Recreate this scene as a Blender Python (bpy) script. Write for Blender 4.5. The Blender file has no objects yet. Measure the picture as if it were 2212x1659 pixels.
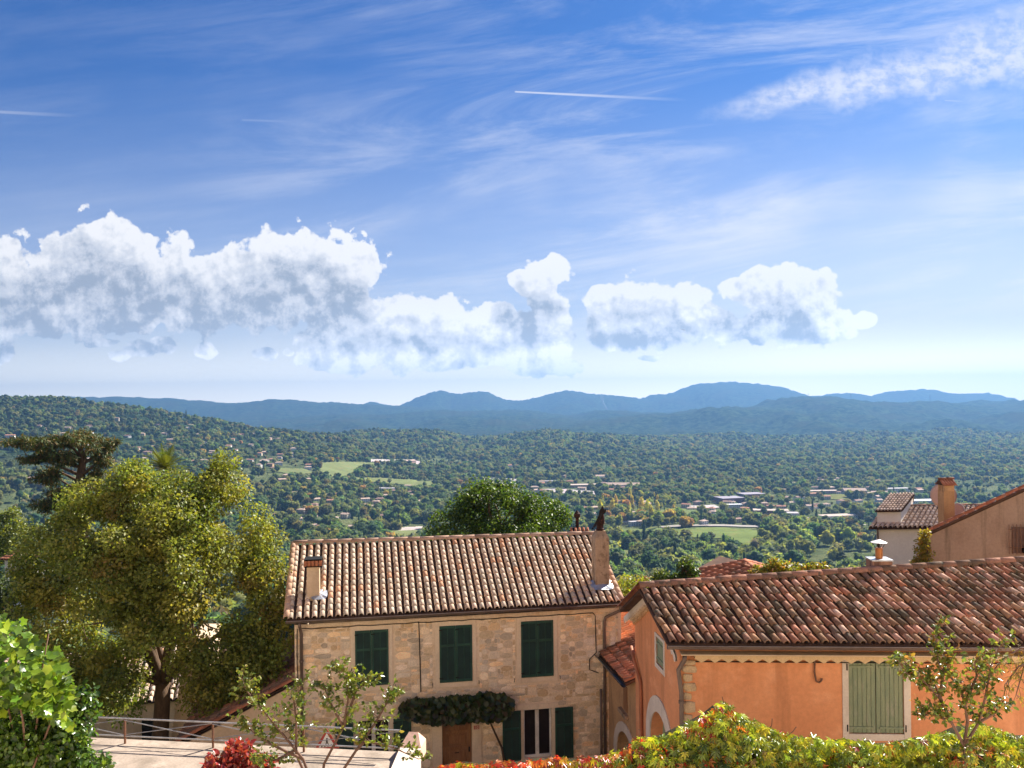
import bpy, math, random
import numpy as np
from mathutils import Vector, Matrix
R = math.radians
SC = bpy.context.scene
COL = SC.collection
rng = np.random.default_rng(7)
random.seed(7)

# ------------------------------------------------------------------ camera
F = 1800.0                      # focal length in units of a 2212 x 1659 picture
CX, HY = 1106.0, 880.0          # principal column, horizon row
ROLL = R(0.6)
RT = np.array([math.cos(ROLL), 0, -math.sin(ROLL)])
UP = np.array([math.sin(ROLL), 0, math.cos(ROLL)])
FW = np.array([0.0, 1.0, 0.0])
cam_d = bpy.data.cameras.new('camera')
cam = bpy.data.objects.new('camera', cam_d)
COL.objects.link(cam)
cam_d.sensor_width = 36
cam_d.lens = 36 * F / 2212
cam_d.shift_y = (HY - 829.5) / 2212
cam_d.clip_start = 0.1
cam_d.clip_end = 60000
cam.matrix_world = Matrix(((RT[0], UP[0], 0, 0), (RT[1], UP[1], -1, 0), (RT[2], UP[2], 0, 0), (0, 0, 0, 1)))
SC.camera = cam

# ------------------------------------------------------------------ light
SUN_AZ, SUN_EL = R(48), R(40)    # azimuth clockwise from the view direction
SKY_STRENGTH = 0.07
SUN_STRENGTH = 4.3
EXPOSURE = 1.78
HAZE = 1.0e-4
sd = bpy.data.lights.new('sun', 'SUN')
sd.energy = SUN_STRENGTH
sd.angle = R(0.5)
sd.color = (1.0, 0.93, 0.82)
sun = bpy.data.objects.new('sun', sd)
COL.objects.link(sun)
SUNV = Vector((math.sin(SUN_AZ) * math.cos(SUN_EL), math.cos(SUN_AZ) * math.cos(SUN_EL), math.sin(SUN_EL)))
sun.rotation_mode = 'QUATERNION'
sun.rotation_quaternion = SUNV.to_track_quat('Z', 'Y')
SC.view_settings.view_transform = 'Standard'
SC.view_settings.look = 'None'
SC.view_settings.exposure = EXPOSURE
SC.view_settings.gamma = 1
SC.view_settings.use_curve_mapping = False
SC.cycles.max_bounces = 6
SC.cycles.diffuse_bounces = 3
SC.cycles.glossy_bounces = 2
SC.cycles.transmission_bounces = 4
SC.cycles.transparent_max_bounces = 8
SC.cycles.volume_bounces = 0
SC.cycles.caustics_reflective = False
SC.cycles.caustics_refractive = False

def pdir(px, py):
    u = (px - CX) / F; v = -(py - HY) / F
    return RT * u + UP * v + FW
def P(px, py, d):
    return pdir(px, py) * d
def plane_hit(px, py, p0, n):
    d = pdir(px, py)
    return d * (np.dot(p0, n) / np.dot(d, n))

# ------------------------------------------------------------------ sky: Nishita with cumulus and cirrus worked into it
W = bpy.data.worlds.new('World')
SC.world = W
W.use_nodes = True
nt = W.node_tree
nt.nodes.clear()
class NB:
    """tiny node builder"""
    def __init__(s, tree): s.t = tree
    def n(s, typ, **kw):
        o = s.t.nodes.new(typ)
        for k, v in kw.items(): setattr(o, k, v)
        return o
    def L(s, a, b): s.t.links.new(a, b)
    def put(s, sock, v):
        if isinstance(v, bpy.types.NodeSocket): s.L(v, sock)
        else: sock.default_value = v
    def m(s, op, a, b=0.0, c=0.0, clamp=False):
        o = s.n('ShaderNodeMath', operation=op, use_clamp=clamp)
        s.put(o.inputs[0], a); s.put(o.inputs[1], b); s.put(o.inputs[2], c)
        return o.outputs[0]
    def v(s, op, a, b=(0, 0, 0), c=(0, 0, 0)):
        o = s.n('ShaderNodeVectorMath', operation=op)
        s.put(o.inputs[0], a); s.put(o.inputs[1], b)
        if op in ('MULTIPLY_ADD',): s.put(o.inputs[2], c)
        return o.outputs['Value'] if op in ('LENGTH', 'DOT_PRODUCT', 'DISTANCE') else o.outputs[0]
    def noise(s, vec, scale, detail=5.0, rough=0.55, lac=2.0, dist=0.0, typ='FBM'):
        o = s.n('ShaderNodeTexNoise', noise_dimensions='3D', noise_type=typ)
        s.L(vec, o.inputs['Vector'])
        o.inputs['Scale'].default_value = scale; o.inputs['Detail'].default_value = detail
        o.inputs['Roughness'].default_value = rough; o.inputs['Lacunarity'].default_value = lac
        o.inputs['Distortion'].default_value = dist
        return o.outputs[0]
    def smooth(s, x, lo, hi, a=0.0, b=1.0):
        o = s.n('ShaderNodeMapRange', interpolation_type='SMOOTHSTEP', clamp=True)
        s.put(o.inputs[0], x)
        for i, q in ((1, lo), (2, hi), (3, a), (4, b)): s.put(o.inputs[i], q)
        return o.outputs[0]
    def mix(s, f, a, b, mode='MIX'):
        o = s.n('ShaderNodeMix', data_type='RGBA', blend_type=mode)
        s.put(o.inputs[0], f); s.put(o.inputs[6], a); s.put(o.inputs[7], b)
        return o.outputs[2]
    def rgb(s, c):
        o = s.n('ShaderNodeRGB'); o.outputs[0].default_value = (*c, 1); return o.outputs[0]

def sky_uv(px, py):
    d = pdir(px, py)
    return d[0], d[2]
PUFFS = [  # px, py, rx, ry of the heaps the four big clouds and the small ones are piled from
 # big cloud
 (-40,610,150,110),(60,620,110,80),(150,560,70,60),(215,530,85,78),(300,560,85,70),(370,590,95,75),(130,650,140,70),(260,640,170,80),
 (450,600,80,62),(520,610,90,70),(600,570,75,70),(660,560,80,72),(740,575,90,62),(790,580,45,55),(420,660,170,55),(600,650,130,55),(700,630,90,55),(60,685,150,42),(200,690,150,36),(-80,500,70,80),
 # middle
 (720,710,60,45),(800,690,70,48),(880,690,75,50),(960,690,75,48),(1040,705,70,50),(900,745,150,55),(760,770,110,34),(1040,750,130,45),(1100,700,50,40),(700,790,45,18),
 (1165,610,50,48),(1195,585,42,32),(1175,650,38,40),(1190,690,48,45),(1200,740,50,45),(1130,605,35,25),(1180,790,70,26),
 # next
 (1320,680,66,58),(1400,660,80,58),(1465,660,66,52),(1310,730,62,34),(1420,715,100,42),(1520,690,65,42),(1570,705,45,40),(1300,635,30,22),
 # last
 (1605,622,48,30),(1670,620,62,46),(1745,636,72,56),(1690,685,105,62),(1785,690,52,46),(1720,720,100,26),(1640,705,45,42),(1820,695,30,18),(1870,690,26,16),
 # strays
 (300,752,40,20),(345,745,32,18),(255,768,24,13),(444,757,24,15),(578,764,26,13),(622,762,13,8),(0,762,26,22),(1400,774,24,7),(225,740,34,10),
]
def cloud_group():
    """density of the heaped clouds at p, and the same towards the sun"""
    g = bpy.data.node_groups.new('cumulus', 'ShaderNodeTree')
    g.interface.new_socket('p', in_out='INPUT', socket_type='NodeSocketVector')
    g.interface.new_socket('d', in_out='OUTPUT', socket_type='NodeSocketFloat')
    g.interface.new_socket('s', in_out='OUTPUT', socket_type='NodeSocketFloat')
    g.interface.new_socket('e', in_out='OUTPUT', socket_type='NodeSocketFloat')
    b = NB(g)
    i = b.n('NodeGroupInput'); o = b.n('NodeGroupOutput')
    p = i.outputs[0]
    n1 = b.noise(p, 20.0, 6.5, 0.66)
    n1s = b.noise(b.v('ADD', p, (0.006, 0, 0.011)), 20.0, 6.5, 0.66)
    b.L(b.m('SUBTRACT', n1s, n1), o.inputs[2])
    vo = b.n('ShaderNodeTexVoronoi', voronoi_dimensions='2D', feature='F1')
    sw = b.n('ShaderNodeSeparateXYZ'); b.L(p, sw.inputs[0])
    cw = b.n('ShaderNodeCombineXYZ'); b.L(sw.outputs[0], cw.inputs[0]); b.L(sw.outputs[2], cw.inputs[1])
    jig = b.v('ADD', cw.outputs[0], b.v('MULTIPLY', b.v('ADD', n1, (-0.5, -0.5, -0.5)), (0.03, 0.03, 0.03)))
    b.L(jig, vo.inputs['Vector']); vo.inputs['Scale'].default_value = 26.0
    vo.inputs['Detail'].default_value = 1.5; vo.inputs['Roughness'].default_value = 0.6
    n3 = b.noise(b.v('ADD', p, (1.7, 4.1, 2.9)), 58.0, 3.0, 0.6)
    w = b.m('ADD', b.m('MULTIPLY', b.m('SUBTRACT', n1, 0.5), 1.15), b.m('MULTIPLY', b.m('SUBTRACT', n3, 0.5), 0.5))
    w = b.m('SUBTRACT', w, b.m('MULTIPLY', b.m('SUBTRACT', vo.outputs['Distance'], 0.42), 0.62))
    for q, (ox, oz) in enumerate(((0, 0), (0.018, 0.040))):
        acc = None
        for (px, py, rx, ry) in PUFFS:
            x, z = sky_uv(px, py)
            ix, iz = F / rx, F / ry
            l = b.v('LENGTH', b.v('MULTIPLY_ADD', p, (ix, 0, iz), ((ox - x) * ix, 0, (oz - z) * iz)))
            acc = l if acc is None else b.m('SMOOTH_MIN', acc, l, 0.25)
        b.L(b.m('ADD', b.m('SUBTRACT', 1.30, acc), w if q == 0 else b.m('MULTIPLY', w, 0.5)), o.inputs[q])
    return g
CG = cloud_group()
b = NB(nt)
tc = b.n('ShaderNodeTexCoord')
sky = b.n('ShaderNodeTexSky', sky_type='NISHITA', sun_disc=False)
sky.sun_elevation = SUN_EL
sky.sun_rotation = SUN_AZ
sky.altitude = 300; sky.air_density = 1.0; sky.dust_density = 0.7; sky.ozone_density = 3.0
sep = b.n('ShaderNodeSeparateXYZ')
b.L(tc.outputs['Generated'], sep.inputs[0])
# bearing folded into five like sectors, so the same sky goes on all round the horizon
phi = b.m('ARCTAN2', sep.outputs[0], sep.outputs[1])
SECT = 2 * math.pi / 5
fold = b.m('SUBTRACT', b.m('WRAP', phi, SECT / 2, -SECT / 2), 0.0)
cosf = b.m('COSINE', fold)
hyp = b.m('MAXIMUM', b.m('SQRT', b.m('ADD', b.m('MULTIPLY', sep.outputs[0], sep.outputs[0]), b.m('MULTIPLY', sep.outputs[1], sep.outputs[1]))), 0.15)
comb = b.n('ShaderNodeCombineXYZ')
ax = b.m('TANGENT', fold); ez = b.m('DIVIDE', b.m('DIVIDE', sep.outputs[2], hyp), cosf)
b.L(ax, comb.inputs[0]); b.L(ez, comb.inputs[2])
b_flat = b.v('MULTIPLY', comb.outputs[0], (1, 0, 1))
def cum(vec):
    g = b.n('ShaderNodeGroup'); g.node_tree = CG; b.L(vec, g.inputs[0]); return g.outputs
front = 1.0
dens, dsun, emb = cum(b_flat)
alpha = b.smooth(dens, 0.0, 0.14)
# high thin cloud: streaks combed along a slant
hv = b.v('MULTIPLY', b_flat, (1.1, 0, 9.0))
slant = b.n('ShaderNodeVectorRotate', rotation_type='Y_AXIS'); b.L(b_flat, slant.inputs[0]); slant.inputs['Angle'].default_value = R(7)
hv = b.v('MULTIPLY', slant.outputs[0], (1.2, 0, 7.5))
c1 = b.noise(hv, 1.9, 6.0, 0.66, 2.1, 0.5)
c2 = b.noise(b.v('MULTIPLY', slant.outputs[0], (2.4, 0, 5.0)), 1.3, 3.0, 0.5)
right = b.smooth(b.m('SUBTRACT', ax, b.m('MULTIPLY', ez, 0.5)), -0.80, 0.20, 0.16, 1.0)
lowf = b.smooth(ez, 0.52, 0.1, 0.7, 1.0)
cir = b.m('MULTIPLY', b.smooth(c1, 0.38, 0.70), b.smooth(c2, 0.28, 0.58))
cir = b.m('MULTIPLY', b.m('MULTIPLY', cir, right), lowf)
# the broad mackerel band rising to the upper side
bx0, bz0 = sky_uv(1470, 262); bx1, bz1 = sky_uv(2212, 90)
t = b.m('DIVIDE', b.m('SUBTRACT', ax, bx0), bx1 - bx0)
zl = b.m('ADD', b.m('MULTIPLY', t, bz1 - bz0), bz0)
wid = b.m('ADD', b.m('MULTIPLY', t, 0.055), 0.008)
off = b.m('DIVIDE', b.m('SUBTRACT', ez, zl), wid)
off = b.m('ADD', off, b.m('MULTIPLY', b.m('SUBTRACT', b.noise(b_flat, 9.0, 4.0), 0.5), 2.6))
band = b.m('MULTIPLY', b.smooth(b.m('ABSOLUTE', off), 1.25, 0.1), b.smooth(t, -0.03, 0.35))
grain = b.noise(b.v('MULTIPLY', b_flat, (1, 0, 1.5)), 42.0, 4.0, 0.65)
band = b.m('MULTIPLY', band, b.smooth(grain, 0.30, 0.66, 0.35, 0.95))
# condensation trails
def trail(p0, p1, wpx, fade):
    x0, z0 = sky_uv(*p0); x1, z1 = sky_uv(*p1)
    tt = b.m('DIVIDE', b.m('SUBTRACT', ax, x0), x1 - x0)
    zz = b.m('ADD', b.m('MULTIPLY', tt, z1 - z0), z0)
    ww = b.m('ADD', b.m('MULTIPLY', tt, wpx * 0.8 / F), wpx * 0.5 / F)
    q = b.smooth(b.m('DIVIDE', b.m('ABSOLUTE', b.m('SUBTRACT', ez, zz)), b.m('MAXIMUM', ww, 1e-5)), 1.3, 0.2)
    return b.m('MULTIPLY', b.m('MULTIPLY', q, b.smooth(tt, 0.0, 0.01)), b.smooth(tt, 1.0, 0.15, 0.0, fade))
tr = trail((1110, 198), (1540, 219), 4.5, 0.75)
for a_, b_, w_, f_ in (((-120, 236), (250, 254), 6, 0.4), ((520, 259), (900, 272), 6, 0.2), ((2040, 217), (2125, 221), 3.5, 0.5)):
    tr = b.m('MAXIMUM', tr, trail(a_, b_, w_, f_))
veil = b.m('MULTIPLY', b.smooth(ax, -0.1, 0.7), b.smooth(ez, 0.42, 0.06, 0.0, 0.60))
veil = b.m('ADD', veil, b.smooth(ez, 0.46, 0.16, 0.0, 0.10))
high = b.m('MAXIMUM', b.m('MAXIMUM', b.m('ADD', b.m('MULTIPLY', cir, 0.78), veil, clamp=True), band), tr)
high = b.m('MULTIPLY', high, front)
# milky brightening towards the horizon
KD = 1.0 / (SKY_STRENGTH * 2 ** EXPOSURE)
def dsp(r, g_, b2): return b.rgb((r * KD, g_ * KD, b2 * KD))
hz = b.m('POWER', b.m('SUBTRACT', 1.0, b.m('DIVIDE', b.m('ABSOLUTE', ez), 0.46), clamp=True), 2.3)
skyc = b.mix(1.0, sky.outputs[0], b.rgb(tuple(q * 0.1 * 2 ** 0.8 / (SKY_STRENGTH * 2 ** EXPOSURE) for q in (0.165, 0.36, 0.66))), 'MULTIPLY')
skyc = b.mix(1.0, skyc, dsp(0.55, 0.72, 0.93), 'DARKEN')
hz = b.m('ADD', b.m('MULTIPLY', hz, 0.93), b.m('MULTIPLY', b.smooth(ax, -0.1, 0.6), b.smooth(ez, 0.30, 0.0, 0.0, 0.35)), clamp=True)
c_high = b.mix(b.m('MULTIPLY', high, 0.9), skyc, dsp(0.88, 0.90, 1.0))
c_high = b.mix(hz, c_high, b.mix(b.smooth(ez, 0.0, 0.11), dsp(2.7, 2.4, 1.9), dsp(0.90, 0.94, 0.98)))
dsun = b.m('SUBTRACT', dsun, b.m('ADD', 0.10, b.smooth(ez, 0.078, 0.060, 0.0, 0.75)))
ds2 = b.m('ADD', dsun, b.m('MULTIPLY', emb, 5.2))
cc = b.mix(b.smooth(ds2, -0.62, 0.34), dsp(1.03, 1.02, 1.03), dsp(0.72, 0.75, 0.82))
cc = b.mix(b.smooth(ds2, 0.15, 1.15), cc, dsp(0.40, 0.455, 0.55))
glowf = b.smooth(ez, 0.15, 0.02, 1.03, 1.6)
cc = b.mix(1.0, cc, glowf, 'MULTIPLY')
final = b.mix(alpha, c_high, cc)
bg = b.n('ShaderNodeBackground'); bg.inputs[1].default_value = SKY_STRENGTH
b.L(final, bg.inputs[0])
wo = b.n('ShaderNodeOutputWorld'); b.L(bg.outputs[0], wo.inputs[0])
W.cycles.sampling_method = 'MANUAL'
W.cycles.sample_map_resolution = 512

# ------------------------------------------------------------------ helpers
def link(name, data, parent=None, M=None):
    o = bpy.data.objects.new(name, data)
    COL.objects.link(o)
    if M is not None: o.matrix_basis = M
    if parent is not None:
        o.parent = parent
        o.matrix_parent_inverse = WM(parent).inverted()
    WORLD[o.name] = M if M is not None else Matrix.Identity(4)
    return o
WORLD = {}
def WM(o): return WORLD[o.name]
def tag(o, label=None, cat=None, group=None, kind=None):
    if label: o['label'] = label
    if cat: o['category'] = cat
    if group: o['group'] = group
    if kind: o['kind'] = kind
    return o
def thing(name, label, cat, loc=(0, 0, 0), group=None):
    o = link(name, None, None, Matrix.Translation(Vector([float(q) for q in loc])))
    o.empty_display_size = 0.2
    return tag(o, label, cat, group)

def srgb(h):
    h = h.lstrip('#')
    c = [int(h[i:i + 2], 16) / 255 for i in (0, 2, 4)]
    return tuple(x / 12.92 if x <= 0.04045 else ((x + 0.055) / 1.055) ** 2.4 for x in c)

def make_mesh(name, V, faces, mat=None, tint=None, smooth=False):
    """V (n,3); faces: list of tuples or an (m,k) array; tint: (n,3) per vertex colour"""
    me = bpy.data.meshes.new(name)
    V = np.asarray(V, np.float32)
    if isinstance(faces, np.ndarray):
        m, k = faces.shape
        me.vertices.add(len(V)); me.vertices.foreach_set('co', V.ravel())
        me.loops.add(m * k); me.loops.foreach_set('vertex_index', faces.astype(np.int32).ravel())
        me.polygons.add(m)
        me.polygons.foreach_set('loop_start', np.arange(0, m * k, k, dtype=np.int32))
        me.polygons.foreach_set('loop_total', np.full(m, k, np.int32))
        me.update(calc_edges=True)
    else:
        me.from_pydata([tuple(map(float, q)) for q in V], [], faces)
    if tint is not None:
        at = me.color_attributes.new('tint', 'FLOAT_COLOR', 'POINT')
        c = np.ones((len(V), 4), np.float32); c[:, :3] = tint
        at.data.foreach_set('color', c.ravel())
    if smooth: me.polygons.foreach_set('use_smooth', np.ones(len(me.polygons), bool))
    if mat: me.materials.append(mat)
    me.update()
    return me

class MB:
    """collects shapes into one mesh"""
    def __init__(s): s.V = []; s.F = []
    def add(s, V, Fc):
        o = len(s.V)
        s.V += [tuple(map(float, q)) for q in V]
        s.F += [tuple(i + o for i in f) for f in Fc]
        return s
    def poly(s, *pts): return s.add(pts, [tuple(range(len(pts)))])
    def box8(s, p):  # 8 corners: bottom 4 ccw, top 4 ccw
        return s.add(p, [(0, 3, 2, 1), (4, 5, 6, 7), (0, 1, 5, 4), (1, 2, 6, 5), (2, 3, 7, 6), (3, 0, 4, 7)])
    def box(s, fr, u0, u1, v0, v1, w0, w1):
        q = [fr(u0, v0, w1), fr(u1, v0, w1), fr(u1, v0, w0), fr(u0, v0, w0), fr(u0, v1, w1), fr(u1, v1, w1), fr(u1, v1, w0), fr(u0, v1, w0)]
        return s.box8(q)
    def bevbox(s, fr, u0, u1, v0, v1, w0, w1, e=0.006):
        """box whose front edges are chamfered"""
        a = [fr(u0, v0, w0), fr(u1, v0, w0), fr(u1, v1, w0), fr(u0, v1, w0)]
        c = [fr(u0, v0, w1 - e), fr(u1, v0, w1 - e), fr(u1, v1, w1 - e), fr(u0, v1, w1 - e)]
        d = [fr(u0 + e, v0 + e, w1), fr(u1 - e, v0 + e, w1), fr(u1 - e, v1 - e, w1), fr(u0 + e, v1 - e, w1)]
        f = [(3, 2, 1, 0), (8, 9, 10, 11)]
        for i in range(4):
            j = (i + 1) % 4
            f += [(i, j, 4 + j, 4 + i), (4 + i, 4 + j, 8 + j, 8 + i)]
        return s.add(a + c + d, f)
    def tube(s, pts, r, seg=8, caps=True):
        pts = [Vector([float(x) for x in q]) for q in pts]
        n = len(pts)
        rr = r if hasattr(r, '__len__') else [r] * n
        V = []; Fc = []
        up = None
        for i in range(n):
            a = pts[max(i - 1, 0)]; c = pts[min(i + 1, n - 1)]
            t = (c - a)
            t = t.normalized() if t.length > 1e-9 else Vector((0, 0, 1))
            if up is None:
                up = t.orthogonal().normalized()
            else:
                up = (up - t * up.dot(t))
                up = up.normalized() if up.length > 1e-6 else t.orthogonal().normalized()
            sd_ = t.cross(up)
            for k in range(seg):
                an = 2 * math.pi * k / seg
                V.append(pts[i] + (up * math.cos(an) + sd_ * math.sin(an)) * rr[i])
        for i in range(n - 1):
            for k in range(seg):
                k2 = (k + 1) % seg
                Fc.append((i * seg + k, i * seg + k2, (i + 1) * seg + k2, (i + 1) * seg + k))
        if caps:
            Fc.append(tuple(reversed(range(seg)))); Fc.append(tuple(range((n - 1) * seg, n * seg)))
        return s.add(V, Fc)
    def lathe(s, c, prof, seg=16, axis=None):
        """prof: (radius, height) list turned about a vertical (or given) axis through c"""
        V = []; Fc = []
        A = Matrix.Identity(3) if axis is None else Vector(axis).to_track_quat('Z', 'Y').to_matrix()
        for (r, h) in prof:
            for k in range(seg):
                an = 2 * math.pi * k / seg
                V.append(Vector(c) + A @ Vector((r * math.cos(an), r * math.sin(an), h)))
        for i in range(len(prof) - 1):
            for k in range(seg):
                k2 = (k + 1) % seg
                Fc.append((i * seg + k, i * seg + k2, (i + 1) * seg + k2, (i + 1) * seg + k))
        Fc.append(tuple(reversed(range(seg)))); Fc.append(tuple(range((len(prof) - 1) * seg, len(prof) * seg)))
        return s.add(V, Fc)
    def mesh(s, name, mat, smooth=False): return make_mesh(name, s.V, s.F, mat, None, smooth)
    def build(s, name, mat, parent=None, label=None, kind=None, smooth=False):
        o = link(name, s.mesh(name, mat, smooth), parent)
        return tag(o, label, None, None, kind)

def frame(o, u, n):
    """local frame: u along the wall, v up, w outwards"""
    o = np.array(o, float); u = np.array(u, float); n = np.array(n, float)
    return lambda a, v, w=0.0: o + u * a + n * w + np.array([0, 0, v])

# ------------------------------------------------------------------ materials
def new_mat(name):
    m = bpy.data.materials.new(name); m.use_nodes = True
    m.node_tree.nodes.clear()
    return m, NB(m.node_tree)
def surf(name, cols, scale=3.0, rough=0.85, spec=0.3, bump=0.25, bscale=None, tint=False, stain=None, detail=6.0, metal=0.0, fine=0.12, grainscale=None, rnd=0.0, stretch=None, tintmix=1.0):
    """weathered surface: blotches of two or three colours at one scale, fine grain, relief; stain=(colour, amount, stretch)"""
    m, k = new_mat(name)
    g = k.n('ShaderNodeNewGeometry')
    pos = g.outputs['Position']
    if stretch: pos = k.v('MULTIPLY', pos, stretch)
    n1 = k.noise(pos, scale, detail, 0.6)
    c = k.rgb(cols[0])
    if len(cols) > 1: c = k.mix(k.smooth(n1, 0.36, 0.64), c, k.rgb(cols[1]))
    if len(cols) > 2: c = k.mix(k.smooth(k.noise(k.v('ADD', pos, (9.1, 2.2, 5.3)), scale * 1.9, detail, 0.62), 0.52, 0.66), c, k.rgb(cols[2]))
    if tint:
        a = k.n('ShaderNodeAttribute', attribute_name='tint')
        c = k.mix(tintmix, c, a.outputs['Color'], 'MULTIPLY')
    if stain:
        sv = k.v('MULTIPLY', g.outputs['Position'], stain[2])
        c = k.mix(k.m('MULTIPLY', k.smooth(k.noise(sv, 1.0, 5.0, 0.6), 0.5, 0.72), stain[1]), c, k.rgb(stain[0]))
    n2 = k.noise(pos, grainscale or scale * 14, 4.0, 0.65)
    c = k.mix(1.0, c, k.smooth(n2, 0.2, 0.8, 1 - fine, 1 + fine), 'MULTIPLY')
    if rnd:
        oi = k.n('ShaderNodeObjectInfo')
        c = k.mix(1.0, c, k.smooth(oi.outputs['Random'], 0, 1, 1 - rnd, 1 + rnd), 'MULTIPLY')
    p = k.n('ShaderNodeBsdfPrincipled')
    k.L(c, p.inputs['Base Color'])
    p.inputs['Roughness'].default_value = rough
    p.inputs['Specular IOR Level'].default_value = spec
    p.inputs['Metallic'].default_value = metal
    if bump:
        bm = k.n('ShaderNodeBump'); bm.inputs['Strength'].default_value = bump; bm.inputs['Distance'].default_value = 0.02
        k.L(k.noise(pos, bscale or scale * 6, 6.0, 0.65), bm.inputs['Height'])
        k.L(bm.outputs[0], p.inputs['Normal'])
    out = k.n('ShaderNodeOutputMaterial'); k.L(p.outputs[0], out.inputs[0])
    return m
def leafy(name, trans=0.45, rough=0.45, spec=0.35, gain=1.0, rnd=0.0, tgain=(1.5, 1.45, 0.55)):
    m, k = new_mat(name)
    a = k.n('ShaderNodeAttribute', attribute_name='tint')
    c = a.outputs['Color']
    g = k.n('ShaderNodeNewGeometry')
    c = k.mix(1.0, c, k.smooth(k.noise(g.outputs['Position'], 2.3, 3.0), 0.3, 0.7, 0.78 * gain, 1.2 * gain), 'MULTIPLY')
    if rnd:
        oi = k.n('ShaderNodeObjectInfo')
        hs = k.n('ShaderNodeHueSaturation')
        k.L(k.smooth(oi.outputs['Random'], 0, 1, 0.5 - rnd * 0.10, 0.5 + rnd * 0.05), hs.inputs['Hue'])
        r2 = k.m('FRACT', k.m('MULTIPLY', oi.outputs['Random'], 37.7))
        k.L(k.m('ADD', k.m('MULTIPLY', r2, 0.9 * rnd), 1 - 0.45 * rnd), hs.inputs['Value'])
        r3 = k.m('FRACT', k.m('MULTIPLY', oi.outputs['Random'], 91.3))
        k.L(k.m('ADD', k.m('MULTIPLY', r3, 0.5 * rnd), 1 - 0.35 * rnd), hs.inputs['Saturation'])
        k.L(c, hs.inputs['Color']); c = hs.outputs[0]
    p = k.n('ShaderNodeBsdfPrincipled')
    k.L(c, p.inputs['Base Color']); p.inputs['Roughness'].default_value = rough; p.inputs['Specular IOR Level'].default_value = spec
    t = k.n('ShaderNodeBsdfTranslucent')
    k.L(k.mix(1.0, c, k.rgb(tgain), 'MULTIPLY'), t.inputs[0])
    mx = k.n('ShaderNodeMixShader'); mx.inputs[0].default_value = trans
    k.L(p.outputs[0], mx.inputs[1]); k.L(t.outputs[0], mx.inputs[2])
    out = k.n('ShaderNodeOutputMaterial'); k.L(mx.outputs[0], out.inputs[0])
    return m
def plain(name, c, rough=0.6, spec=0.4, metal=0.0, bump=0.0):
    return surf(name, [c, tuple(x * 0.75 for x in c)], 2.5, rough, spec, bump, metal=metal, fine=0.1)

M_mortar = surf('lime_mortar', [(0.74, 0.575, 0.41), (0.78, 0.62, 0.46), (0.66, 0.495, 0.33)], 1.1, 0.95, 0.1, 0.6, 18)
M_stone = surf('rubble_stone', [(0.80, 0.64, 0.47), (0.72, 0.555, 0.385)], 1.7, 0.9, 0.15, 0.8, 16, tint=True, fine=0.2)
M_dressed = surf('dressed_stone', [(0.74, 0.58, 0.42), (0.78, 0.63, 0.47)], 1.2, 0.9, 0.15, 0.2, fine=0.08, stain=((0.40, 0.29, 0.19), 0.35, (2.2, 2.2, 0.5)))
M_pale = surf('pale_surround', [(0.72, 0.62, 0.52), (0.64, 0.54, 0.45)], 1.6, 0.9, 0.15, 0.2, fine=0.08, stain=((0.36, 0.28, 0.22), 0.4, (3, 3, 0.8)))
M_tile_new = surf('clay_tile_pale', [(0.60, 0.46, 0.345), (0.54, 0.405, 0.30), (0.62, 0.49, 0.375)], 1.6, 0.85, 0.25, 0.3, 30, tint=True, fine=0.16)
M_tile_old = surf('clay_tile_old', [(0.34, 0.175, 0.115), (0.27, 0.150, 0.105), (0.13, 0.098, 0.070)], 3.2, 0.9, 0.2, 0.5, 26, tint=True, fine=0.3, stain=((0.12, 0.105, 0.075), 0.6, (1.1, 1.1, 1.1)))
M_tile_red = surf('clay_tile_red', [(0.42, 0.16, 0.085), (0.34, 0.13, 0.075), (0.30, 0.17, 0.11)], 2.2, 0.85, 0.25, 0.3, 26, tint=True, fine=0.2)
M_under = surf('clay_channel_shade', [(0.105, 0.058, 0.040), (0.070, 0.042, 0.032)], 2.0, 0.95, 0.1, 0.4, 20)  # clay darkened to paint in the shade of gaps between cover tiles
M_orange = surf('orange_render', [(0.75, 0.325, 0.155), (0.69, 0.285, 0.132), (0.79, 0.360, 0.185)], 0.8, 0.92, 0.15, 0.25, 30, fine=0.08, stain=((0.52, 0.215, 0.10), 0.75, (2.2, 2.2, 0.20)))
M_terra = surf('weathered_terracotta_render', [(0.345, 0.240, 0.180), (0.285, 0.190, 0.140)], 0.9, 0.92, 0.15, 0.25, 20, fine=0.1, stain=((0.15, 0.11, 0.075), 0.8, (2.6, 2.6, 0.20)))
M_cream = surf('cream_render', [(0.66, 0.50, 0.34), (0.60, 0.44, 0.29)], 0.9, 0.92, 0.15, 0.25, 20, fine=0.08, stain=((0.40, 0.28, 0.18), 0.4, (2, 2, 0.3)))
M_white = surf('off_white_render', [(0.82, 0.74, 0.65), (0.78, 0.69, 0.60)], 0.7, 0.92, 0.15, 0.1, 20, fine=0.05)
M_ochre = surf('ochre_render', [(0.58, 0.36, 0.19), (0.50, 0.30, 0.16)], 1.2, 0.92, 0.15, 0.3, 20, fine=0.12, stain=((0.22, 0.14, 0.08), 0.6, (4, 4, 0.9)))
M_chim = surf('stained_chimney_render', [(0.42, 0.31, 0.215), (0.34, 0.245, 0.165), (0.22, 0.155, 0.10)], 2.6, 0.92, 0.15, 0.5, 20, fine=0.2, stain=((0.10, 0.065, 0.045), 0.85, (5, 5, 0.8)))
M_dkgreen = surf('dark_green_paint', [(0.020, 0.072, 0.050), (0.014, 0.050, 0.036)], 2.5, 0.55, 0.35, 0.1, fine=0.12)
M_sage = surf('faded_sage_paint', [(0.27, 0.30, 0.185), (0.22, 0.26, 0.165), (0.31, 0.31, 0.22)], 2.4, 0.8, 0.2, 0.3, 20, fine=0.14, stretch=(3, 3, 0.6))
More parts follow.
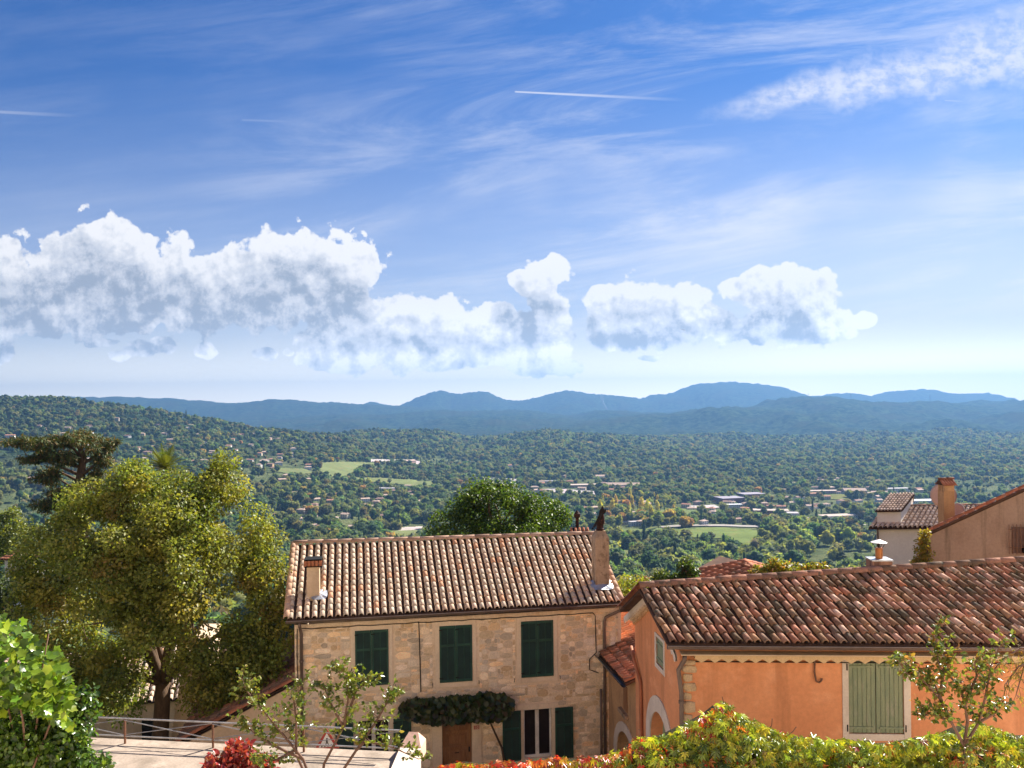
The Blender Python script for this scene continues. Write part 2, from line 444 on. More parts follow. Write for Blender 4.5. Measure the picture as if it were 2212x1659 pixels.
M_wood = surf('old_door_wood', [(0.32, 0.155, 0.070), (0.235, 0.11, 0.050)], 3.0, 0.55, 0.35, 0.25, stretch=(6, 6, 0.7), fine=0.2)
M_zinc = surf('brown_zinc', [(0.15, 0.105, 0.085), (0.20, 0.145, 0.115)], 2.0, 0.5, 0.5, 0.05, metal=0.3)
M_lead = surf('lead_flashing', [(0.52, 0.54, 0.58), (0.40, 0.42, 0.46)], 6.0, 0.35, 0.6, 0.6, 14, metal=0.6)
M_black = plain('black_iron', (0.016, 0.013, 0.012), 0.7, 0.25)
M_rustpot = surf('sooty_pot', [(0.045, 0.018, 0.012), (0.020, 0.010, 0.008), (0.12, 0.045, 0.02)], 6.0, 0.75, 0.2, 0.1)
M_copper = surf('copper_flue', [(0.52, 0.185, 0.045), (0.44, 0.15, 0.04)], 4.0, 0.4, 0.5, 0.05, metal=0.25, stretch=(3, 3, .5))
M_rail = surf('galvanised_rail', [(0.40, 0.39, 0.39), (0.30, 0.29, 0.29)], 5.0, 0.45, 0.5, 0.05, metal=0.5)
M_rust = surf('rusty_iron', [(0.22, 0.10, 0.055), (0.14, 0.075, 0.05)], 8.0, 0.8, 0.3, 0.2)
M_frame = plain('white_window_paint', (0.82, 0.77, 0.71), 0.5, 0.4)
M_glass = plain('dark_window_glass', (0.030, 0.024, 0.024), 0.08, 0.6)
M_curtain = plain('grey_curtain', (0.16, 0.12, 0.12), 0.9, 0.1)
M_dish = surf('satellite_dish_pink_grey', [(0.58, 0.42, 0.36), (0.52, 0.37, 0.31)], 2.0, 0.5, 0.4, 0.0)
M_dish2 = surf('satellite_dish_khaki', [(0.40, 0.33, 0.25), (0.32, 0.26, 0.20)], 3.0, 0.6, 0.4, 0.0)
M_bark = surf('grey_brown_bark', [(0.13, 0.085, 0.055), (0.085, 0.055, 0.036)], 5.0, 0.9, 0.15, 0.8, 14, stretch=(2, 2, .6), fine=0.25)
M_twig = surf('smooth_twig_bark', [(0.17, 0.095, 0.065), (0.13, 0.075, 0.055)], 6.0, 0.7, 0.25, 0.2)
M_slab = surf('concrete_terrace', [(0.34, 0.27, 0.215), (0.27, 0.215, 0.17), (0.37, 0.30, 0.24)], 1.3, 0.9, 0.2, 0.3, 12, fine=0.16, stain=((0.17, 0.135, 0.10), 0.6, (1.3, 1.3, 1.3)))
M_pink = surf('pink_stone_coping', [(0.66, 0.42, 0.32), (0.70, 0.47, 0.36)], 1.5, 0.9, 0.15, 0.2)
M_leaf = leafy('broad_leaf')
M_glossleaf = leafy('glossy_leaf', 0.4, 0.28, 0.5)
M_needle = leafy('conifer_needles', 0.2, 0.6, 0.2)
M_far = leafy('woodland_leaf', 0.48, 0.75, 0.12, 1.0, rnd=0.7)
M_farplain = leafy('single_tree_leaf', 0.48, 0.75, 0.12, 1.0, rnd=0.35)

# ------------------------------------------------------------------ the land
def vnoise(x, y, seed=0):
    """smooth value noise"""
    xi = np.floor(x).astype(np.int64); yi = np.floor(y).astype(np.int64)
    fx = x - xi; fy = y - yi
    fx = fx * fx * (3 - 2 * fx); fy = fy * fy * (3 - 2 * fy)
    def h(a, c):
        q = (a * 374761393 + c * 668265263 + seed * 974634877) & 0xFFFFFFFF
        q = ((q ^ (q >> 13)) * 1274126177) & 0xFFFFFFFF
        return ((q ^ (q >> 16)) & 0xFFFF) / 65535.0
    return (h(xi, yi) * (1 - fx) + h(xi + 1, yi) * fx) * (1 - fy) + (h(xi, yi + 1) * (1 - fx) + h(xi + 1, yi + 1) * fx) * fy
def fbm(x, y, oct=5, seed=0):
    s = 0; a = 0.5
    for i in range(oct):
        s = s + a * (vnoise(x * 2 ** i, y * 2 ** i, seed + i) - 0.5); a *= 0.55
    return s
def profile(pts):
    q = sorted((pdir(px, py)[0], pdir(px, py)[2]) for px, py in pts)
    return np.array([a for a, _ in q]), np.array([e for _, e in q])
RIDGES = [  # distance, front width, back width, roughness, skyline in picture pixels
 (11500, 1700, 1000, 45, [(-900, 860), (150, 880), (600, 885), (760, 874), (790, 874), (805, 866), (820, 872), (870, 877), (900, 862), (935, 848), (960, 845), (975, 850), (1000, 849), (1025, 845), (1055, 846), (1070, 855), (1095, 863), (1130, 865), (1160, 858), (1200, 846), (1225, 843), (1260, 850), (1300, 854), (1330, 855), (1380, 860), (1410, 850), (1450, 846), (1475, 836), (1510, 826), (1545, 824), (1580, 823), (1620, 826), (1660, 832), (1690, 842), (1715, 856), (1760, 855), (1790, 852), (1830, 848), (1860, 852), (1880, 856), (1910, 845), (1950, 842), (1990, 843), (2020, 850), (2060, 852), (2085, 848), (2110, 847), (2130, 856), (2170, 866), (2212, 869), (3200, 850)]),
 (9600, 1400, 1100, 45, [(-900, 850), (0, 860), (150, 860), (200, 856), (280, 857), (330, 861), (420, 864), (500, 869), (575, 866), (640, 865), (700, 868), (760, 872), (868, 877), (928, 884), (1050, 893), (1250, 905), (1500, 880), (1700, 890), (3200, 900)]),
 (8000, 1400, 1000, 52, [(-900, 900), (400, 915), (553, 912), (628, 905), (678, 897), (763, 894), (828, 895), (890, 891), (953, 888), (1003, 887), (1078, 886), (1156, 887), (1193, 893), (1223, 898), (1256, 894), (1286, 887), (1318, 888), (1381, 890), (1418, 888), (1560, 895), (3200, 900)]),
 (6300, 1150, 1000, 60, [(-900, 960), (1000, 950), (1100, 925), (1231, 912), (1281, 909), (1331, 902), (1381, 893), (1431, 889), (1481, 883), (1531, 879), (1581, 874), (1631, 875), (1659, 878), (1709, 864), (1759, 858), (1809, 857), (1859, 860), (1909, 867), (1959, 872), (2009, 871), (2084, 874), (2134, 874), (2159, 869), (2209, 867), (2600, 850), (3200, 850)]),
 (3500, 900, 500, 12, [(-900, 960), (500, 960), (553, 938), (590, 938), (628, 946), (678, 950), (728, 948), (765, 940), (803, 938), (878, 938), (953, 940), (990, 950), (1015, 957), (1078, 953), (1106, 948), (1156, 942), (1193, 938), (1218, 942), (1281, 948), (1356, 953), (1406, 961), (1481, 971), (1581, 963), (1659, 970), (1734, 972), (2000, 975), (2212, 970), (3200, 940)]),
 (2400, 1250, 700, 12, [(-2500, 800), (-900, 830), (0, 868), (100, 869), (200, 877), (300, 892), (400, 908), (500, 928), (600, 944), (700, 955), (850, 990), (1100, 1040), (3200, 1060)]),
]
RIDGES = [(D, wf, wb, rg) + profile(pts) for D, wf, wb, rg, pts in RIDGES]
NEAR_Y = np.array([-90, 1.5, 3.5, 8, 14, 20, 26, 34, 60, 120, 300, 600, 900, 1250, 40000.0])
NEAR_Z = np.array([-1.9, -1.9, -3.6, -7.0, -9.6, -11.0, -11.9, -14, -23, -44, -95, -136, -160, -170, -170.0])
def ground_z(X, Y):
    X = np.asarray(X, float); Y = np.asarray(Y, float)
    base = np.interp(Y, NEAR_Y, NEAR_Z)
    base = base + fbm(X / 260, Y / 260, 4, 3) * np.clip((Y - 150) / 900, 0, 1) * 22
    z = base
    Yc = np.maximum(Y, 1.0)
    for D, wf, wb, rg, A, E in RIDGES:
        e = np.interp(X / Yc * (Yc / D) if False else X / D, A, E)
        d = Y - D - fbm(X / (D * 0.12), Y * 0 + 0.5, 3, 5) * D * 0.10
        d = np.where(np.abs(Y - D) < 1, 0.0, d)
        g = np.where(Y < D, np.exp(-(np.maximum(D - Y, 0) / wf) ** 2), np.exp(-(np.maximum(Y - D, 0) / wb) ** 2))
        h = (e * D + 170)
        spur = fbm(X / (D * 0.055), Y / (D * 0.09), 5, 11) * rg * 6.0 * np.clip(1.15 - g, 0, 1) * np.sqrt(g)
        c = -170 + h * g + spur * np.clip(h / 120, 0, 1.6)
        z = np.maximum(z, c) + np.log1p(np.exp(-np.abs(z - c) / 6.0)) * 6.0 * (np.minimum(z, c) > -169.0)
    return z
def ground1(x, y): return float(ground_z(np.array([x]), np.array([y]))[0])

ys = np.concatenate([np.array([-90, -60, -35, -18, -8, -3, 0, 1.5, 2.5, 3.5, 5, 6.5, 8, 10, 12]), np.geomspace(14, 13500, 330)])
au = np.linspace(-1, 1, 520); au = np.sign(au) * (np.abs(au) * 0.62 + 0.9 * np.abs(au) ** 3)
XX = au[None, :] * (ys[:, None] + 130); YY = np.repeat(ys[:, None], len(au), 1)
ZZ = ground_z(XX, YY)
far_amp = np.clip((YY - 2500) / 3000, 0, 1)
ZZ = ZZ + far_amp * (rng.random(ZZ.shape) - 0.4) * np.clip(YY / 5000, 0.7, 2.2) * 8.0
nr, nc = XX.shape
idx = np.arange(nr * nc).reshape(nr, nc)
quads = np.stack([idx[:-1, :-1], idx[:-1, 1:], idx[1:, 1:], idx[1:, :-1]], -1).reshape(-1, 4)
m, k = new_mat('wooded_ground')
g = k.n('ShaderNodeNewGeometry'); pos = g.outputs['Position']
nA = k.noise(pos, 0.02, 9.0, 0.68); nB = k.noise(pos, 0.0035, 6.0, 0.6); nC = k.noise(pos, 0.09, 4.0, 0.6)
c = k.mix(k.smooth(nA, 0.40, 0.62), k.rgb((0.008, 0.020, 0.014)), k.rgb((0.050, 0.078, 0.036)))
c = k.mix(k.smooth(nB, 0.45, 0.68), c, k.rgb((0.038, 0.044, 0.022)))
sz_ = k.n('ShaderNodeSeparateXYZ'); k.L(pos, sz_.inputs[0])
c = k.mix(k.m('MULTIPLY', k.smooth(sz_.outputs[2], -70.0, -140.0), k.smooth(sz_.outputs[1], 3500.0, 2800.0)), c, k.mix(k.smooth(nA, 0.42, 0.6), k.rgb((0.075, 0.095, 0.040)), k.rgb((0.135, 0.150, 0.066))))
c = k.mix(k.smooth(nC, 0.55, 0.75, 0, 0.7), c, k.rgb((0.016, 0.030, 0.016)))
p = k.n('ShaderNodeBsdfPrincipled'); k.L(c, p.inputs['Base Color']); p.inputs['Roughness'].default_value = 1; p.inputs['Specular IOR Level'].default_value = 0
bm = k.n('ShaderNodeBump'); bm.inputs['Strength'].default_value = 1.0; bm.inputs['Distance'].default_value = 9.0
k.L(k.noise(pos, 0.055, 8.0, 0.7), bm.inputs['Height']); k.L(bm.outputs[0], p.inputs['Normal'])
out = k.n('ShaderNodeOutputMaterial'); k.L(p.outputs[0], out.inputs[0])
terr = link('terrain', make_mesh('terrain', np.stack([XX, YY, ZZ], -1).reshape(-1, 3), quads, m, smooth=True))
tag(terr, 'wooded valley floor and the blue ridges beyond it', None, None, 'structure')

def land_hit(px, py, y0=70, y1=24000):
    d = pdir(px, py)
    yq = np.geomspace(y0, y1, 2600)
    s = d[2] * yq - ground_z(d[0] * yq, yq)
    i = np.argmax(s < 0)
    if not (s < 0).any(): return None
    y = yq[i]
    return np.array([d[0] * y, y, ground1(d[0] * y, y)])

# green fields and pale yards, laid over the ground
FIELDS = [
 ('meadow', [(1440, 1146), (1500, 1143), (1560, 1141), (1620, 1146), (1650, 1152), (1648, 1168), (1630, 1180), (1600, 1176), (1560, 1166), (1500, 1163), (1450, 1156)], (0.150, 0.190, 0.060)),
 ('meadow', [(1318, 1144), (1390, 1142), (1440, 1144), (1450, 1158), (1400, 1156), (1330, 1158)], (0.140, 0.175, 0.065)),
 ('meadow', [(1325, 1192), (1368, 1190), (1372, 1206), (1362, 1222), (1330, 1224)], (0.170, 0.190, 0.075)),
 ('meadow', [(1425, 1103), (1480, 1101), (1530, 1105), (1500, 1118), (1440, 1120)], (0.150, 0.185, 0.070)),
 ('meadow', [(695, 1001), (760, 999), (812, 1001), (800, 1008), (770, 1014), (752, 1030), (722, 1032), (690, 1022)], (0.165, 0.190, 0.075)),
 ('meadow', [(764, 1033), (830, 1034), (890, 1037), (940, 1040), (935, 1049), (880, 1049), (820, 1043), (780, 1040)], (0.160, 0.185, 0.070)),
 ('meadow', [(600, 1012), (660, 1014), (680, 1024), (640, 1028), (600, 1020)], (0.150, 0.175, 0.070)),
 ('meadow', [(815, 1150), (870, 1147), (925, 1146), (925, 1166), (850, 1170), (815, 1165)], (0.165, 0.185, 0.075)),
 ('meadow', [(1862, 1146), (1895, 1142), (1895, 1156), (1870, 1158)], (0.155, 0.190, 0.065)),
 ('meadow', [(1780, 1070), (1830, 1069), (1830, 1080), (1790, 1080)], (0.160, 0.170, 0.060)),
 ('yard', [(790, 993), (870, 993), (900, 996), (930, 1003), (900, 1004), (860, 998), (800, 998)], (0.42, 0.38, 0.36)),
 ('yard', [(1020, 1031), (1120, 1036), (1120, 1042), (1030, 1040)], (0.40, 0.37, 0.36)),
 ('yard', [(1700, 1121), (1760, 1119), (1850, 1126), (1870, 1136), (1740, 1132)], (0.46, 0.41, 0.38)),
 ('yard', [(1490, 1094), (1540, 1092), (1560, 1098), (1500, 1100)], (0.44, 0.40, 0.38)),
 ('yard', [(1170, 1058), (1200, 1056), (1330, 1066), (1330, 1071), (1180, 1066)], (0.42, 0.38, 0.37)),
 ('yard', [(1430, 1138), (1640, 1137), (1640, 1140.5), (1430, 1141.5)], (0.34, 0.31, 0.28)),
 ('yard', [(870, 1141), (910, 1139), (905, 1147), (860, 1148)], (0.46, 0.40, 0.36)),
]
blocked = []     # (polygon in plan)
def inside(poly, x, y):
    x = np.asarray(x); y = np.asarray(y); r = np.zeros(x.shape, bool)
    n = len(poly)
    for i in range(n):
        x0, y0 = poly[i]; x1, y1 = poly[(i + 1) % n]
        with np.errstate(divide='ignore', invalid='ignore'):
            r ^= ((y0 > y) != (y1 > y)) & (x < (x1 - x0) * (y - y0) / (y1 - y0 + 1e-12) + x0)
    return r
fieldmats = {}
for kind, pix, colr in FIELDS:
    w = [land_hit(*q) for q in pix]
    if any(q is None for q in w): continue
    poly = [(q[0], q[1]) for q in w]
    blocked.append(poly)
    pa = np.array(poly); st = max(5.0, np.ptp(pa, 0).max() / 70)
    gx = np.arange(pa[:, 0].min(), pa[:, 0].max() + st, st); gy = np.arange(pa[:, 1].min(), pa[:, 1].max() + st, st)
    GX, GY = np.meshgrid(gx, gy)
    cx_ = (GX[:-1, :-1] + st / 2); cy_ = (GY[:-1, :-1] + st / 2)
    ok = inside(poly, cx_, cy_)
    gi = np.arange(GX.size).reshape(GX.shape)
    fq = np.stack([gi[:-1, :-1], gi[:-1, 1:], gi[1:, 1:], gi[1:, :-1]], -1)[ok]
    if len(fq) == 0: continue
    V = np.stack([GX, GY, ground_z(GX, GY) + 1.2], -1).reshape(-1, 3)
    key = (kind, colr)
    if key not in fieldmats:
        fieldmats[key] = surf(kind + '_ground', [colr, tuple(q * 0.8 for q in colr), (colr[0] * 1.15, colr[1] * 0.9, colr[2])], 0.03, 1.0, 0.0, 0.0, fine=0.15, grainscale=0.4)
    o = link('field' if kind == 'meadow' else 'yard', make_mesh(kind, V, fq, fieldmats[key]))
    tag(o, 'green meadow among the valley trees' if kind == 'meadow' else 'pale gravel yard among the valley buildings', None, None, 'structure')

# ------------------------------------------------------------------ buildings of the valley
FM = {
 'cream': plain('villa_cream', (0.62, 0.52, 0.40), 0.9, 0.1), 'white': plain('villa_white', (0.74, 0.70, 0.66), 0.9, 0.1),
 'pink': plain('villa_pink', (0.60, 0.42, 0.33), 0.9, 0.1), 'grey': plain('shed_grey', (0.42, 0.42, 0.44), 0.8, 0.2),
 'blue': plain('shed_pale_blue', (0.46, 0.52, 0.56), 0.8, 0.2), 'plum': plain('shed_plum', (0.20, 0.105, 0.12), 0.8, 0.2),
 'rust': plain('shed_rust', (0.34, 0.15, 0.10), 0.8, 0.2), 'ochre': plain('villa_ochre', (0.55, 0.37, 0.20), 0.9, 0.1),
 'brown tiled': surf('villa_brown_tiles', [(0.30, 0.19, 0.15), (0.25, 0.16, 0.13)], 0.3, 0.95, 0.1, 0, fine=0.15),
 'red tiled': surf('villa_red_tiles', [(0.40, 0.20, 0.13), (0.33, 0.17, 0.12)], 0.3, 0.95, 0.1, 0, fine=0.15),
 'beige tiled': surf('villa_beige_tiles', [(0.46, 0.34, 0.27), (0.40, 0.29, 0.23)], 0.3, 0.95, 0.1, 0, fine=0.15),
 'grey flat': plain('flat_roof_grey', (0.40, 0.37, 0.38), 0.8, 0.2), 'white flat': plain('flat_roof_white', (0.72, 0.72, 0.74), 0.8, 0.2),
 'mauve flat': plain('flat_roof_mauve', (0.27, 0.24, 0.29), 0.7, 0.3), 'sand flat': plain('flat_roof_sand', (0.50, 0.40, 0.34), 0.9, 0.1),
 'glass': plain('far_window', (0.05, 0.05, 0.06), 0.2, 0.5), 'pane': plain('far_shutter', (0.20, 0.16, 0.13), 0.8, 0.2),
}
footprints = []
def far_house(pos, L, Wd, H, rot, wall, roof, hip, label, group, cat='villa', windows=True):
    x, y, z = pos
    t = thing('valley_villa' if cat == 'villa' else 'valley_warehouse', label, cat, (x, y, z), group)
    c, s = math.cos(rot), math.sin(rot)
    fr = frame((x, y, z), (c, s, 0), (s, -c, 0))   # w = outward from the face towards us
    flat = roof.endswith('flat')
    MB().box(fr, -L / 2, L / 2, -2.0, H, -Wd / 2, Wd / 2).build('wall', FM[wall], t)
    q = MB(); o = 0.5; e = H + 0.003
    if flat:
        q.box(fr, -L / 2 - .3, L / 2 + .3, e, e + 0.7, -Wd / 2 - .3, Wd / 2 + .3)
    else:
        r = Wd * 0.20
        i = Wd / 2 if hip else -o
        a = [fr(-L / 2 - o, e, Wd / 2 + o), fr(L / 2 + o, e, Wd / 2 + o), fr(L / 2 + o, e, -Wd / 2 - o), fr(-L / 2 - o, e, -Wd / 2 - o)]
        rl, rr_ = fr(-L / 2 + i, e + r, 0), fr(L / 2 - i, e + r, 0)
        q.add(a + [rl, rr_], [(0, 1, 5, 4), (2, 3, 4, 5), (1, 2, 5), (3, 0, 4), (0, 3, 2, 1)])
    ro = q.build('roof', FM[roof], t)
    if not flat and L > 10 and y < 1500:
        MB().box(fr, L * .2, L * .2 + .8, e + .4, e + Wd * .2 + 1.0, -.5, .3).build('chimney', FM[wall], ro)
    if windows and y < 1900:
        n = max(2, int(L / 3.2))
        rows = [1.0] if H < 4.5 else [0.9, 3.7]
        for v0 in rows:
            for i in range(n):
                u = -L / 2 + (i + 0.5) * L / n
                wn = MB().box(fr, u - .6, u + .6, v0, v0 + 1.5, Wd / 2 - .05, Wd / 2 + .06).build('window', FM['glass'], t)
                if y < 1000:
                    for sg in (-1, 1):
                        MB().box(fr, u + sg * .95 - .3, u + sg * .95 + .3, v0, v0 + 1.5, Wd / 2 + .004, Wd / 2 + .10).build('shutter', FM['pane'], wn)
    footprints.append((x, y, max(L, Wd) / 2, Wd))
    return t
# (name of the quarter, pixel box, how many, size range)
CLUSTERS = [
 ('high on the hillside under its crest', (20, 900, 430, 960), 22, (12, 18)),
 ('low on the hillside under its crest', (120, 955, 450, 1010), 22, (12, 17)),
 ('on the hillside above the round tree', (400, 935, 620, 1005), 26, (11, 16)),
 ('in the hamlet above the meadow', (560, 950, 690, 1015), 20, (11, 16)),
 ('among cypresses left of the roof ridge', (600, 1030, 700, 1140), 15, (11, 16)),
 ('below the two meadow strips', (690, 1050, 910, 1110), 18, (11, 16)),
 ('by the road above the roof ridge', (640, 1115, 920, 1148), 8, (11, 15)),
 ('on the slope beyond the cedar', (0, 1040, 140, 1240), 6, (9, 13)),
 ('among the yellow poplars', (1230, 1085, 1420, 1140), 16, (10, 15)),
 ('edging the bright green meadow', (1480, 1080, 1700, 1135), 24, (10, 15)),
 ('in the park behind the dormer', (1690, 1030, 1990, 1100), 44, (10, 19)),
 ('at the far forest foot', (1130, 1030, 1350, 1066), 16, (12, 18)),
 ('on the middle wooded ridge', (1080, 955, 1300, 1010), 8, (11, 15)),
]
WALLN = ['cream', 'white', 'pink', 'cream', 'ochre', 'white']; ROOFN = ['brown tiled', 'red tiled', 'beige tiled', 'beige tiled']
hr = random.Random(5)
for place, (x0, y0, x1, y1), n, (s0, s1) in CLUSTERS:
    tries = 0; done = 0
    while done < n and tries < 200:
        tries += 1
        q = land_hit(hr.uniform(x0, x1), hr.uniform(y0, y1), 250)
        if q is None or any(inside(pl, np.array([q[0]]), np.array([q[1]]))[0] for pl in blocked): continue
        L = hr.uniform(s0, s1)
        if any((q[0] - a) ** 2 + (q[1] - b_) ** 2 < (L * 0.8 + rr_) ** 2 for a, b_, rr_, _ in footprints): continue
        wl, rf = hr.choice(WALLN), hr.choice(ROOFN); two = hr.random() < 0.4
        hp = hr.random() < 0.4
        lab = f"{'two-storey' if two else 'low'} {wl} villa, {rf} {'hip' if hp else 'gable'} roof, {place}"
        far_house(q, L, hr.uniform(7.5, 10), 5.8 if two else 3.4, hr.uniform(-0.6, 0.6), wl, rf, hp, lab, 'villas ' + place)
        done += 1
# larger sheds, each placed on its own
for (px, py, L, Wd, H, rot, wl, rf, lab) in [
 (1262, 1052, 60, 26, 5, 0.10, 'pink', 'sand flat', 'long sand-roofed warehouse left of its twin below the far forest'),
 (1345, 1052, 70, 22, 5, -0.15, 'pink', 'beige tiled', 'long warehouse with a shallow beige roof below the far forest'),
 (1190, 1045, 28, 16, 6, 0.1, 'white', 'grey flat', 'white block beside the small yard at the forest foot'),
 (1300, 1034, 30, 16, 6, 0.05, 'white', 'beige tiled', 'white hall on the rise above the long sand-roofed warehouses'),
 (1575, 1086, 42, 34, 9, 0.25, 'plum', 'mauve flat', 'plum-walled depot with a mauve roof, lower half of the pair'),
 (1622, 1077, 42, 30, 9, 0.25, 'plum', 'mauve flat', 'plum-walled depot with a mauve roof, upper half of the pair'),
 (1585, 1098, 26, 10, 6, 0.1, 'white', 'white flat', 'small white office in front of the plum depot'),
 (1665, 1112, 52, 22, 7, -0.20, 'rust', 'sand flat', 'rust-walled shed with a long sand roof beyond the bright meadow'),
 (1712, 1118, 16, 18, 7, -0.20, 'grey', 'grey flat', 'grey end block joined to the rust-walled shed'),
 (1815, 1122, 62, 20, 6, 0.22, 'blue', 'sand flat', 'pale blue warehouse with a curved sand roof beside the white villa'),
 (1780, 1134, 60, 14, 4, -0.12, 'ochre', 'brown tiled', 'low brown-roofed range in front of the pale blue warehouse'),
 (1775, 1066, 60, 18, 5, 0.02, 'pink', 'sand flat', 'sand-roofed hall left of the white dormer among dark trees'),
 (1845, 1066, 40, 20, 6, -0.1, 'pink', 'beige tiled', 'pink hall with gabled beige roof beside the sand-roofed hall'),
 (1935, 1062, 50, 16, 6, 0.1, 'white', 'grey flat', 'white hall with a grey roof above the dish on the dormer'),
 (1990, 1090, 46, 24, 7, 0.05, 'white', 'white flat', 'bright white-roofed hall behind the big satellite dish'),
 (885, 1000, 34, 16, 6, 0.9, 'pink', 'beige tiled', 'pink barn by the gravel yard above the strip of meadow'),
 (835, 1060, 40, 18, 5, -0.2, 'cream', 'grey flat', 'cream hall with a grey roof below the strip of meadow'),
 (1700, 1135, 26, 12, 4, 0.0, 'cream', 'beige tiled', 'cream farmhouse behind the bright green meadow'),
 (1360, 1133, 30, 9, 3.5, 0.0, 'cream', 'beige tiled', 'long low cream house beside the chimney cowl and poplars'),
 (1370, 1135, 14, 10, 5, 0.3, 'white', 'grey flat', 'white gabled house beside the long low cream house')]:
    q = land_hit(px, py, 250)
    if q is None: continue
    far_house(q, L, Wd, H, rot, wl, rf, False, lab, None, 'warehouse')

# ------------------------------------------------------------------ far trees
def ico(sub=1):
    t = (1 + 5 ** 0.5) / 2
    V = [(-1, t, 0), (1, t, 0), (-1, -t, 0), (1, -t, 0), (0, -1, t), (0, 1, t), (0, -1, -t), (0, 1, -t), (t, 0, -1), (t, 0, 1), (-t, 0, -1), (-t, 0, 1)]
    V = [np.array(v) / np.linalg.norm(v) for v in V]
    Fc = [(0, 11, 5), (0, 5, 1), (0, 1, 7), (0, 7, 10), (0, 10, 11), (1, 5, 9), (5, 11, 4), (11, 10, 2), (10, 7, 6), (7, 1, 8), (3, 9, 4), (3, 4, 2), (3, 2, 6), (3, 6, 8), (3, 8, 9), (4, 9, 5), (2, 4, 11), (6, 2, 10), (8, 6, 7), (9, 8, 1)]
    for _ in range(sub):
        mid = {}; F2 = []
        def md(a, c):
            kk = (min(a, c), max(a, c))
            if kk not in mid:
                v = V[a] + V[c]; V.append(v / np.linalg.norm(v)); mid[kk] = len(V) - 1
            return mid[kk]
        for a, c, d in Fc:
            x, y, z = md(a, c), md(c, d), md(d, a)
            F2 += [(a, x, z), (c, y, x), (d, z, y), (x, y, z)]
        Fc = F2
    return np.array(V), np.array(Fc)
IV, IF = ico(2)
def far_crown(name, mat, lumps, col, seed, cards=320, cs=1.05):
    """crown built from knobbly lumps with leaf-clump faces standing off them; lumps: (centre, radii)"""
    r = np.random.default_rng(seed)
    Vs = []; Fs = []; T = []; o = 0
    for ci, (c, rad) in enumerate(lumps):
        n = 0.60 + 0.60 * vnoise(IV[:, 0] * 3 + ci * 7 + seed, IV[:, 1] * 3 + IV[:, 2] * 5, seed)[:, None]
        v = IV * n * np.array(rad) * 0.92 + np.array(c)
        Vs.append(v); Fs.append(IF + o); o += len(v)
        T.append(np.array(col)[None, :] * (0.80 + 0.25 * r.random((len(v), 1))))
    tot = sum(x[1][0] * x[1][2] for x in lumps)
    for (c, rad) in lumps:
        m_ = int(cards * rad[0] * rad[2] / tot)
        d = r.normal(size=(m_, 3)); d /= np.linalg.norm(d, axis=1)[:, None]
        p = d * np.array(rad) * (0.82 + 0.24 * r.random((m_, 1))) + np.array(c)
        a = r.normal(size=(m_, 3)); a -= d * (a * d).sum(1)[:, None] * 0.6; a /= np.linalg.norm(a, axis=1)[:, None]
        bb = np.cross(a, d + 0.5 * r.normal(size=(m_, 3))); bb /= np.linalg.norm(bb, axis=1)[:, None]
        s_ = cs * (0.5 + 0.7 * r.random((m_, 1)))
        q = np.stack([p - a * s_, p + bb * s_ * .8, p + a * s_ + d * s_ * .4], 1).reshape(-1, 3)
        Vs.append(q); Fs.append(np.arange(m_ * 3).reshape(-1, 3) + o); o += m_ * 3
        t_ = np.array(col)[None, :] * (0.82 + 0.45 * r.random((m_, 1)))
        T.append(np.repeat(t_, 3, 0))
    return make_mesh(name, np.concatenate(Vs), np.concatenate(Fs), mat, np.concatenate(T))
def lumps_round(r_, seed, h=6.5, w=3.9, n=8):
    q = random.Random(seed); L = [((0, 0, h * 0.55), (w * .8, w * .8, h * 0.42))]
    for i in range(n):
        a = q.uniform(0, 6.28); d = q.uniform(.35, .65) * w
        rr_ = q.uniform(.35, .55) * w
        L.append(((d * math.cos(a), d * math.sin(a), h * q.uniform(.30, .95)), (rr_, rr_, rr_ * q.uniform(.75, 1.0))))
    return L
GREEN, OLIVE, DARK, YEL, ORA, LIME = (0.140, 0.198, 0.074), (0.215, 0.225, 0.084), (0.080, 0.130, 0.058), (0.58, 0.52, 0.080), (0.42, 0.28, 0.085), (0.270, 0.310, 0.070)
PROTO = []
for i in range(3): PROTO.append(('broadleaf_tree', far_crown('broadleaf', M_far, lumps_round(0, 20 + i), GREEN, 30 + i)))
PROTO.append(('broadleaf_tree', far_crown('olive_broadleaf', M_far, lumps_round(0, 31, 5.5, 3.4), OLIVE, 41)))
PROTO.append(('pine_tree', far_crown('pine', M_far, [((0, 0, 6.5), (2.2, 2.2, 1.5)), ((1.4, .4, 7.4), (1.8, 1.8, 1.2)), ((-1.3, -.5, 7.0), (1.9, 1.9, 1.2)), ((0, 0, 8.3), (1.5, 1.5, 1.0)), ((0, 0, 3), (.5, .5, 3.2))], DARK, 42, 200, .7)))
PROTO.append(('cypress_tree', far_crown('cypress', M_far, [((0, 0, 3.2), (1.0, 1.0, 3.4)), ((0, 0, 6.4), (.75, .75, 3.2)), ((.1, 0, 8.6), (.45, .45, 2.0))], DARK, 43, 160, .5)))
PROTO.append(('poplar_tree', far_crown('poplar', M_farplain, [((0, 0, 4), (1.7, 1.7, 3.4)), ((.2, 0, 7.5), (1.5, 1.5, 3.2)), ((0, .2, 10), (.9, .9, 2.2)), ((-.5, 0, 2.4), (1.5, 1.5, 2.0))], YEL, 44, 260, .7)))
PROTO.append(('golden_tree', far_crown('golden_broadleaf', M_farplain, lumps_round(0, 37, 6, 3.4), ORA, 45)))
PROTO.append(('lime_tree', far_crown('lime_green_broadleaf', M_farplain, lumps_round(0, 39, 6.5, 3.5), LIME, 46)))

TREES = []   # x, y, kind, scale, rotation
tr_ = np.random.default_rng(11)
def sample(N, ymin, ymax):
    u = tr_.random(N); y = ymin * (ymax / ymin) ** u
    a = (tr_.random(N) * 2 - 1) * 0.74
    return a * y, y
xs = []; ysn = []
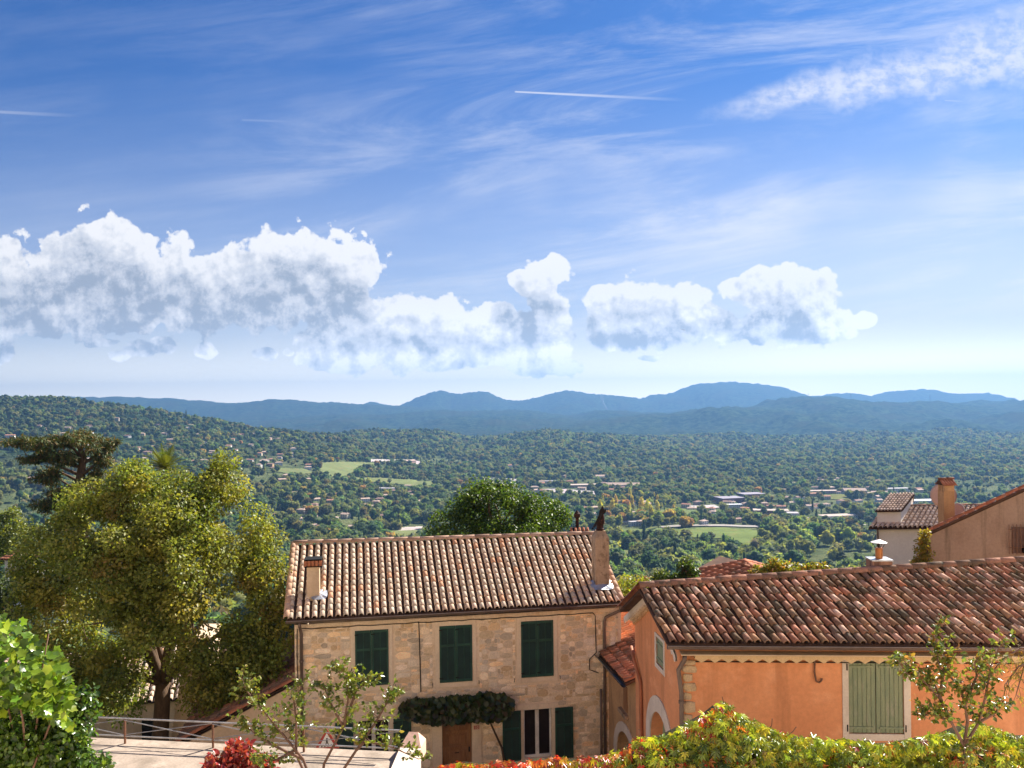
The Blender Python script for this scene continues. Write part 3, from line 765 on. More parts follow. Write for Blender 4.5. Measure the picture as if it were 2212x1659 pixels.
# spacing grows with distance: about 6 m near, .0042 of the distance farther on
for y0, y1, sp in ((200, 320, 7.5), (320, 600, 9.0), (600, 900, 10.5), (900, 1300, 11.2), (1300, 2000, 10.2), (2000, 3000, 11), (3000, 4050, 15)):
    area = 0.74 * (y1 ** 2 - y0 ** 2)
    n = int(area / sp ** 2)
    r2 = tr_.random(n) * (y1 ** 2 - y0 ** 2) + y0 ** 2
    y = np.sqrt(r2); x = (tr_.random(n) * 2 - 1) * 0.74 * y
    xs.append(x); ysn.append(y)
xs = np.concatenate(xs); ysn = np.concatenate(ysn)
keep = np.ones(len(xs), bool)
for pl in blocked:
    for sh in (-4, 12, 30): keep &= ~inside(pl, xs * (ysn + sh) / ysn, ysn + sh)
hs = np.array(footprints)
for (hx, hy, hr_, hw) in footprints:
    front = 11 + 0.012 * hy
    ax_ = xs - hx * (ysn / hy)
    keep &= ~((np.abs(ax_) < hr_ * 0.95) & (ysn > hy - hw / 2 - front) & (ysn < hy + hw / 2 + 2))
# clearings thin the wood on the inhabited slopes
den = fbm(xs / 170, ysn / 170, 4, 77) + 0.5
keep &= ~((den < 0.45) & (ysn < 3000) & (tr_.random(len(xs)) < 0.80))
xs = xs[keep]; ysn = ysn[keep]
zs = ground_z(xs, ysn)
u = tr_.random(len(xs)); patch = fbm(xs / 300, ysn / 300, 4, 91) + 0.5
pinew = np.clip((zs + 130) / 60, 0, 1) * 0.35
kind = np.where(u < 0.20 + pinew * 0.6, 4, np.where(u < 0.80, tr_.integers(0, 3, len(xs)), 3))
kind = np.where(tr_.random(len(xs)) < 0.035, 5, kind)
autumn = (tr_.random(len(xs)) < np.where(patch > 0.60, 0.12, 0.012)) & (ysn < 3500)
kpx = CX + F * xs / ysn; kpy = HY - F * zs / ysn
gold = (kpx > 1285) & (kpx < 1460) & (kpy > 1080) & (kpy < 1140) & (tr_.random(len(xs)) < .6)
kind = np.where(gold, tr_.choice([6, 8, 8, 8, 8, 7, 3, 3], len(xs)), kind)
lush = (kpx > 1640) & (kpx < 1900) & (kpy > 1145) & (tr_.random(len(xs)) < .45)
kind = np.where(lush, tr_.choice([8, 8, 3, 0], len(xs)), kind)
kind = np.where(autumn, tr_.choice([7, 8, 8, 3, 3], len(xs)), kind)
scl = (0.60 + 1.3 * tr_.random(len(xs)) ** 2) * np.where(ysn > 1300, 1.15, 1.42) * np.where(ysn > 2000, np.clip(ysn / 2000, 1, 2.4) ** 0.75, 1.0)
rot = tr_.random(len(xs)) * 6.283
# trees one picks out at a glance, set singly
PICK = [(1330, 1100, 6, 1.4), (1352, 1098, 7, 1.5), (1366, 1100, 6, 1.3), (1398, 1122, 6, 1.7), (1420, 1118, 6, 1.5), (1382, 1120, 8, 1.5), (1455, 1120, 6, 1.2), (1462, 1122, 6, 1.0),
 (1312, 1122, 7, 1.4), (1326, 1130, 7, 1.1), (1478, 1140, 7, 1.5), (1490, 1138, 7, 1.3), (1396, 1138, 7, 1.3), (1340, 1112, 8, 1.2), (1300, 1108, 8, 1.2), (1436, 1118, 5, 1.3),
 (770, 1105, 5, 1.2), (776, 1108, 5, 1.2), (725, 1108, 5, 1.1), (672, 1120, 5, 1.2), (678, 1126, 5, 1.2), (775, 1132, 5, 1.3), (782, 1130, 5, 1.2), (655, 1080, 5, 1.2), (749, 1092, 5, 1.1), (822, 1068, 5, 1.1), (897, 1095, 5, 1.1), (962, 1025, 5, 1.2),
 (834, 1142, 0, 1.0), (858, 1146, 4, .8), (745, 1160, 1, 1.7), (700, 1158, 2, 1.6), (720, 1166, 0, 1.7), (762, 1168, 1, 1.5), (650, 1160, 8, 1.3), (820, 1168, 3, 1.0), (690, 1080, 8, 1.4), (668, 1090, 3, 1.3), (622, 1100, 8, 1.2),
 (1500, 1190, 0, 1.5), (1450, 1205, 1, 1.6), (1400, 1208, 2, 1.5), (1560, 1200, 3, 1.5), (1620, 1210, 1, 1.5), (1430, 1180, 0, 1.4), (1380, 1180, 4, 1.3), (1690, 1190, 1, 1.6), (1740, 1170, 2, 1.6), (1790, 1180, 8, 1.6), (1830, 1190, 0, 1.5), (1860, 1170, 7, 1.1), (1730, 1200, 8, 1.5), (1660, 1195, 0, 1.4), (1520, 1215, 2, 1.5)]
px_x = []; px_y = []; px_k = []; px_s = []
for (px, py, kd, sc_) in PICK:
    q = land_hit(px, py, 300)
    if q is not None: px_x.append(q[0]); px_y.append(q[1]); px_k.append(kd); px_s.append(sc_)
ptz = ground_z(np.array(px_x), np.array(px_y))
Z0 = lambda x, y, z: np.stack([x, y, z], -1)
# individuals: the hand-set ones and the nearest of the rest that stand clear in the picture
ang = np.abs(xs / ysn) < 0.63
ipx = CX + F * (xs / ysn); ipy = HY - F * ((zs + 7) / ysn)
vis = ang & (ipy > 900) & ~((ipx > 615) & (ipx < 1345) & (ipy > 1160)) & ~((ipx > 1375) & (ipy > 1235)) & ~((ipx < 620) & (ipx > 130) & (ipy > 1050)) & (ipy < 1290) & ~((ipx > 1890) & (ipy > 1090)) & ~((ipx > 930) & (ipx < 1240) & (ipy > 1060))
edge = vis & (ipx < 80)
edge_far = np.sort(ysn[edge])[min(30, edge.sum() - 1)] if edge.any() else 0
vis &= ~(edge & (ysn > edge_far))
order = np.argsort(np.where(vis, ysn, 1e9))[:190]
KINDLAB = {0: 'dark green round tree', 1: 'mid green broad tree', 2: 'deep green dense tree', 3: 'olive green loose tree', 4: 'flat-topped dark pine', 5: 'slim dark cypress', 6: 'tall bright yellow poplar', 7: 'rust orange autumn tree', 8: 'fresh lime green tree'}
PLUR = {0: 'dark green round trees', 1: 'mid green broad trees', 2: 'deep green dense trees', 3: 'olive green loose trees', 4: 'flat-topped dark pines', 5: 'slim dark cypresses', 6: 'tall bright yellow poplars', 7: 'rust orange autumn trees', 8: 'fresh lime green trees'}
def where_is(px):
    if px < 35: return 'at the edge beside the cedar slope'
    if px < 75: return 'below the cedar tips on the slope'
    if px < 150: return 'on the slope past the cedar'
    if px < 620: return 'on the slope behind the big linden'
    if px < 700: return 'above the tall house chimney at the roof corner'
    if px < 940: return 'beyond the stone house roof ridge'
    if px < 1290: return 'beside the round green tree behind the roof'
    if px < 1440: return 'in the valley past the cowl chimney'
    if px < 1700: return 'below the bright green meadow'
    return 'in the wood left of the white villa'
PCOL = [bpy.data.objects] and PROTO
made = {}
def place_tree(x, y, z, kd, sc_, rt):
    px = CX + F * x / y; pyb = HY - F * z / y
    nm, me = PROTO[kd]
    o = link(nm, me, None, Matrix.Translation((x, y, z - 0.4)) @ Matrix.Rotation(rt, 4, 'Z') @ Matrix.Diagonal((sc_, sc_, sc_ * 1.02, 1)))
    sz = sc_ * F / y
    row = 'high up' if pyb < 1060 else ('midway down' if pyb < 1150 else 'low down')
    lab = ('small ' if sz < 1.4 else ('middling ' if sz < 2.6 else 'large ')) + KINDLAB[kd] + ' ' + row + ' ' + where_is(px)
    tag(o, lab, 'tree', lab.replace(KINDLAB[kd], PLUR[kd]))
    made.setdefault(kd, o)
for i in range(len(px_x)): place_tree(px_x[i], px_y[i], ptz[i], px_k[i], px_s[i] * (1.45 if px_k[i] >= 6 else 1.25), i * 1.7)
for i in order: place_tree(xs[i], ysn[i], zs[i], int(kind[i]), float(scl[i]), float(rot[i]))
rest = np.ones(len(xs), bool); rest[order] = False
for kd in range(9):
    if kd not in made:
        i = int(np.argmax(rest & (kind == kd))); place_tree(xs[i], ysn[i], zs[i], kd, float(scl[i]), 0.0); rest[i] = False
# the mass of the woodland: one object, its trees set by geometry nodes on stored points
rx, ry, rz, rk, rs, rr2 = xs[rest], ysn[rest], zs[rest], kind[rest], scl[rest], rot[rest]
me = bpy.data.meshes.new('woodland')
me.vertices.add(len(rx)); me.vertices.foreach_set('co', np.stack([rx, ry, rz - 0.4], -1).astype(np.float32).ravel())
for nm_, tp, vals in (('kind', 'INT', rk.astype(np.int32)), ('size', 'FLOAT', rs.astype(np.float32)), ('turn', 'FLOAT', rr2.astype(np.float32))):
    at = me.attributes.new(nm_, tp, 'POINT'); at.data.foreach_set('value', vals)
wood = link('woodland', me)
tag(wood, 'mixed wood covering the valley floor and its slopes', None, None, 'stuff')
gn = bpy.data.node_groups.new('woodland', 'GeometryNodeTree')
gn.interface.new_socket('Geometry', in_out='INPUT', socket_type='NodeSocketGeometry')
gn.interface.new_socket('Geometry', in_out='OUTPUT', socket_type='NodeSocketGeometry')
q = NB(gn)
gi_ = q.n('NodeGroupInput'); go_ = q.n('NodeGroupOutput'); jn = q.n('GeometryNodeJoinGeometry')
def attr(n_, tp):
    a = q.n('GeometryNodeInputNamedAttribute', data_type=tp); a.inputs['Name'].default_value = n_; return a.outputs[0]
ka, sa, ta = attr('kind', 'INT'), attr('size', 'FLOAT'), attr('turn', 'FLOAT')
cv = q.n('ShaderNodeCombineXYZ'); q.L(ta, cv.inputs[2])
for kd, ob in sorted(made.items()):
    if not (rk == kd).any(): continue
    cmpn = q.n('FunctionNodeCompare', data_type='INT', operation='EQUAL'); q.L(ka, cmpn.inputs[2]); cmpn.inputs[3].default_value = kd
    oi = q.n('GeometryNodeObjectInfo', transform_space='ORIGINAL'); oi.inputs['Object'].default_value = ob; oi.inputs['As Instance'].default_value = True
    ip = q.n('GeometryNodeInstanceOnPoints')
    q.L(gi_.outputs[0], ip.inputs['Points']); q.L(cmpn.outputs[0], ip.inputs['Selection']); q.L(oi.outputs['Geometry'], ip.inputs['Instance'])
    e2r = q.n('FunctionNodeEulerToRotation'); q.L(cv.outputs[0], e2r.inputs[0])
    q.L(e2r.outputs[0], ip.inputs['Rotation']); q.L(sa, ip.inputs['Scale'])
    q.L(ip.outputs[0], jn.inputs[0])
q.L(jn.outputs[0], go_.inputs[0])
md_ = wood.modifiers.new('woodland', 'NODES'); md_.node_group = gn

# pylons on the far ridge
def pylon(px, py, D, h, lab):
    x, y, z = P(px, py, D)
    z = ground1(x, D)
    t = thing('power_pylon', lab, 'pylon', (x, D, z), 'power pylons on the wooded ridge')
    leg = lambda sx, sy: MB().tube([(x + sx * h * .12, D + sy * h * .12, z - 1), (x + sx * .6, D + sy * .6, z + h * .7), (x, D, z + h)], [.4, .35, .25], 4)
    for sx in (-1, 1):
        for sy in (-1, 1): leg(sx, sy).build('leg', M_black, t)
    for v in (.66, .78, .9):
        MB().tube([(x - h * .14, D, z + h * v), (x + h * .14, D, z + h * v)], .3, 4).build('cross_arm', M_black, t)
pylon(1746, 862, 6300, 42, 'thin power pylon on the rounded top of the wooded ridge')
pylon(1838, 858, 6300, 44, 'thin power pylon right of the rounded ridge top')
pylon(2009, 871, 6300, 50, 'thin power pylon above the satellite dish chimney, on the ridge')

# ------------------------------------------------------------------ roofs of canal tiles
def tile_template(r0, r1, L, h=0.92, seg=6, th=0.026):
    """one half-round tapering tile: butt at y=0 (radius r0), head at y=L (radius r1)"""
    V = []
    for (y, r) in ((0, r0), (L, r1)):
        for off in (0, -th):
            for k in range(seg + 1):
                a = math.pi * k / seg
                V.append((-(r + off) * math.cos(a), y, max((r + off) * h * math.sin(a), 0)))
    n = seg + 1; Fc = []
    for k in range(seg):
        Fc.append((k, k + 1, 2 * n + k + 1, 2 * n + k))             # outer
        Fc.append((n + k + 1, n + k, 3 * n + k, 3 * n + k + 1))      # inner
        Fc.append((k + 1, k, n + k, n + k + 1))                      # butt end
    return np.array(V), Fc
def join_inst(name, TV, TF, Ms, tints, mat, parent, smooth=True):
    V = []; T = []; Fc = []
    k = len(TV)
    ff = [np.array(f) for f in TF]
    H = np.c_[TV, np.ones(k)]
    for i, M in enumerate(Ms):
        V.append((H @ np.array(M).T)[:, :3]); T.append(np.repeat(np.array(tints[i])[None, :], k, 0))
        Fc += [tuple(int(q) for q in f + i * k) for f in ff]
    o = link(name, make_mesh(name, np.concatenate(V), Fc, mat, np.concatenate(T), smooth), parent)
    return tag(o, None, None, None, 'stuff')
def tiled_plane(roof, E0, E1, R0, R1, ncol, pitch, mat, tints, nind, wfac=0.46, seed=0, jitter=0.006, umat=None, skip=None, lift=0.0):
    """columns of cover tiles from the eave E0-E1 up to the ridge R0-R1, dark channels between; roof is the part they belong to"""
    q = random.Random(seed)
    E0, E1, R0, R1 = [Vector([float(x) for x in p]) for p in (E0, E1, R0, R1)]
    wid = (E1 - E0).length / ncol
    Lt = pitch * 1.28
    TV, TF = tile_template(wid * wfac, wid * wfac * 0.80, Lt)
    variants = [make_mesh('tile', TV, TF, mat, np.repeat(np.array(t)[None, :], len(TV), 0), True) for t in tints]
    UV_, UF_ = tile_template(wid * 0.40, wid * 0.46, Lt, 0.6, 4)
    UV_ = UV_ * np.array([1, 1, -1])
    item = []; und = []
    for j in range(ncol):
        s = (j + 0.5) / ncol
        e = E0.lerp(E1, s); r = R0.lerp(R1, s)
        d = (r - e); Lc = d.length; d.normalize()
        ax = (E1 - E0).normalized(); ax = (ax - d * ax.dot(d)).normalized()
        nz = ax.cross(d).normalized()
        if nz.z < 0: nz = -nz; 
        sc = ((E1 - E0).length * (1 - 0) / ncol) / wid
        k = 0
        while k * pitch < Lc - 0.04:
            y = k * pitch
            tp = (y / Lc)
            loc_w = ((E1 - E0) * (1 - tp) + (R1 - R0) * tp).length / ncol / wid
            p = e + d * (y + q.uniform(-jitter, jitter)) + nz * (0.052 + lift) + ax * q.uniform(-jitter, jitter)
            tilt = Matrix.Rotation(-0.085 + q.uniform(-.015, .015), 4, 'X') @ Matrix.Rotation(q.uniform(-.02, .02) * jitter / .006, 4, 'Z')
            ys_ = min(1.0, (Lc - y + 0.05) / Lt)
            B = Matrix(((ax.x, d.x, nz.x, p.x), (ax.y, d.y, nz.y, p.y), (ax.z, d.z, nz.z, p.z), (0, 0, 0, 1))) @ tilt @ Matrix.Diagonal((loc_w, ys_, 1, 1))
            if not (skip and skip(p)):
                item.append((B, q.randrange(len(tints)), p.y))
            pu = e + d * y + ax * (wid * loc_w * 0.5) + nz * (0.028 + lift)
            Bu = Matrix(((ax.x, d.x, nz.x, pu.x), (ax.y, d.y, nz.y, pu.y), (ax.z, d.z, nz.z, pu.z), (0, 0, 0, 1))) @ Matrix.Rotation(-0.04, 4, 'X') @ Matrix.Diagonal((loc_w, ys_, 1, 1))
            und.append(Bu); k += 1
    def fov(B):
        t = B.translation; return abs(t.x / t.y) < 0.63
    item.sort(key=lambda t: (not fov(t[0]), t[2]))
    for B, v, _ in item[:nind]: link('tile', variants[v], roof, B)
    if item[nind:]:
        join_inst('tile', TV, TF, [t[0] for t in item[nind:]], [tints[t[1]] for t in item[nind:]], mat, roof)
    join_inst('channel', UV_, UF_, und, [(1, 1, 1)] * len(und), umat or M_under, roof)
def ridge_tiles(roof, A, B_, n, r, mat, tints, seed=1, sag=0.0):
    q = random.Random(seed)
    A = Vector([float(x) for x in A]); B_ = Vector([float(x) for x in B_])
    d = (B_ - A); L = d.length / n; d.normalize()
    TV, TF = tile_template(r, r * 0.86, L * 1.10, 0.85, 7)
    vs = [make_mesh('ridge_tile', TV, TF, mat, np.repeat(np.array(t)[None, :], len(TV), 0), True) for t in tints]
    up = Vector((0, 0, 1)); ax = d.cross(up).normalized(); nz = ax.cross(d).normalized()
    for i in range(n):
        p = A + d * (L * i) + nz * (0.01 + q.uniform(-.006, .006))
        M = Matrix(((ax.x, d.x, nz.x, p.x), (ax.y, d.y, nz.y, p.y), (ax.z, d.z, nz.z, p.z), (0, 0, 0, 1))) @ Matrix.Rotation(0.03 + q.uniform(-.01, .01), 4, 'X')
        link('ridge_tile', q.choice(vs), roof, M)
def gutter(parent, A, B_, r, out, mat, name='gutter'):
    """half-round channel hung from A to B"""
    A = Vector([float(x) for x in A]); B_ = Vector([float(x) for x in B_]); out = Vector([float(x) for x in out]).normalized()
    V = []; Fc = []; n = 9
    for p in (A, B_):
        for rr_ in (r, r - 0.006):
            for k in range(n):
                a = math.pi * k / (n - 1)
                V.append(p + out * (-rr_ * math.cos(a)) + Vector((0, 0, -rr_ * math.sin(a))))
    for k in range(n - 1):
        Fc += [(k, k + 1, 2 * n + k + 1, 2 * n + k), (n + k + 1, n + k, 3 * n + k, 3 * n + k + 1)]
        Fc += [(k + 1, k, n + k, n + k + 1), (2 * n + k, 2 * n + k + 1, 3 * n + k + 1, 3 * n + k)]
    Fc += [(0, n, 3 * n, 2 * n), (n - 1, 3 * n - 1, 4 * n - 1, 2 * n - 1)]
    o = link(name, make_mesh(name, V, Fc, mat, None, True), parent)
    L = (B_ - A).length; m_ = int(L / 0.6)
    rim = MB().tube([A + out * r + Vector((0, 0, .006)), B_ + out * r + Vector((0, 0, .006))], 0.012, 6)
    rim.build('bead', mat, o)
    return o
def wall_with_holes(fr, u0, u1, v0, v1, holes, depth=0.22):
    """flat wall with openings, each with its reveals; holes: (ua, ub, va, vb)"""
    us = sorted({u0, u1, *[h[0] for h in holes], *[h[1] for h in holes]}); vs = sorted({v0, v1, *[h[2] for h in holes], *[h[3] for h in holes]})
    m_ = MB()
    for i in range(len(us) - 1):
        for j in range(len(vs) - 1):
            cu, cv = (us[i] + us[i + 1]) / 2, (vs[j] + vs[j + 1]) / 2
            if any(h[0] < cu < h[1] and h[2] < cv < h[3] for h in holes): continue
            m_.poly(fr(us[i], vs[j]), fr(us[i + 1], vs[j]), fr(us[i + 1], vs[j + 1]), fr(us[i], vs[j + 1]))
    for (a, c, d, e) in holes:
        for (x0, y0, x1, y1) in ((a, d, a, e), (c, e, c, d), (a, e, c, e), (c, d, a, d)):
            m_.poly(fr(x0, y0), fr(x1, y1), fr(x1, y1, -depth), fr(x0, y0, -depth))
        m_.poly(fr(a, d, -depth), fr(c, d, -depth), fr(c, e, -depth), fr(a, e, -depth))
    return m_

# ------------------------------------------------------------------ the stone house
SL = P(636, 1350, 25.5)
_d = pdir(1341, 1312); SR = _d * (SL[2] / _d[2])
su = SR - SL; su[2] = 0; SLEN = np.linalg.norm(su); su /= SLEN
sn = np.array([su[1], -su[0], 0.0])
SG = -11.95                                  # street level at the house
SH = SL[2] - SG
sfr = frame((SL[0], SL[1], SG), su, sn)
def suv(px, py, w=0.0):
    h = plane_hit(px, py, SL + sn * w, sn) - np.array([SL[0], SL[1], SG])
    return float(np.dot(h, su)), float(h[2])
SDEP = 7.2
stone_house = thing('stone_house', 'rubble stone house with dark green shutters under the pale tiled roof', 'house', (SL + SR) / 2 * np.array([1, 1, 0]) + np.array([0, 0, SG]))
def rect(x0, x1, y0, y1):
    a = suv(x0, (y0 + y1) / 2); c = suv(x1, (y0 + y1) / 2); t = suv((x0 + x1) / 2, y0); l = suv((x0 + x1) / 2, y1)
    return [a[0], c[0], l[1], t[1]]
UPW = [(rect(758, 848, 1350, 1492), rect(768, 838.5, 1361, 1481)), (rect(940, 1029, 1340, 1484), rect(950, 1019, 1351, 1473)), (rect(1116, 1204, 1331, 1473), rect(1126, 1194, 1341, 1462))]
DOOR = rect(955, 1020, 1540, 1712)
LWR = rect(1131, 1192, 1531, 1637)
LWL = rect(771, 843, 1555, 1641)
holes = [tuple(x[1]) for x in UPW] + [tuple(DOOR), tuple(LWR), tuple(LWL)]
wm = wall_with_holes(sfr, 0, SLEN, -0.3, SH, holes)
wm.poly(sfr(0, -.3, -SDEP), sfr(0, -.3), sfr(0, SH), sfr(0, SH, -SDEP))
wm.poly(sfr(SLEN, -.3), sfr(SLEN, -.3, -SDEP), sfr(SLEN, SH, -SDEP), sfr(SLEN, SH))
wm.poly(sfr(SLEN, -.3, -SDEP), sfr(0, -.3, -SDEP), sfr(0, SH, -SDEP), sfr(SLEN, SH, -SDEP))
# roof geometry read from the picture: eave, slope, ridge ends
EL = plane_hit(619, 1339, SL + sn * .36, sn); ER = plane_hit(1343.5, 1303, SL + sn * .36, sn)
ez_ = (EL[2] + ER[2]) / 2; EL[2] = ER[2] = ez_
sl = 0.47
fall = -sn + np.array([0, 0, sl]); rn = np.cross(su, fall)
RL = plane_hit(634, 1178, EL, rn); RR = plane_hit(1281, 1157, EL, rn)
wm.poly(sfr(0, SH), (RL + RR) / 2 * 0 + np.array([*sfr(0, 0, np.dot(RL - SL, sn))[:2], RL[2] - .12]), sfr(0, SH, -SDEP))
wm.poly(sfr(SLEN, SH), sfr(SLEN, SH, -SDEP), np.array([*sfr(SLEN, 0, np.dot(RR - SL, sn))[:2], RR[2] - .12]))
swall = wm.build('wall', M_mortar, stone_house)

# rubble: irregular stones laid on a fine grid, larger ones first
def stones():
    q = random.Random(3)
    cu, cv = 0.098, 0.082
    nu, nv = int(SLEN / cu), int((SH - .1) / cv)
    occ = np.zeros((nu, nv), bool)
    pad = 0.02
    block = [(x[0][0] - pad, x[0][1] + pad, x[0][2] - pad, x[0][3] + pad) for x in UPW]
    block += [(DOOR[0] - .34, DOOR[1] + .34, -1, DOOR[3] + .3), (LWR[0] - .20, LWR[1] + .20, LWR[2] - .16, LWR[3] + .20), (LWL[0] - .20, LWL[1] + .20, LWL[2] - .16, LWL[3] + .22)]
    for i in range(nu):
        for j in range(nv):
            u_, v_ = (i + .5) * cu, (j + .5) * cv
            if any(a - cu * .45 < u_ < c + cu * .45 and d - cv * .45 < v_ < e + cv * .45 for a, c, d, e in block): occ[i, j] = True
    res = []
    cells = [(i, j) for j in range(nv) for i in range(nu)]
    for (i, j) in cells:
        if occ[i, j]: continue
        for _ in range(8):
            w_ = q.choice([1, 2, 2, 3, 3, 4, 4, 5]); h_ = q.choice([1, 1, 2, 2, 2, 3])
            if h_ == 3 and w_ < 3: continue
            if i + w_ <= nu and j + h_ <= nv and not occ[i:i + w_, j:j + h_].any(): break
        else:
            w_ = h_ = 1
        occ[i:i + w_, j:j + h_] = True
        res.append(((i + w_ / 2) * cu, (j + h_ / 2) * cv, w_ * cu, h_ * cv))
    return res
def stone_variant(seed, sq=None):
    q = random.Random(seed); n = 9
    V = []
    if sq: pass
    ang = sorted(2 * math.pi * (k + q.uniform(-.28, .28)) / n for k in range(n))
    pw = sq or q.uniform(.24, .42)
    ring = []
    for a in ang:
        c, s = math.cos(a), math.sin(a)
        m_ = (abs(c) ** (1 / pw) + abs(s) ** (1 / pw)) ** pw      # squarish outline
        r = 0.5 / m_ * q.uniform(.90, 1.03)
        ring.append((c * r, s * r))
    for sc_, z in ((1.0, 0.0), (0.93, 0.75), (0.74, 1.0)):
        for (x, y) in ring: V.append((x * sc_, y * sc_, z * q.uniform(.85, 1.1) if z else 0.0))
    V.append((0, 0, 1.05))
    Fc = []
    for lv in (0, 1):
        for k in range(n):
            k2 = (k + 1) % n
            Fc.append((lv * n + k, lv * n + k2, (lv + 1) * n + k2, (lv + 1) * n + k))
    for k in range(n): Fc.append((2 * n + k, 2 * n + (k + 1) % n, 3 * n))
    return np.array(V), Fc
SV = [stone_variant(100 + i) for i in range(26)]
stint = []
for i in range(26):
    q = random.Random(i); g = q.choice([.66, .80, .90, 1.0, 1.06, 1.16, 1.28])
    wv = q.choice([(1, 1, 1), (1.0, .97, .90), (1.02, .93, .80), (.97, 1.0, 1.08), (.96, 1.0, 1.06), (1.06, .92, .78)])
    stint.append(tuple(g * x for x in wv))
SM = [make_mesh('stone', v, f, M_stone, np.repeat(np.array(stint[i])[None, :], len(v), 0)) for i, (v, f) in enumerate(SV)]
allst = stones()
q = random.Random(9)
items = []
for (cu_, cv_, w_, h_) in allst:
    kx = q.randrange(26); pr = q.uniform(.012, .030)
    o3 = sfr(cu_, cv_, -0.004)
    M = Matrix(((su[0], 0, sn[0], o3[0]), (su[1], 0, sn[1], o3[1]), (0, 1, 0, o3[2]), (0, 0, 0, 1))) @ Matrix.Rotation(q.uniform(-.06, .06), 4, 'Z') @ Matrix.Diagonal((max(w_ - .010, .03) * 1.06, max(h_ - .008, .03) * 1.08, pr, 1))
    inview = cv_ > 1.0
    items.append((inview, w_ * h_, M, kx))
items.sort(key=lambda t: (-t[0], -t[1]))
for _, _, M, kx in items[:300]: link('stone', SM[kx], swall, M)
# the rest of the rubble, joined
V = []; T = []; Fc = []; o_ = 0
for _, _, M, kx in items[300:]:
    v, f = SV[kx]
    V.append((np.c_[v, np.ones(len(v))] @ np.array(M).T)[:, :3]); T.append(np.repeat(np.array(stint[kx])[None, :], len(v), 0))
    Fc += [tuple(int(a + o_) for a in ff) for ff in f]; o_ += len(v)
tag(link('stone', make_mesh('stone', np.concatenate(V), Fc, M_stone, np.concatenate(T)), swall), None, None, None, 'stuff')

# roof
def deck(A, B_, C_, D_, th=0.10):
    A, B_, C_, D_ = [np.array(x, float) for x in (A, B_, C_, D_)]
    dz = np.array([0, 0, th])
    return MB().box8([A - dz, B_ - dz, C_ - dz, D_ - dz, A, B_, C_, D_])
sroof_mb = deck(EL, ER, RR, RL)
BL = RL + (RL - EL) * np.array([1, 1, -1]); BR = RR + (RR - ER) * np.array([1, 1, -1])
sroof_mb.box8([RL - [0, 0, .1], RR - [0, 0, .1], BR - [0, 0, .1], BL - [0, 0, .1], RL - [0, 0, .002], RR - [0, 0, .002], BR, BL])
sroof = sroof_mb.build('roof', M_under, stone_house)
LT = random.Random(2)
pale = [tuple(g * x for x in c) for g in (.86, .95, 1.0, 1.06, 1.14) for c in ((1, 1, 1), (1.03, .95, .90), (.98, 1.02, 1.03))] + [(1.25, 1.2, 1.2), (1.0, .72, .58)]
tiled_plane(sroof, EL, ER, RL, RR, 45, (RL - EL).dot(RL - EL) ** .5 / 13.4, M_tile_new, pale, 300, 0.355, seed=4, jitter=0.004)
ridge_tiles(sroof, RL + np.array([0, 0, .05]), RR + np.array([0, 0, .05]), 22, 0.13, M_tile_new, [(.75, .6, .55), (.95, .8, .75), (.55, .45, .42), (.85, .72, .66)], 5)
# verge courses along both rakes
for (a, c) in ((EL, RL), (ER, RR)):
    ridge_tiles(sroof, a + np.array([0, 0, .05]), c + np.array([0, 0, .05]), 12, 0.105, M_tile_new, [(.95, .78, .70), (.85, .68, .6)], 6)
gA = EL + sn * .05 + np.array([0, 0, -.015]) - su * .02; gB = ER + sn * .05 + np.array([0, 0, -.015])
sg = gutter(stone_house, gA, gB, 0.085, sn, M_zinc)

M_louvre = plain('shadow_green_louvre', (0.010, 0.036, 0.028), .6, .3)  # darker than the frame: shade between the slats put into the colour
# window surrounds, shutters
def louvre_leaf(parent, a, c, d, e, w0, name='shutter', bars=2):
    sh = MB()
    st = 0.055
    sh.bevbox(sfr, a, a + st, d, e, w0, w0 + .035); sh.bevbox(sfr, c - st, c, d, e, w0, w0 + .035)
    ys_ = [d, d + (e - d) * .63, e - st * 1.4]
    for y in ys_: sh.bevbox(sfr, a + st + .002, c - st - .002, y, y + st * 1.4, w0, w0 + .032)
    mu = (a + c) / 2
    sh.bevbox(sfr, mu - .012, mu + .012, d + .07, e - .07, w0, w0 + .028)
    o = sh.build(name, M_dkgreen, parent)
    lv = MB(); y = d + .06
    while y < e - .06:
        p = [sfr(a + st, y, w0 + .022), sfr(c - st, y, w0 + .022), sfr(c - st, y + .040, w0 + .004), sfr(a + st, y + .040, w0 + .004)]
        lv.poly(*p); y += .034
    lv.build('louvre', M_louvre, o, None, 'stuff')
    for y in (d + .12, e - .14):
        MB().box(sfr, a - .012, a + .09, y, y + .035, w0 + .036, w0 + .046).build('hinge', M_black, o)
    return o
for (fo, ho) in UPW:
    s_ = MB()
    s_.bevbox(sfr, fo[0], ho[0] + .004, fo[2], fo[3], 0.002, .030); s_.bevbox(sfr, ho[1] - .004, fo[1], fo[2], fo[3], 0.002, .030)
    s_.bevbox(sfr, ho[0] + .004, ho[1] - .004, ho[3] - .004, fo[3], 0.002, .030); s_.bevbox(sfr, ho[0] + .004, ho[1] - .004, fo[2], ho[2] + .004, 0.002, .036)
    s_.build('window_surround', M_dressed, stone_house)
    mu = (ho[0] + ho[1]) / 2
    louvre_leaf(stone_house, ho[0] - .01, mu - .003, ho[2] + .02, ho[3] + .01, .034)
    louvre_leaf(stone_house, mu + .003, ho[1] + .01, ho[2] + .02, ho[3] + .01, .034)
    for uu in (fo[0] - .09, fo[1] + .07):
        MB().tube([sfr(uu, fo[2] + .16, .01), sfr(uu, fo[2] + .16, .06), sfr(uu, fo[2] + .06, .07)], .010, 5).build('shutter_stay', M_black, stone_house)
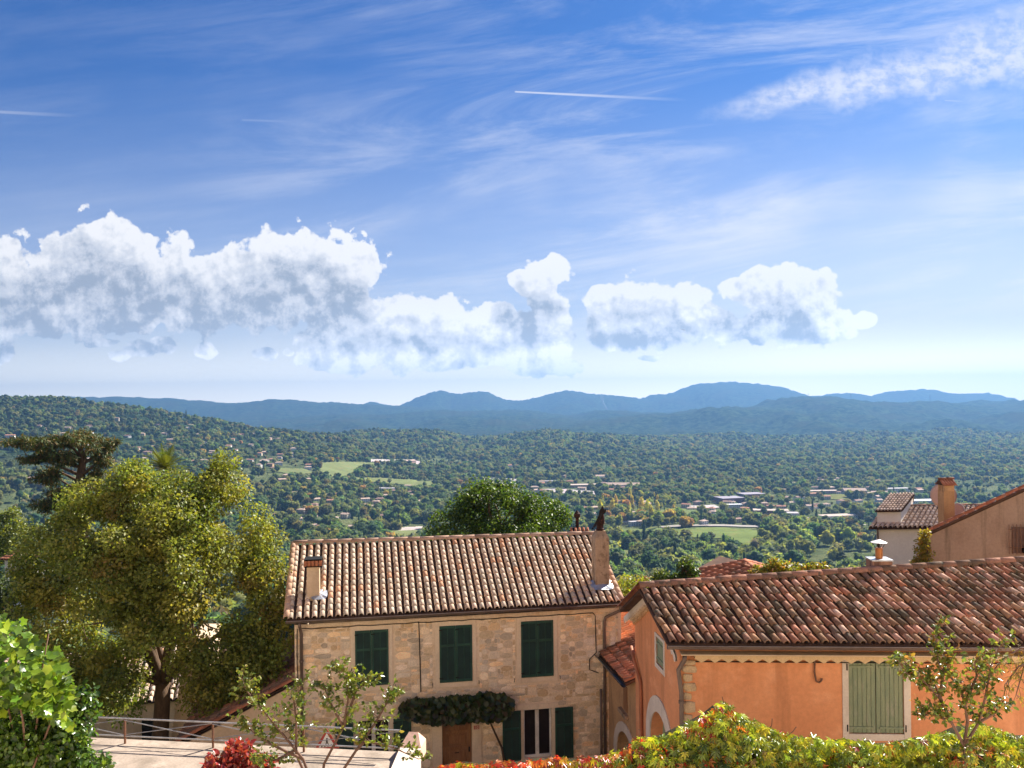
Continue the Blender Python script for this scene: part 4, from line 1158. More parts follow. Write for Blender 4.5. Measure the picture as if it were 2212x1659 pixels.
def casement(h, nleaf=2, left_sh=True, right_sh=True, sw=0.52, lintel=True):
    a, c, d, e = h
    t = MB()
    t.bevbox(sfr, a - .17, a + .004, d - .02, e, 0.002, .026); t.bevbox(sfr, c - .004, c + .17, d - .02, e, 0.002, .026)
    t.bevbox(sfr, a - .20, c + .20, e - .004, e + .17, 0.002, .034)
    t.build('window_surround', M_dressed, stone_house)
    MB().bevbox(sfr, a - .20, c + .20, d - .13, d - .004, 0.002, .11).build('window_sill', M_dressed, stone_house)
    w0 = -.15
    fr_ = MB(); z = .055
    fr_.bevbox(sfr, a, a + z, d, e, w0, w0 + .06); fr_.bevbox(sfr, c - z, c, d, e, w0, w0 + .06)
    fr_.bevbox(sfr, a + z, c - z, d, d + z * 1.4, w0, w0 + .058); fr_.bevbox(sfr, a + z, c - z, e - z, e, w0, w0 + .058)
    mu = (a + c) / 2
    fr_.bevbox(sfr, mu - .06, mu + .06, d + z * 1.4, e - z, w0, w0 + .064)
    win = fr_.build('window', M_frame, stone_house)
    for (x0, x1) in ((a + z, mu - .06), (mu + .06, c - z)):
        MB().box(sfr, x0, x1, d + z, e - z, w0 + .010, w0 + .020).build('pane', M_glass, win)
        MB().box(sfr, x0, x1, d + z, e - z, w0 - .045, w0 - .035).build('curtain', M_curtain, win)
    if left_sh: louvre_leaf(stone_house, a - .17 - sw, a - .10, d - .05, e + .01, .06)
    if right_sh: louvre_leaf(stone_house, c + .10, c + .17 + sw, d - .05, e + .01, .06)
casement(LWR); casement(LWL, sw=.48)
# front door with panels
a, c, d, e = DOOR
MB().bevbox(sfr, a - .30, a + .004, -.2, e, 0.002, .05).build('door_jamb', M_dressed, stone_house)
MB().bevbox(sfr, c - .004, c + .30, -.2, e, 0.002, .05).build('door_jamb', M_dressed, stone_house)
MB().bevbox(sfr, a - .32, c + .32, e + .002, e + .28, 0.002, .052).build('door_lintel', M_dressed, stone_house)
dm = MB(); w0 = -.17
dm.box(sfr, a, c, -.1, e, w0 - .03, w0)
for (x0, x1) in ((a, a + .13), (c - .13, c)): dm.bevbox(sfr, x0, x1, -.1, e, w0 + .001, w0 + .045)
top = e
for v0, v1 in ((.0, .10), (.55, .67), (1.10, 1.20), (1.62, 1.70), (e - .12, e)): dm.bevbox(sfr, a + .13, c - .13, v0, v1, w0 + .001, w0 + .042)
for v0, v1 in ((.10, .55), (.67, 1.10), (1.20, 1.62)): dm.bevbox(sfr, a + .20, c - .20, v0 + .06, v1 - .06, w0 + .002, w0 + .034, .02)
door = dm.build('door', M_wood, stone_house)
MB().tube([sfr((a + c) / 2 - .07, 1.0, w0 + .06), sfr((a + c) / 2 + .07, 1.0, w0 + .06)], .014, 6).build('handle', M_black, door)
MB().box(sfr, c - .10, c - .05, 1.0, 1.16, w0 + .046, w0 + .06).build('lock_plate', M_black, door)
# house number
nu_, nv_ = suv(1029, 1570)
npl = MB().bevbox(sfr, nu_ - .09, nu_ + .09, nv_ - .06, nv_ + .06, .052, .062).build('number_plate', plain('number_plate_red', (0.50, 0.16, 0.12), 0.4, 0.4), stone_house)
fc = bpy.data.curves.new('numeral', 'FONT'); fc.body = '10'; fc.size = .12; fc.align_x = 'CENTER'; fc.align_y = 'CENTER'; fc.extrude = .002
po = sfr(nu_, nv_, .0645)
tmp_ = bpy.data.objects.new('numeral', fc); fc.materials.append(plain('numeral_cream', (0.75, 0.62, 0.50), 0.5, 0.3)); COL.objects.link(tmp_)
bpy.context.view_layer.update()
nm_ = bpy.data.meshes.new_from_object(tmp_.evaluated_get(bpy.context.evaluated_depsgraph_get())); bpy.data.objects.remove(tmp_)
fo_ = link('numeral', nm_, npl, Matrix(((su[0], 0, sn[0], po[0]), (su[1], 0, sn[1], po[1]), (0, 1, 0, po[2]), (0, 0, 0, 1))))
# pipes
def dsp_pipe(parent, pts, r=.045, mat=M_zinc, name='downpipe', collars=()):
    o = MB().tube(pts, r, 10).build(name, mat, parent, smooth=True)
    for p in collars: MB().tube([np.array(p) - [0, 0, .03], np.array(p) + [0, 0, .03]], r * 1.3, 10).build('collar', mat, o)
    return o
lu = suv(652, 1460)[0]
gz = gA[2] - SG - .08
dsp_pipe(stone_house, [sfr(lu - .02, gz, .40), sfr(lu - .02, gz - .12, .36), sfr(lu, gz - .40, .08), sfr(lu, .0, .08)], .048, collars=[sfr(lu, SH - 1.1, .08), sfr(lu, SH - 2.9, .08)])
ru = suv(1305, 1500)[0]
ge = suv(1329, 1316, .42)
dsp_pipe(stone_house, [sfr(SLEN - .12, gz, .40), sfr(SLEN - .14, gz - .16, .34), sfr(ru + .05, gz - .42, .09), sfr(ru, gz - .60, .08), sfr(ru, .0, .08)], .048, collars=[sfr(ru, SH - 1.6, .08), sfr(ru, SH - 3.4, .08)])
dsp_pipe(stone_house, [sfr(ru - .13, 2.75, .07), sfr(ru - .13, .0, .07)], .040, M_zinc)
MB().tube([sfr(ru - .13, .42, .07), sfr(ru - .13, .62, .07)], .075, 10).build('pipe_joint', M_black, stone_house)
# cables clipped under the eave and down the wall
cab = [sfr(0.15, SH - .10, .03)]
nn = 26
for i in range(1, nn): cab.append(sfr(.15 + (ru - .55) * i / nn, SH - .11 - .03 * abs(math.sin(i * 1.9)), .035))
cab += [sfr(ru - .36, SH - .12, .03), sfr(ru - .28, SH - .22, .03), sfr(ru - .27, SH - .9, .03), sfr(ru - .26, SH - 1.42, .03), sfr(ru - .50, SH - 1.62, .06), sfr(ru - .50, SH - 1.95, .06), sfr(ru - .2, SH - 2.08, .06)]
MB().tube(cab, .014, 5).build('cable', M_black, stone_house)
cu0 = suv(905, 1420)[0]
MB().tube([sfr(cu0, SH - .1, .03), sfr(cu0 + .02, SH - .8, .032), sfr(cu0 + .035, SH - 1.7, .03), sfr(cu0 + .045, SH - 2.3, .03)], .016, 5).build('cable', M_black, stone_house)
MB().tube([sfr(.08, SH - .12, .03), sfr(.07, SH - .9, .035), sfr(.085, SH - 1.75, .03), sfr(-.05, SH - 1.9, .03)], .014, 5).build('cable', M_black, stone_house)

# tall chimney with a turning cowl
def roof_at(px, py): return plane_hit(px, py, EL, rn)
cb = roof_at(1297.5, 1262)
topz = P(1297, 1156, cb[1])[2]
tall_h = topz - cb[2]
cfr = frame(cb, su, sn)
tc_ = MB()
hw = .235
prof = [(hw, -.5), (hw, tall_h - .10), (hw * .93, tall_h - .02), (hw * .68, tall_h + .10), (hw * .62, tall_h + .16)]
V = []; Fc = []
for (r_, z) in prof:
    for (sx, sy) in ((-1, 1), (1, 1), (1, -1), (-1, -1)): V.append(cfr(sx * r_, z, sy * r_))
for i in range(len(prof) - 1):
    for k in range(4):
        k2 = (k + 1) % 4
        Fc.append((i * 4 + k, i * 4 + k2, i * 4 + 4 + k2, i * 4 + 4 + k))
Fc.append(tuple(range((len(prof) - 1) * 4, len(prof) * 4)))
chim1 = tc_.add(V, Fc).build('chimney', M_chim, stone_house)
pt = tall_h + .16
MB().lathe(cfr(0, pt, 0), [(.135, 0), (.135, .06), (.118, .08), (.118, .26)], 14).build('chimney_pot', M_rustpot, chim1)
# hood: half a dome turned about its lean
hood = MB(); ns, nv_2 = 10, 7
V = []; Fc = []
for i in range(nv_2):
    b2 = i / (nv_2 - 1)
    r_ = .135 * math.cos(b2 * 1.25) ; z = pt + .22 + .36 * math.sin(b2 * 1.5)
    for k in range(ns):
        an = -0.35 * math.pi + 1.45 * math.pi * k / (ns - 1)
        V.append(cfr(.02 + r_ * math.cos(an) + .05 * b2, z, r_ * math.sin(an)))
for i in range(nv_2 - 1):
    for k in range(ns - 1): Fc.append((i * ns + k, i * ns + k + 1, i * ns + ns + k + 1, i * ns + ns + k))
hood.add(V, Fc).build('cowl', M_rustpot, chim1, smooth=True)
vane = MB()
def vp(x, z, w=.0): return cfr(x, pt + z, w)
def vane_slab(pts, w):
    n = len(pts)
    V = [vp(x, z, w - .006) for x, z in pts] + [vp(x, z, w + .006) for x, z in pts]
    Fc = [tuple(reversed(range(n))), tuple(range(n, 2 * n))] + [(i, (i + 1) % n, n + (i + 1) % n, n + i) for i in range(n)]
    vane.add(V, Fc)
vane_slab([(-.30, .14), (-.24, .11), (.02, .50), (.16, .62), (.17, .73), (.09, .71), (.05, .86), (-.06, .68), (-.09, .50)], .17)
vane_slab([(-.30, .14), (-.34, .06), (-.26, .08)], .17)
vane.build('wind_vane', M_black, chim1)
# lead apron at its foot
def apron(cx_, cy_, rx_, ry_, parent, seed):
    q = random.Random(seed); V = []; n = 14
    fd = (RL - EL) / np.linalg.norm(RL - EL); nz = np.cross(su, fd); nz = nz if nz[2] > 0 else -nz
    c0 = np.array([cx_[0], cx_[1], cx_[2]])
    V = [c0 + nz * .16]
    for k in range(n):
        an = 2 * math.pi * k / n
        V.append(c0 + su * rx_ * math.copysign(abs(math.cos(an)) ** .6, math.cos(an)) + fd * ry_ * math.copysign(abs(math.sin(an)) ** .6, math.sin(an)) + nz * (.10 + q.uniform(-.015, .03)))
    return MB().add(V, [(0, 1 + k, 1 + (k + 1) % n) for k in range(n)]).build('flashing', M_lead, parent)
apron(cb - fall * .14, 0, .40, .30, chim1, 3)
# short chimney with a tiled top
c2b = roof_at(677, 1288)
fr2 = frame(c2b, su, sn)
h2 = P(677, 1222, c2b[1])[2] - c2b[2]
chim2 = MB().box(fr2, -.18, .20, -.4, h2, -.22, .20).build('chimney', M_cream, stone_house)
cap = MB()
cap.box(fr2, -.27, .29, h2 + .002, h2 + .03, -.30, .28)
cap.box(fr2, -.26, .28, h2 + .20, h2 + .245, -.30, .28)
cap.build('chimney_cap', M_tile_red, chim2)
TVc, TFc = tile_template(.055, .050, .17, .8)
tm = make_mesh('cap_tile', TVc, TFc, M_tile_red, np.ones((len(TVc), 3)), True)
for i in range(5):
    for side in (1, -1):
        p = fr2(-.22 + i * .115, h2 + .032, side * .24)
        # standing on end, leaning in
        z = Vector((0, 0, 1)); o2 = Vector([float(x) for x in sn * side]); x_ = z.cross(o2)
        M = Matrix(((x_.x, z.x, o2.x, p[0]), (x_.y, z.y, o2.y, p[1]), (x_.z, z.z, o2.z, p[2]), (0, 0, 0, 1)))
        link('cap_tile', tm, chim2, M)
apron(c2b + su * .18 - fall * .05, 0, .26, .26, chim2, 8)

# ------------------------------------------------------------------ lean-to roofed house on the left of the stone house
lean = thing('lean_to_house', 'low cream house with a brown lean-to roof against the stone house', 'house', sfr(-2, 0, -2))
z1, z0_ = -8.30, -9.95
LW = 3.45
A = np.array(sfr(0, 0, .05)); A[2] = z1; B2 = np.array(sfr(-LW, 0, .05)); B2[2] = z0_
C2 = np.array(sfr(-LW, 0, -6)); C2[2] = z0_; D2 = np.array(sfr(0, 0, -6)); D2[2] = z1
A -= su * .01; D2 -= su * .01
lr = deck(B2, A, D2, C2).build('roof', M_under, lean)
old = [tuple(g * x for x in c) for g in (.7, .9, 1.1) for c in ((1, 1, 1), (1.1, .9, .85), (.85, .95, .95))]
tiled_plane(lr, C2, B2, D2, A, 26, .34, M_tile_old, old, 0, .42, seed=21)
ridge_tiles(lr, np.array(B2) + [0, 0, .05], np.array(A) + [0, 0, .05], 9, .10, M_tile_red, [(1, 1, 1), (.8, .8, .8), (1.2, 1.1, 1)], 22)
lw_ = MB()
lw_.add([sfr(-LW + .15, -.3, 0), sfr(-.004, -.3, 0), (*sfr(-.004, 0, 0)[:2], z1 - .11), (*sfr(-LW + .15, 0, 0)[:2], z0_ - .06), sfr(-LW + .15, -.3, -5.8), sfr(-.004, -.3, -5.8), (*sfr(-.004, 0, -5.8)[:2], z1 - .11), (*sfr(-LW + .15, 0, -5.8)[:2], z0_ - .06)],
        [(0, 1, 2, 3), (5, 4, 7, 6), (4, 0, 3, 7), (1, 5, 6, 2), (3, 2, 6, 7)])
lw_.build('wall', M_cream, lean)
MB().box(sfr, -LW + .35, -.9, .3, 1.15, .006, .05).build('garage_door', plain('brown_garage_door', (0.15, 0.06, 0.03), .7, .2), lean)
MB().tube([np.array(A) + sn * .03 + [0, 0, -.05], np.array(B2) + sn * .03 + [0, 0, -.05]], .016, 5).build('cable', M_black, lean)
# sloping buttress wall behind the linden
bt = thing('buttress_wall', 'sunlit cream buttress wall behind the linden trunk', 'wall', P(400, 1600, 28) * np.array([1, 1, 0]) + np.array([0, 0, -12.5]))
bw = MB()
pts = [P(362, 1640, 28), P(404, 1640, 28), P(446, 1478, 28), P(440, 1430, 28), P(395, 1430, 28)]
bk = [p + np.array([-1.2, 5, 0]) for p in pts]
bw.add(pts + bk, [(0, 1, 2, 3, 4), (9, 8, 7, 6, 5)] + [(i, i + 5, (i + 1) % 5 + 5, (i + 1) % 5) for i in range(5)])
bw.build('wall', M_cream, bt)
# roofs of the houses lower down behind the linden
def simple_house(name, label, px, py, D, L, Wd, H, rot, wallm, roofm, nc, pitch, tints, wins=2, wn_mat=None):
    x, y, z = P(px, py, D)
    t = thing(name, label, 'house', (x, y, z - H - 2))
    c, s = math.cos(rot), math.sin(rot)
    fr = frame((x, y, z), (c, s, 0), (s, -c, 0))
    MB().box(fr, -L / 2, L / 2, -H - 2, 0, -Wd / 2, Wd / 2).build('wall', wallm, t)
    r = Wd * .19; o = .3
    rm = MB().add([fr(-L / 2 - o, .01, Wd / 2 + o), fr(L / 2 + o, .01, Wd / 2 + o), fr(L / 2 + o, .01, -Wd / 2 - o), fr(-L / 2 - o, .01, -Wd / 2 - o), fr(-L / 2 - o, r, 0), fr(L / 2 + o, r, 0)], [(0, 1, 5, 4), (2, 3, 4, 5), (1, 2, 5), (3, 0, 4), (0, 3, 2, 1)])
    ro = rm.build('roof', M_under, t)
    tiled_plane(ro, fr(-L / 2 - o, .01, Wd / 2 + o), fr(L / 2 + o, .01, Wd / 2 + o), fr(-L / 2 - o, r, 0), fr(L / 2 + o, r, 0), nc, pitch, roofm, tints, 0, .42, seed=int(px))
    ridge_tiles(ro, fr(-L / 2 - o, r + .03, 0), fr(L / 2 + o, r + .03, 0), max(4, int(L / .45)), .12, roofm, tints, 3)
    for i in range(wins):
        u_ = -L / 2 + (i + .5) * L / wins
        w_ = MB().box(fr, u_ - .5, u_ + .5, -2.2, -.8, Wd / 2 - .02, Wd / 2 + .03).build('window', M_glass, t)
    return t
simple_house('village_house', 'low village house with sunlit brown roof glimpsed through the linden', 250, 1470, 40, 9, 7, 5, 0.25, M_cream, M_tile_new, 34, .36, pale)
simple_house('village_house', 'grey-white village house half hidden at the linden crown edge', 55, 1205, 66, 2.0, 2.0, 1.6, -0.3, M_white, M_tile_red, 10, .38, [(1, 1, 1), (.85, .85, .85)], 1)

# ------------------------------------------------------------------ the orange house
OD = 18.4
OC = P(1470, 1416, OD)                     # near corner under the eave
fallo = np.array([-0.10, 1.0, 0.0]); fallo /= np.linalg.norm(fallo)
O_e0 = P(1443.5, 1391, OD - .30)
_d = pdir(2212, 1395); O_e1 = _d * (O_e0[2] / _d[2])
ou = O_e1 - O_e0; ou[2] = 0; ou /= np.linalg.norm(ou)
on = np.array([ou[1], -ou[0], 0.0])
OG = -10.3
ofr = frame((OC[0], OC[1], OG), ou, on)
OH = OC[2] - OG
def ouv(px, py, w=0.0):
    h = plane_hit(px, py, OC + on * w, on) - np.array([OC[0], OC[1], OG])
    return float(np.dot(h, ou)), float(h[2])
OLEN = ouv(2400, 1450)[0] + 1.6
oh = thing('orange_house', 'orange rendered house with sage shutters and a mottled red tile roof', 'house', ofr(5, 0, -2))
# roof plane
osl = 0.36
ofv = fallo + np.array([0, 0, osl]); orn = np.cross(ou, ofv)
Or0 = plane_hit(1381, 1272, O_e0, orn)
Or1 = plane_hit(2212, 1216, O_e0, orn)
gx = (OLEN + .6) / np.linalg.norm(O_e1 - O_e0)
O_e1x = O_e0 + (O_e1 - O_e0) * gx
def to_ridge(p):
    """where the fall line from an eave point meets the ridge line"""
    a2 = np.array([[fallo[0], -(Or1 - Or0)[0]], [fallo[1], -(Or1 - Or0)[1]]]); s_, t_ = np.linalg.solve(a2, (Or0 - p)[:2])
    return p + ofv * s_
Or1x = to_ridge(O_e1x)
print('orange rake', to_ridge(O_e0), Or0)
oroof = deck(O_e0, O_e1x, Or1x, Or0, .08)
# back slope falls away behind the ridge
bk0 = Or0 + fallo * 2.1 + np.array([0, 0, -1.0]); bk1 = Or1x + fallo * 3.5 + np.array([0, 0, -1.35])
oroof.box8([Or0 - [0, 0, .082], Or1x - [0, 0, .082], bk1 - [0, 0, .08], bk0 - [0, 0, .08], Or0 - [0, 0, .002], Or1x - [0, 0, .002], bk1, bk0])
oro = oroof.build('roof', M_under, oh)
mott = [tuple(g * x for x in c) for g in (.62, .8, 1.0, 1.2, 1.4) for c in ((1, 1, 1), (1.12, .95, .9), (.85, 1.0, 1.05), (1.0, 1.05, .9))] + [(2.4, 2.9, 3.2), (2.0, 2.0, 2.1), (1.7, 1.25, 1.0), (.45, .55, .5)]
onc = int(round(np.linalg.norm(O_e1x - O_e0) / .203))
tiled_plane(oro, O_e0, O_e1x, Or0, Or1x, onc, .315, M_tile_old, mott, 300, .385, seed=12, jitter=.020)
nrt = 30
ridge_tiles(oro, Or0 + np.array([0, 0, .05]), Or1x + np.array([0, 0, .05]), nrt, .135, M_tile_old, [(1.2, 1.1, 1.05), (.95, .95, .95), (1.4, 1.3, 1.25), (.75, .8, .75)], 13)
ridge_tiles(oro, bk0 + np.array([0, 0, .04]), Or0 + np.array([0, 0, .04]), 6, .10, M_tile_red, [(1, 1, 1), (.85, .8, .8)], 14)
# walls: front with the window, gable side, back
def orect(x0, x1, y0, y1):
    a_ = ouv(x0, (y0 + y1) / 2); c_ = ouv(x1, (y0 + y1) / 2); t_ = ouv((x0 + x1) / 2, y0); l_ = ouv((x0 + x1) / 2, y1)
    return [a_[0], c_[0], l_[1], t_[1]]
OWf, OWh = orect(1819.5, 1967, 1419, 1600), orect(1833, 1952, 1427, 1585)
ow = wall_with_holes(ofr, 0, OLEN, -.5, OH + .25, [tuple(OWh)], .12)
gu = fallo; gnn = np.array([-gu[1], gu[0], 0.0])        # gable side looks to the left
gfr = frame((OC[0], OC[1], OG), gu, gnn)
def guv(px, py):
    h = plane_hit(px, py, OC, gnn) - np.array([OC[0], OC[1], OG])
    return float(np.dot(h, gu)), float(h[2])
GDEP = guv(1373, 1500)[0]
GPK = float(np.dot(Or0 - OC, gu)); GPZ = Or0[2] - OG - .10
GEZ = GPZ - (GDEP - GPK) * .47
E0Z = OH + .10
gw0, gw1 = guv(1414.5, 1402), guv(1436, 1424)
GW = [guv(1436.5, 1420)[0], guv(1415.5, 1400)[0], guv(1426, 1450)[1], guv(1426, 1375)[1]]
gin = [GW[0] + .10, GW[1] - .12, GW[2] + .12, GW[3] - .08]
# gable with arch: polygon strips
AR = [guv(1448, 1560)[0], guv(1406, 1590)[0]]
ac = (AR[0] + AR[1]) / 2; ar = (AR[1] - AR[0]) / 2
arz = guv(1417, 1530)[1]                # crown of the opening
asp = arz - ar
gm = MB()
n = 14
arc = [(ac - ar * math.cos(math.pi * k / n), asp + ar * math.sin(math.pi * k / n)) for k in range(n + 1)]
gm.poly(gfr(0, -.5), gfr(0, E0Z), gfr(AR[0], E0Z), gfr(AR[0], -.5)) if False else None
def gtop(u_): return E0Z + (GPZ - E0Z) * u_ / GPK if u_ <= GPK else GPZ - (u_ - GPK) * (GPZ - GEZ) / (GDEP - GPK)
cutu = sorted({0, GDEP, GPK, gin[0], gin[1], *[a_[0] for a_ in arc]})
for i in range(len(cutu) - 1):
    x0, x1 = cutu[i], cutu[i + 1]; xm = (x0 + x1) / 2
    def low(x):
        if AR[0] - 1e-6 <= x <= AR[1] + 1e-6 and AR[0] < xm < AR[1]:
            return asp + math.sqrt(max(ar * ar - (x - ac) ** 2, 0))
        return -.5
    inw = gin[0] < xm < gin[1]
    if inw:
        gm.poly(gfr(x1, low(x1)), gfr(x0, low(x0)), gfr(x0, gin[2]), gfr(x1, gin[2]))
        gm.poly(gfr(x1, gin[3]), gfr(x0, gin[3]), gfr(x0, gtop(x0)), gfr(x1, gtop(x1)))
    else:
        gm.poly(gfr(x1, low(x1)), gfr(x0, low(x0)), gfr(x0, gtop(x0)), gfr(x1, gtop(x1)))
# reveals
for i in range(n):
    (x0, y0), (x1, y1) = arc[i], arc[i + 1]
    gm.poly(gfr(x0, y0), gfr(x1, y1), gfr(x1, y1, -.4), gfr(x0, y0, -.4))
for x_ in AR: gm.poly(gfr(x_, -.5), gfr(x_, asp), gfr(x_, asp, -.4), gfr(x_, -.5, -.4))
ow.V and None
base = len(ow.V); ow.V += gm.V; ow.F += [tuple(i + base for i in f) for f in gm.F]
far_ = gfr(GDEP, -.5); farR = np.array(ofr(OLEN, -.5)) + gu * GDEP
ow.poly(far_, farR, farR + [0, 0, GEZ + .5], gfr(GDEP, GEZ))
owall = ow.build('wall', M_orange, oh)
# quoins
yq = OH - .12; qi = 0
qdat = [(1475, 1503, 1425, 1436), (1474, 1505, 1437, 1453), (1474, 1496, 1455, 1472), (1475, 1504, 1475, 1494), (1475, 1494, 1496, 1512), (1475, 1502, 1515, 1540), (1475, 1496, 1543, 1560), (1475, 1504, 1563, 1585), (1475, 1495, 1588, 1610), (1475, 1503, 1613, 1640)]
qm = surf('quoin_stone', [(0.60, 0.43, 0.27), (0.48, 0.33, 0.21), (0.66, 0.46, 0.24)], 2.6, .92, .15, .7, 14, fine=.2)
for i, (x0, x1, y0, y1) in enumerate(qdat):
    a_ = orect(x0, x1, y0, y1); e_ = .03
    q = random.Random(i)
    V, Fc = stone_variant(300 + i, .16)
    cxu, cyv = (max(a_[0], .0) + a_[1]) / 2, (a_[2] + a_[3]) / 2
    o3 = ofr(cxu, cyv, -.004)
    M = Matrix(((ou[0], 0, on[0], o3[0]), (ou[1], 0, on[1], o3[1]), (0, 1, 0, o3[2]), (0, 0, 0, 1))) @ Matrix.Diagonal(((a_[1] - max(a_[0], 0)) * 1.05, (a_[3] - a_[2]) * 1.06, q.uniform(.03, .05), 1))
    link('quoin', make_mesh('quoin', V, Fc, qm), owall, M)
# front window: pale band surround, two plank leaves
s_ = MB(); fo, ho = OWf, OWh
s_.bevbox(ofr, fo[0], ho[0], fo[2], fo[3], .002, .022); s_.bevbox(ofr, ho[1], fo[1], fo[2], fo[3], .002, .022)
s_.bevbox(ofr, ho[0], ho[1], ho[3], fo[3], .002, .022); s_.bevbox(ofr, ho[0], ho[1], fo[2], ho[2], .002, .022)
s_.build('window_surround', M_pale, oh)
mu = (ho[0] + ho[1]) / 2
for side, (x0, x1) in enumerate(((ho[0] + .006, mu - .006), (mu + .006, ho[1] - .006))):
    bm_ = MB()
    for v_ in (ho[2] + .10, ho[3] - .16): bm_.bevbox(ofr, x0 - (.05 if side == 0 else -.06), x1 + (.05 if side else -.06), v_, v_ + .05, -.012, .006)
    leaf_ = bm_.build('shutter', M_sage, oh)
    for k_ in range(6):
        a_ = x0 + (x1 - x0) * k_ / 6; c_ = x0 + (x1 - x0) * (k_ + 1) / 6
        MB().bevbox(ofr, a_ + .003, c_ - .003, ho[2] + .01, ho[3] - .005, -.05, -.014, .006).build('plank', M_sage, leaf_)
    hx = x0 - .04 if side == 0 else x1 + .04
    for v_ in (ho[2] + .10, ho[3] - .16): MB().tube([ofr(hx, v_ - .05, .02), ofr(hx, v_ + .10, .02)], .016, 6).build('hinge', M_black, leaf_)
# scalloped eave board and the rows on the gable
def scallop(parent, fr, pts, drop, tooth, w0, w1, mat):
    """board following pts (u,v) whose lower edge is cut in points"""
    m_ = MB()
    for (u0_, v0_), (u1_, v1_) in zip(pts[:-1], pts[1:]):
        L = math.hypot(u1_ - u0_, v1_ - v0_); k_ = max(1, int(L / tooth))
        for i in range(k_):
            t0, t1 = i / k_, (i + 1) / k_; tm_ = (t0 + t1) / 2
            g_ = lambda t, dz, w: fr(u0_ + (u1_ - u0_) * t, v0_ + (v1_ - v0_) * t - dz, w)
            V = [g_(t0, 0, w1), g_(t0, drop * .55, w1), g_(tm_, drop, w1), g_(t1, drop * .55, w1), g_(t1, 0, w1)]
            W_ = [g_(t0, 0, w0), g_(t0, drop * .55, w0), g_(tm_, drop, w0), g_(t1, drop * .55, w0), g_(t1, 0, w0)]
            m_.add(V + W_, [(0, 1, 2, 3, 4), (9, 8, 7, 6, 5), (1, 6, 7, 2), (2, 7, 8, 3)])
    return m_.build('eave_board', mat, parent)
scallop(oh, ofr, [(0.28, OH + .10), (OLEN, OH + .10)], .20, .285, .03, .20, surf('eave_cream', [(0.66, 0.47, 0.27), (0.58, 0.40, 0.22)], 2, .9, .1, .1))
MB().box(ofr, -.02, OLEN, OH + .085, OH + .11, .002, .30).build('soffit', M_cream, oh)
MB().box(ofr, .30, OLEN, OH - .135, OH - .115, .004, .030).build('moulding', M_black, oh)
gv = M_pale
scallop(oh, gfr, [(-.28, E0Z - .02), (GPK, GPZ + .02), (GDEP + .45, GPZ - (GDEP + .45 - GPK) * (GPZ - GEZ) / (GDEP - GPK) + .02)], .20, .22, .16, .20, gv)
scallop(oh, gfr, [(GPK + .05, GPZ - .06), (GDEP, GEZ - .04)], .18, .22, .08, .14, M_cream)
scallop(oh, gfr, [(GPK + .1, GPZ - .18), (GDEP, GEZ - .16)], .16, .22, .004, .07, M_ochre)
gutter(oh, O_e0 + on * .05 + np.array([0, 0, -.02]) - ou * .03, O_e1x + on * .05 + np.array([0, 0, -.02]), .085, on, M_zinc)
# gable window and arch
s_ = MB()
s_.bevbox(gfr, GW[0], gin[0], GW[2], GW[3], .002, .02); s_.bevbox(gfr, gin[1], GW[1], GW[2], GW[3], .002, .02)
s_.bevbox(gfr, gin[0], gin[1], gin[3], GW[3], .002, .02); s_.bevbox(gfr, gin[0], gin[1], GW[2], gin[2], .002, .02)
s_.build('window_surround', M_pale, oh)
gs = MB()
for v_ in (gin[2] + .1, gin[3] - .18): gs.bevbox(gfr, gin[0], gin[1], v_, v_ + .06, -.012, .006)
gsl = gs.build('shutter', M_sage, oh)
for k_ in range(5):
    a_ = gin[0] + (gin[1] - gin[0]) * k_ / 5; c_ = gin[0] + (gin[1] - gin[0]) * (k_ + 1) / 5
    MB().bevbox(gfr, a_ + .003, c_ - .003, gin[2] + .005, gin[3] - .005, -.05, -.014).build('plank', M_sage, gsl)
# arch ring
ring = MB(); rw = guv(1416, 1496)[1] - arz
for k_ in range(n):
    a0, a1 = math.pi * k_ / n, math.pi * (k_ + 1) / n
    pt_ = lambda a_, r_, w_: gfr(ac - r_ * math.cos(a_), asp + r_ * math.sin(a_), w_)
    ring.box8([pt_(a0, ar, .002), pt_(a1, ar, .002), pt_(a1, ar + rw, .002), pt_(a0, ar + rw, .002), pt_(a0, ar, .03), pt_(a1, ar, .03), pt_(a1, ar + rw, .03), pt_(a0, ar + rw, .03)])
for sx in (-1, 1):
    x0, x1 = sorted((ac + sx * ar, ac + sx * (ar + rw)))
    ring.box(gfr, x0, x1, -.4, asp, .002, .03)
ring.build('arch_surround', M_pale, oh)
gd = MB().box(gfr, AR[0], AR[1], -.4, arz, -.36, -.30).build('door', M_sage, oh)
# pipes and the iron hook
dsp_pipe(oh, [ofr(.06, OH + .06, .25), ofr(.05, OH - .04, .22), ofr(-.06, OH - .30, .08), ofr(-.03, OH - .55, .07), ofr(.0, OH - .8, .07), ofr(.0, -.3, .07)], .05, collars=[ofr(0, OH - 1.0, .07)])
dsp_pipe(oh, [gfr(GDEP + .06, GEZ - .9, .10), gfr(GDEP - .2, GEZ - 1.15, .09), gfr(GDEP - .75, GEZ - 1.6, .06), gfr(GDEP - .8, GEZ - 1.9, .06), gfr(GDEP - .8, -.3, .06)], .045, surf('orange_pipe', [(0.42, 0.15, 0.07), (0.33, 0.12, 0.06)], 2, .6, .3, 0))
hk = [ouv(1759, 1422), ouv(1758, 1450), ouv(1762, 1470), ouv(1768, 1473), ouv(1773, 1469), ouv(1774, 1464)]
MB().tube([ofr(a_, c_, .04) for a_, c_ in hk], .020, 7).build('iron_hook', M_rust, oh)

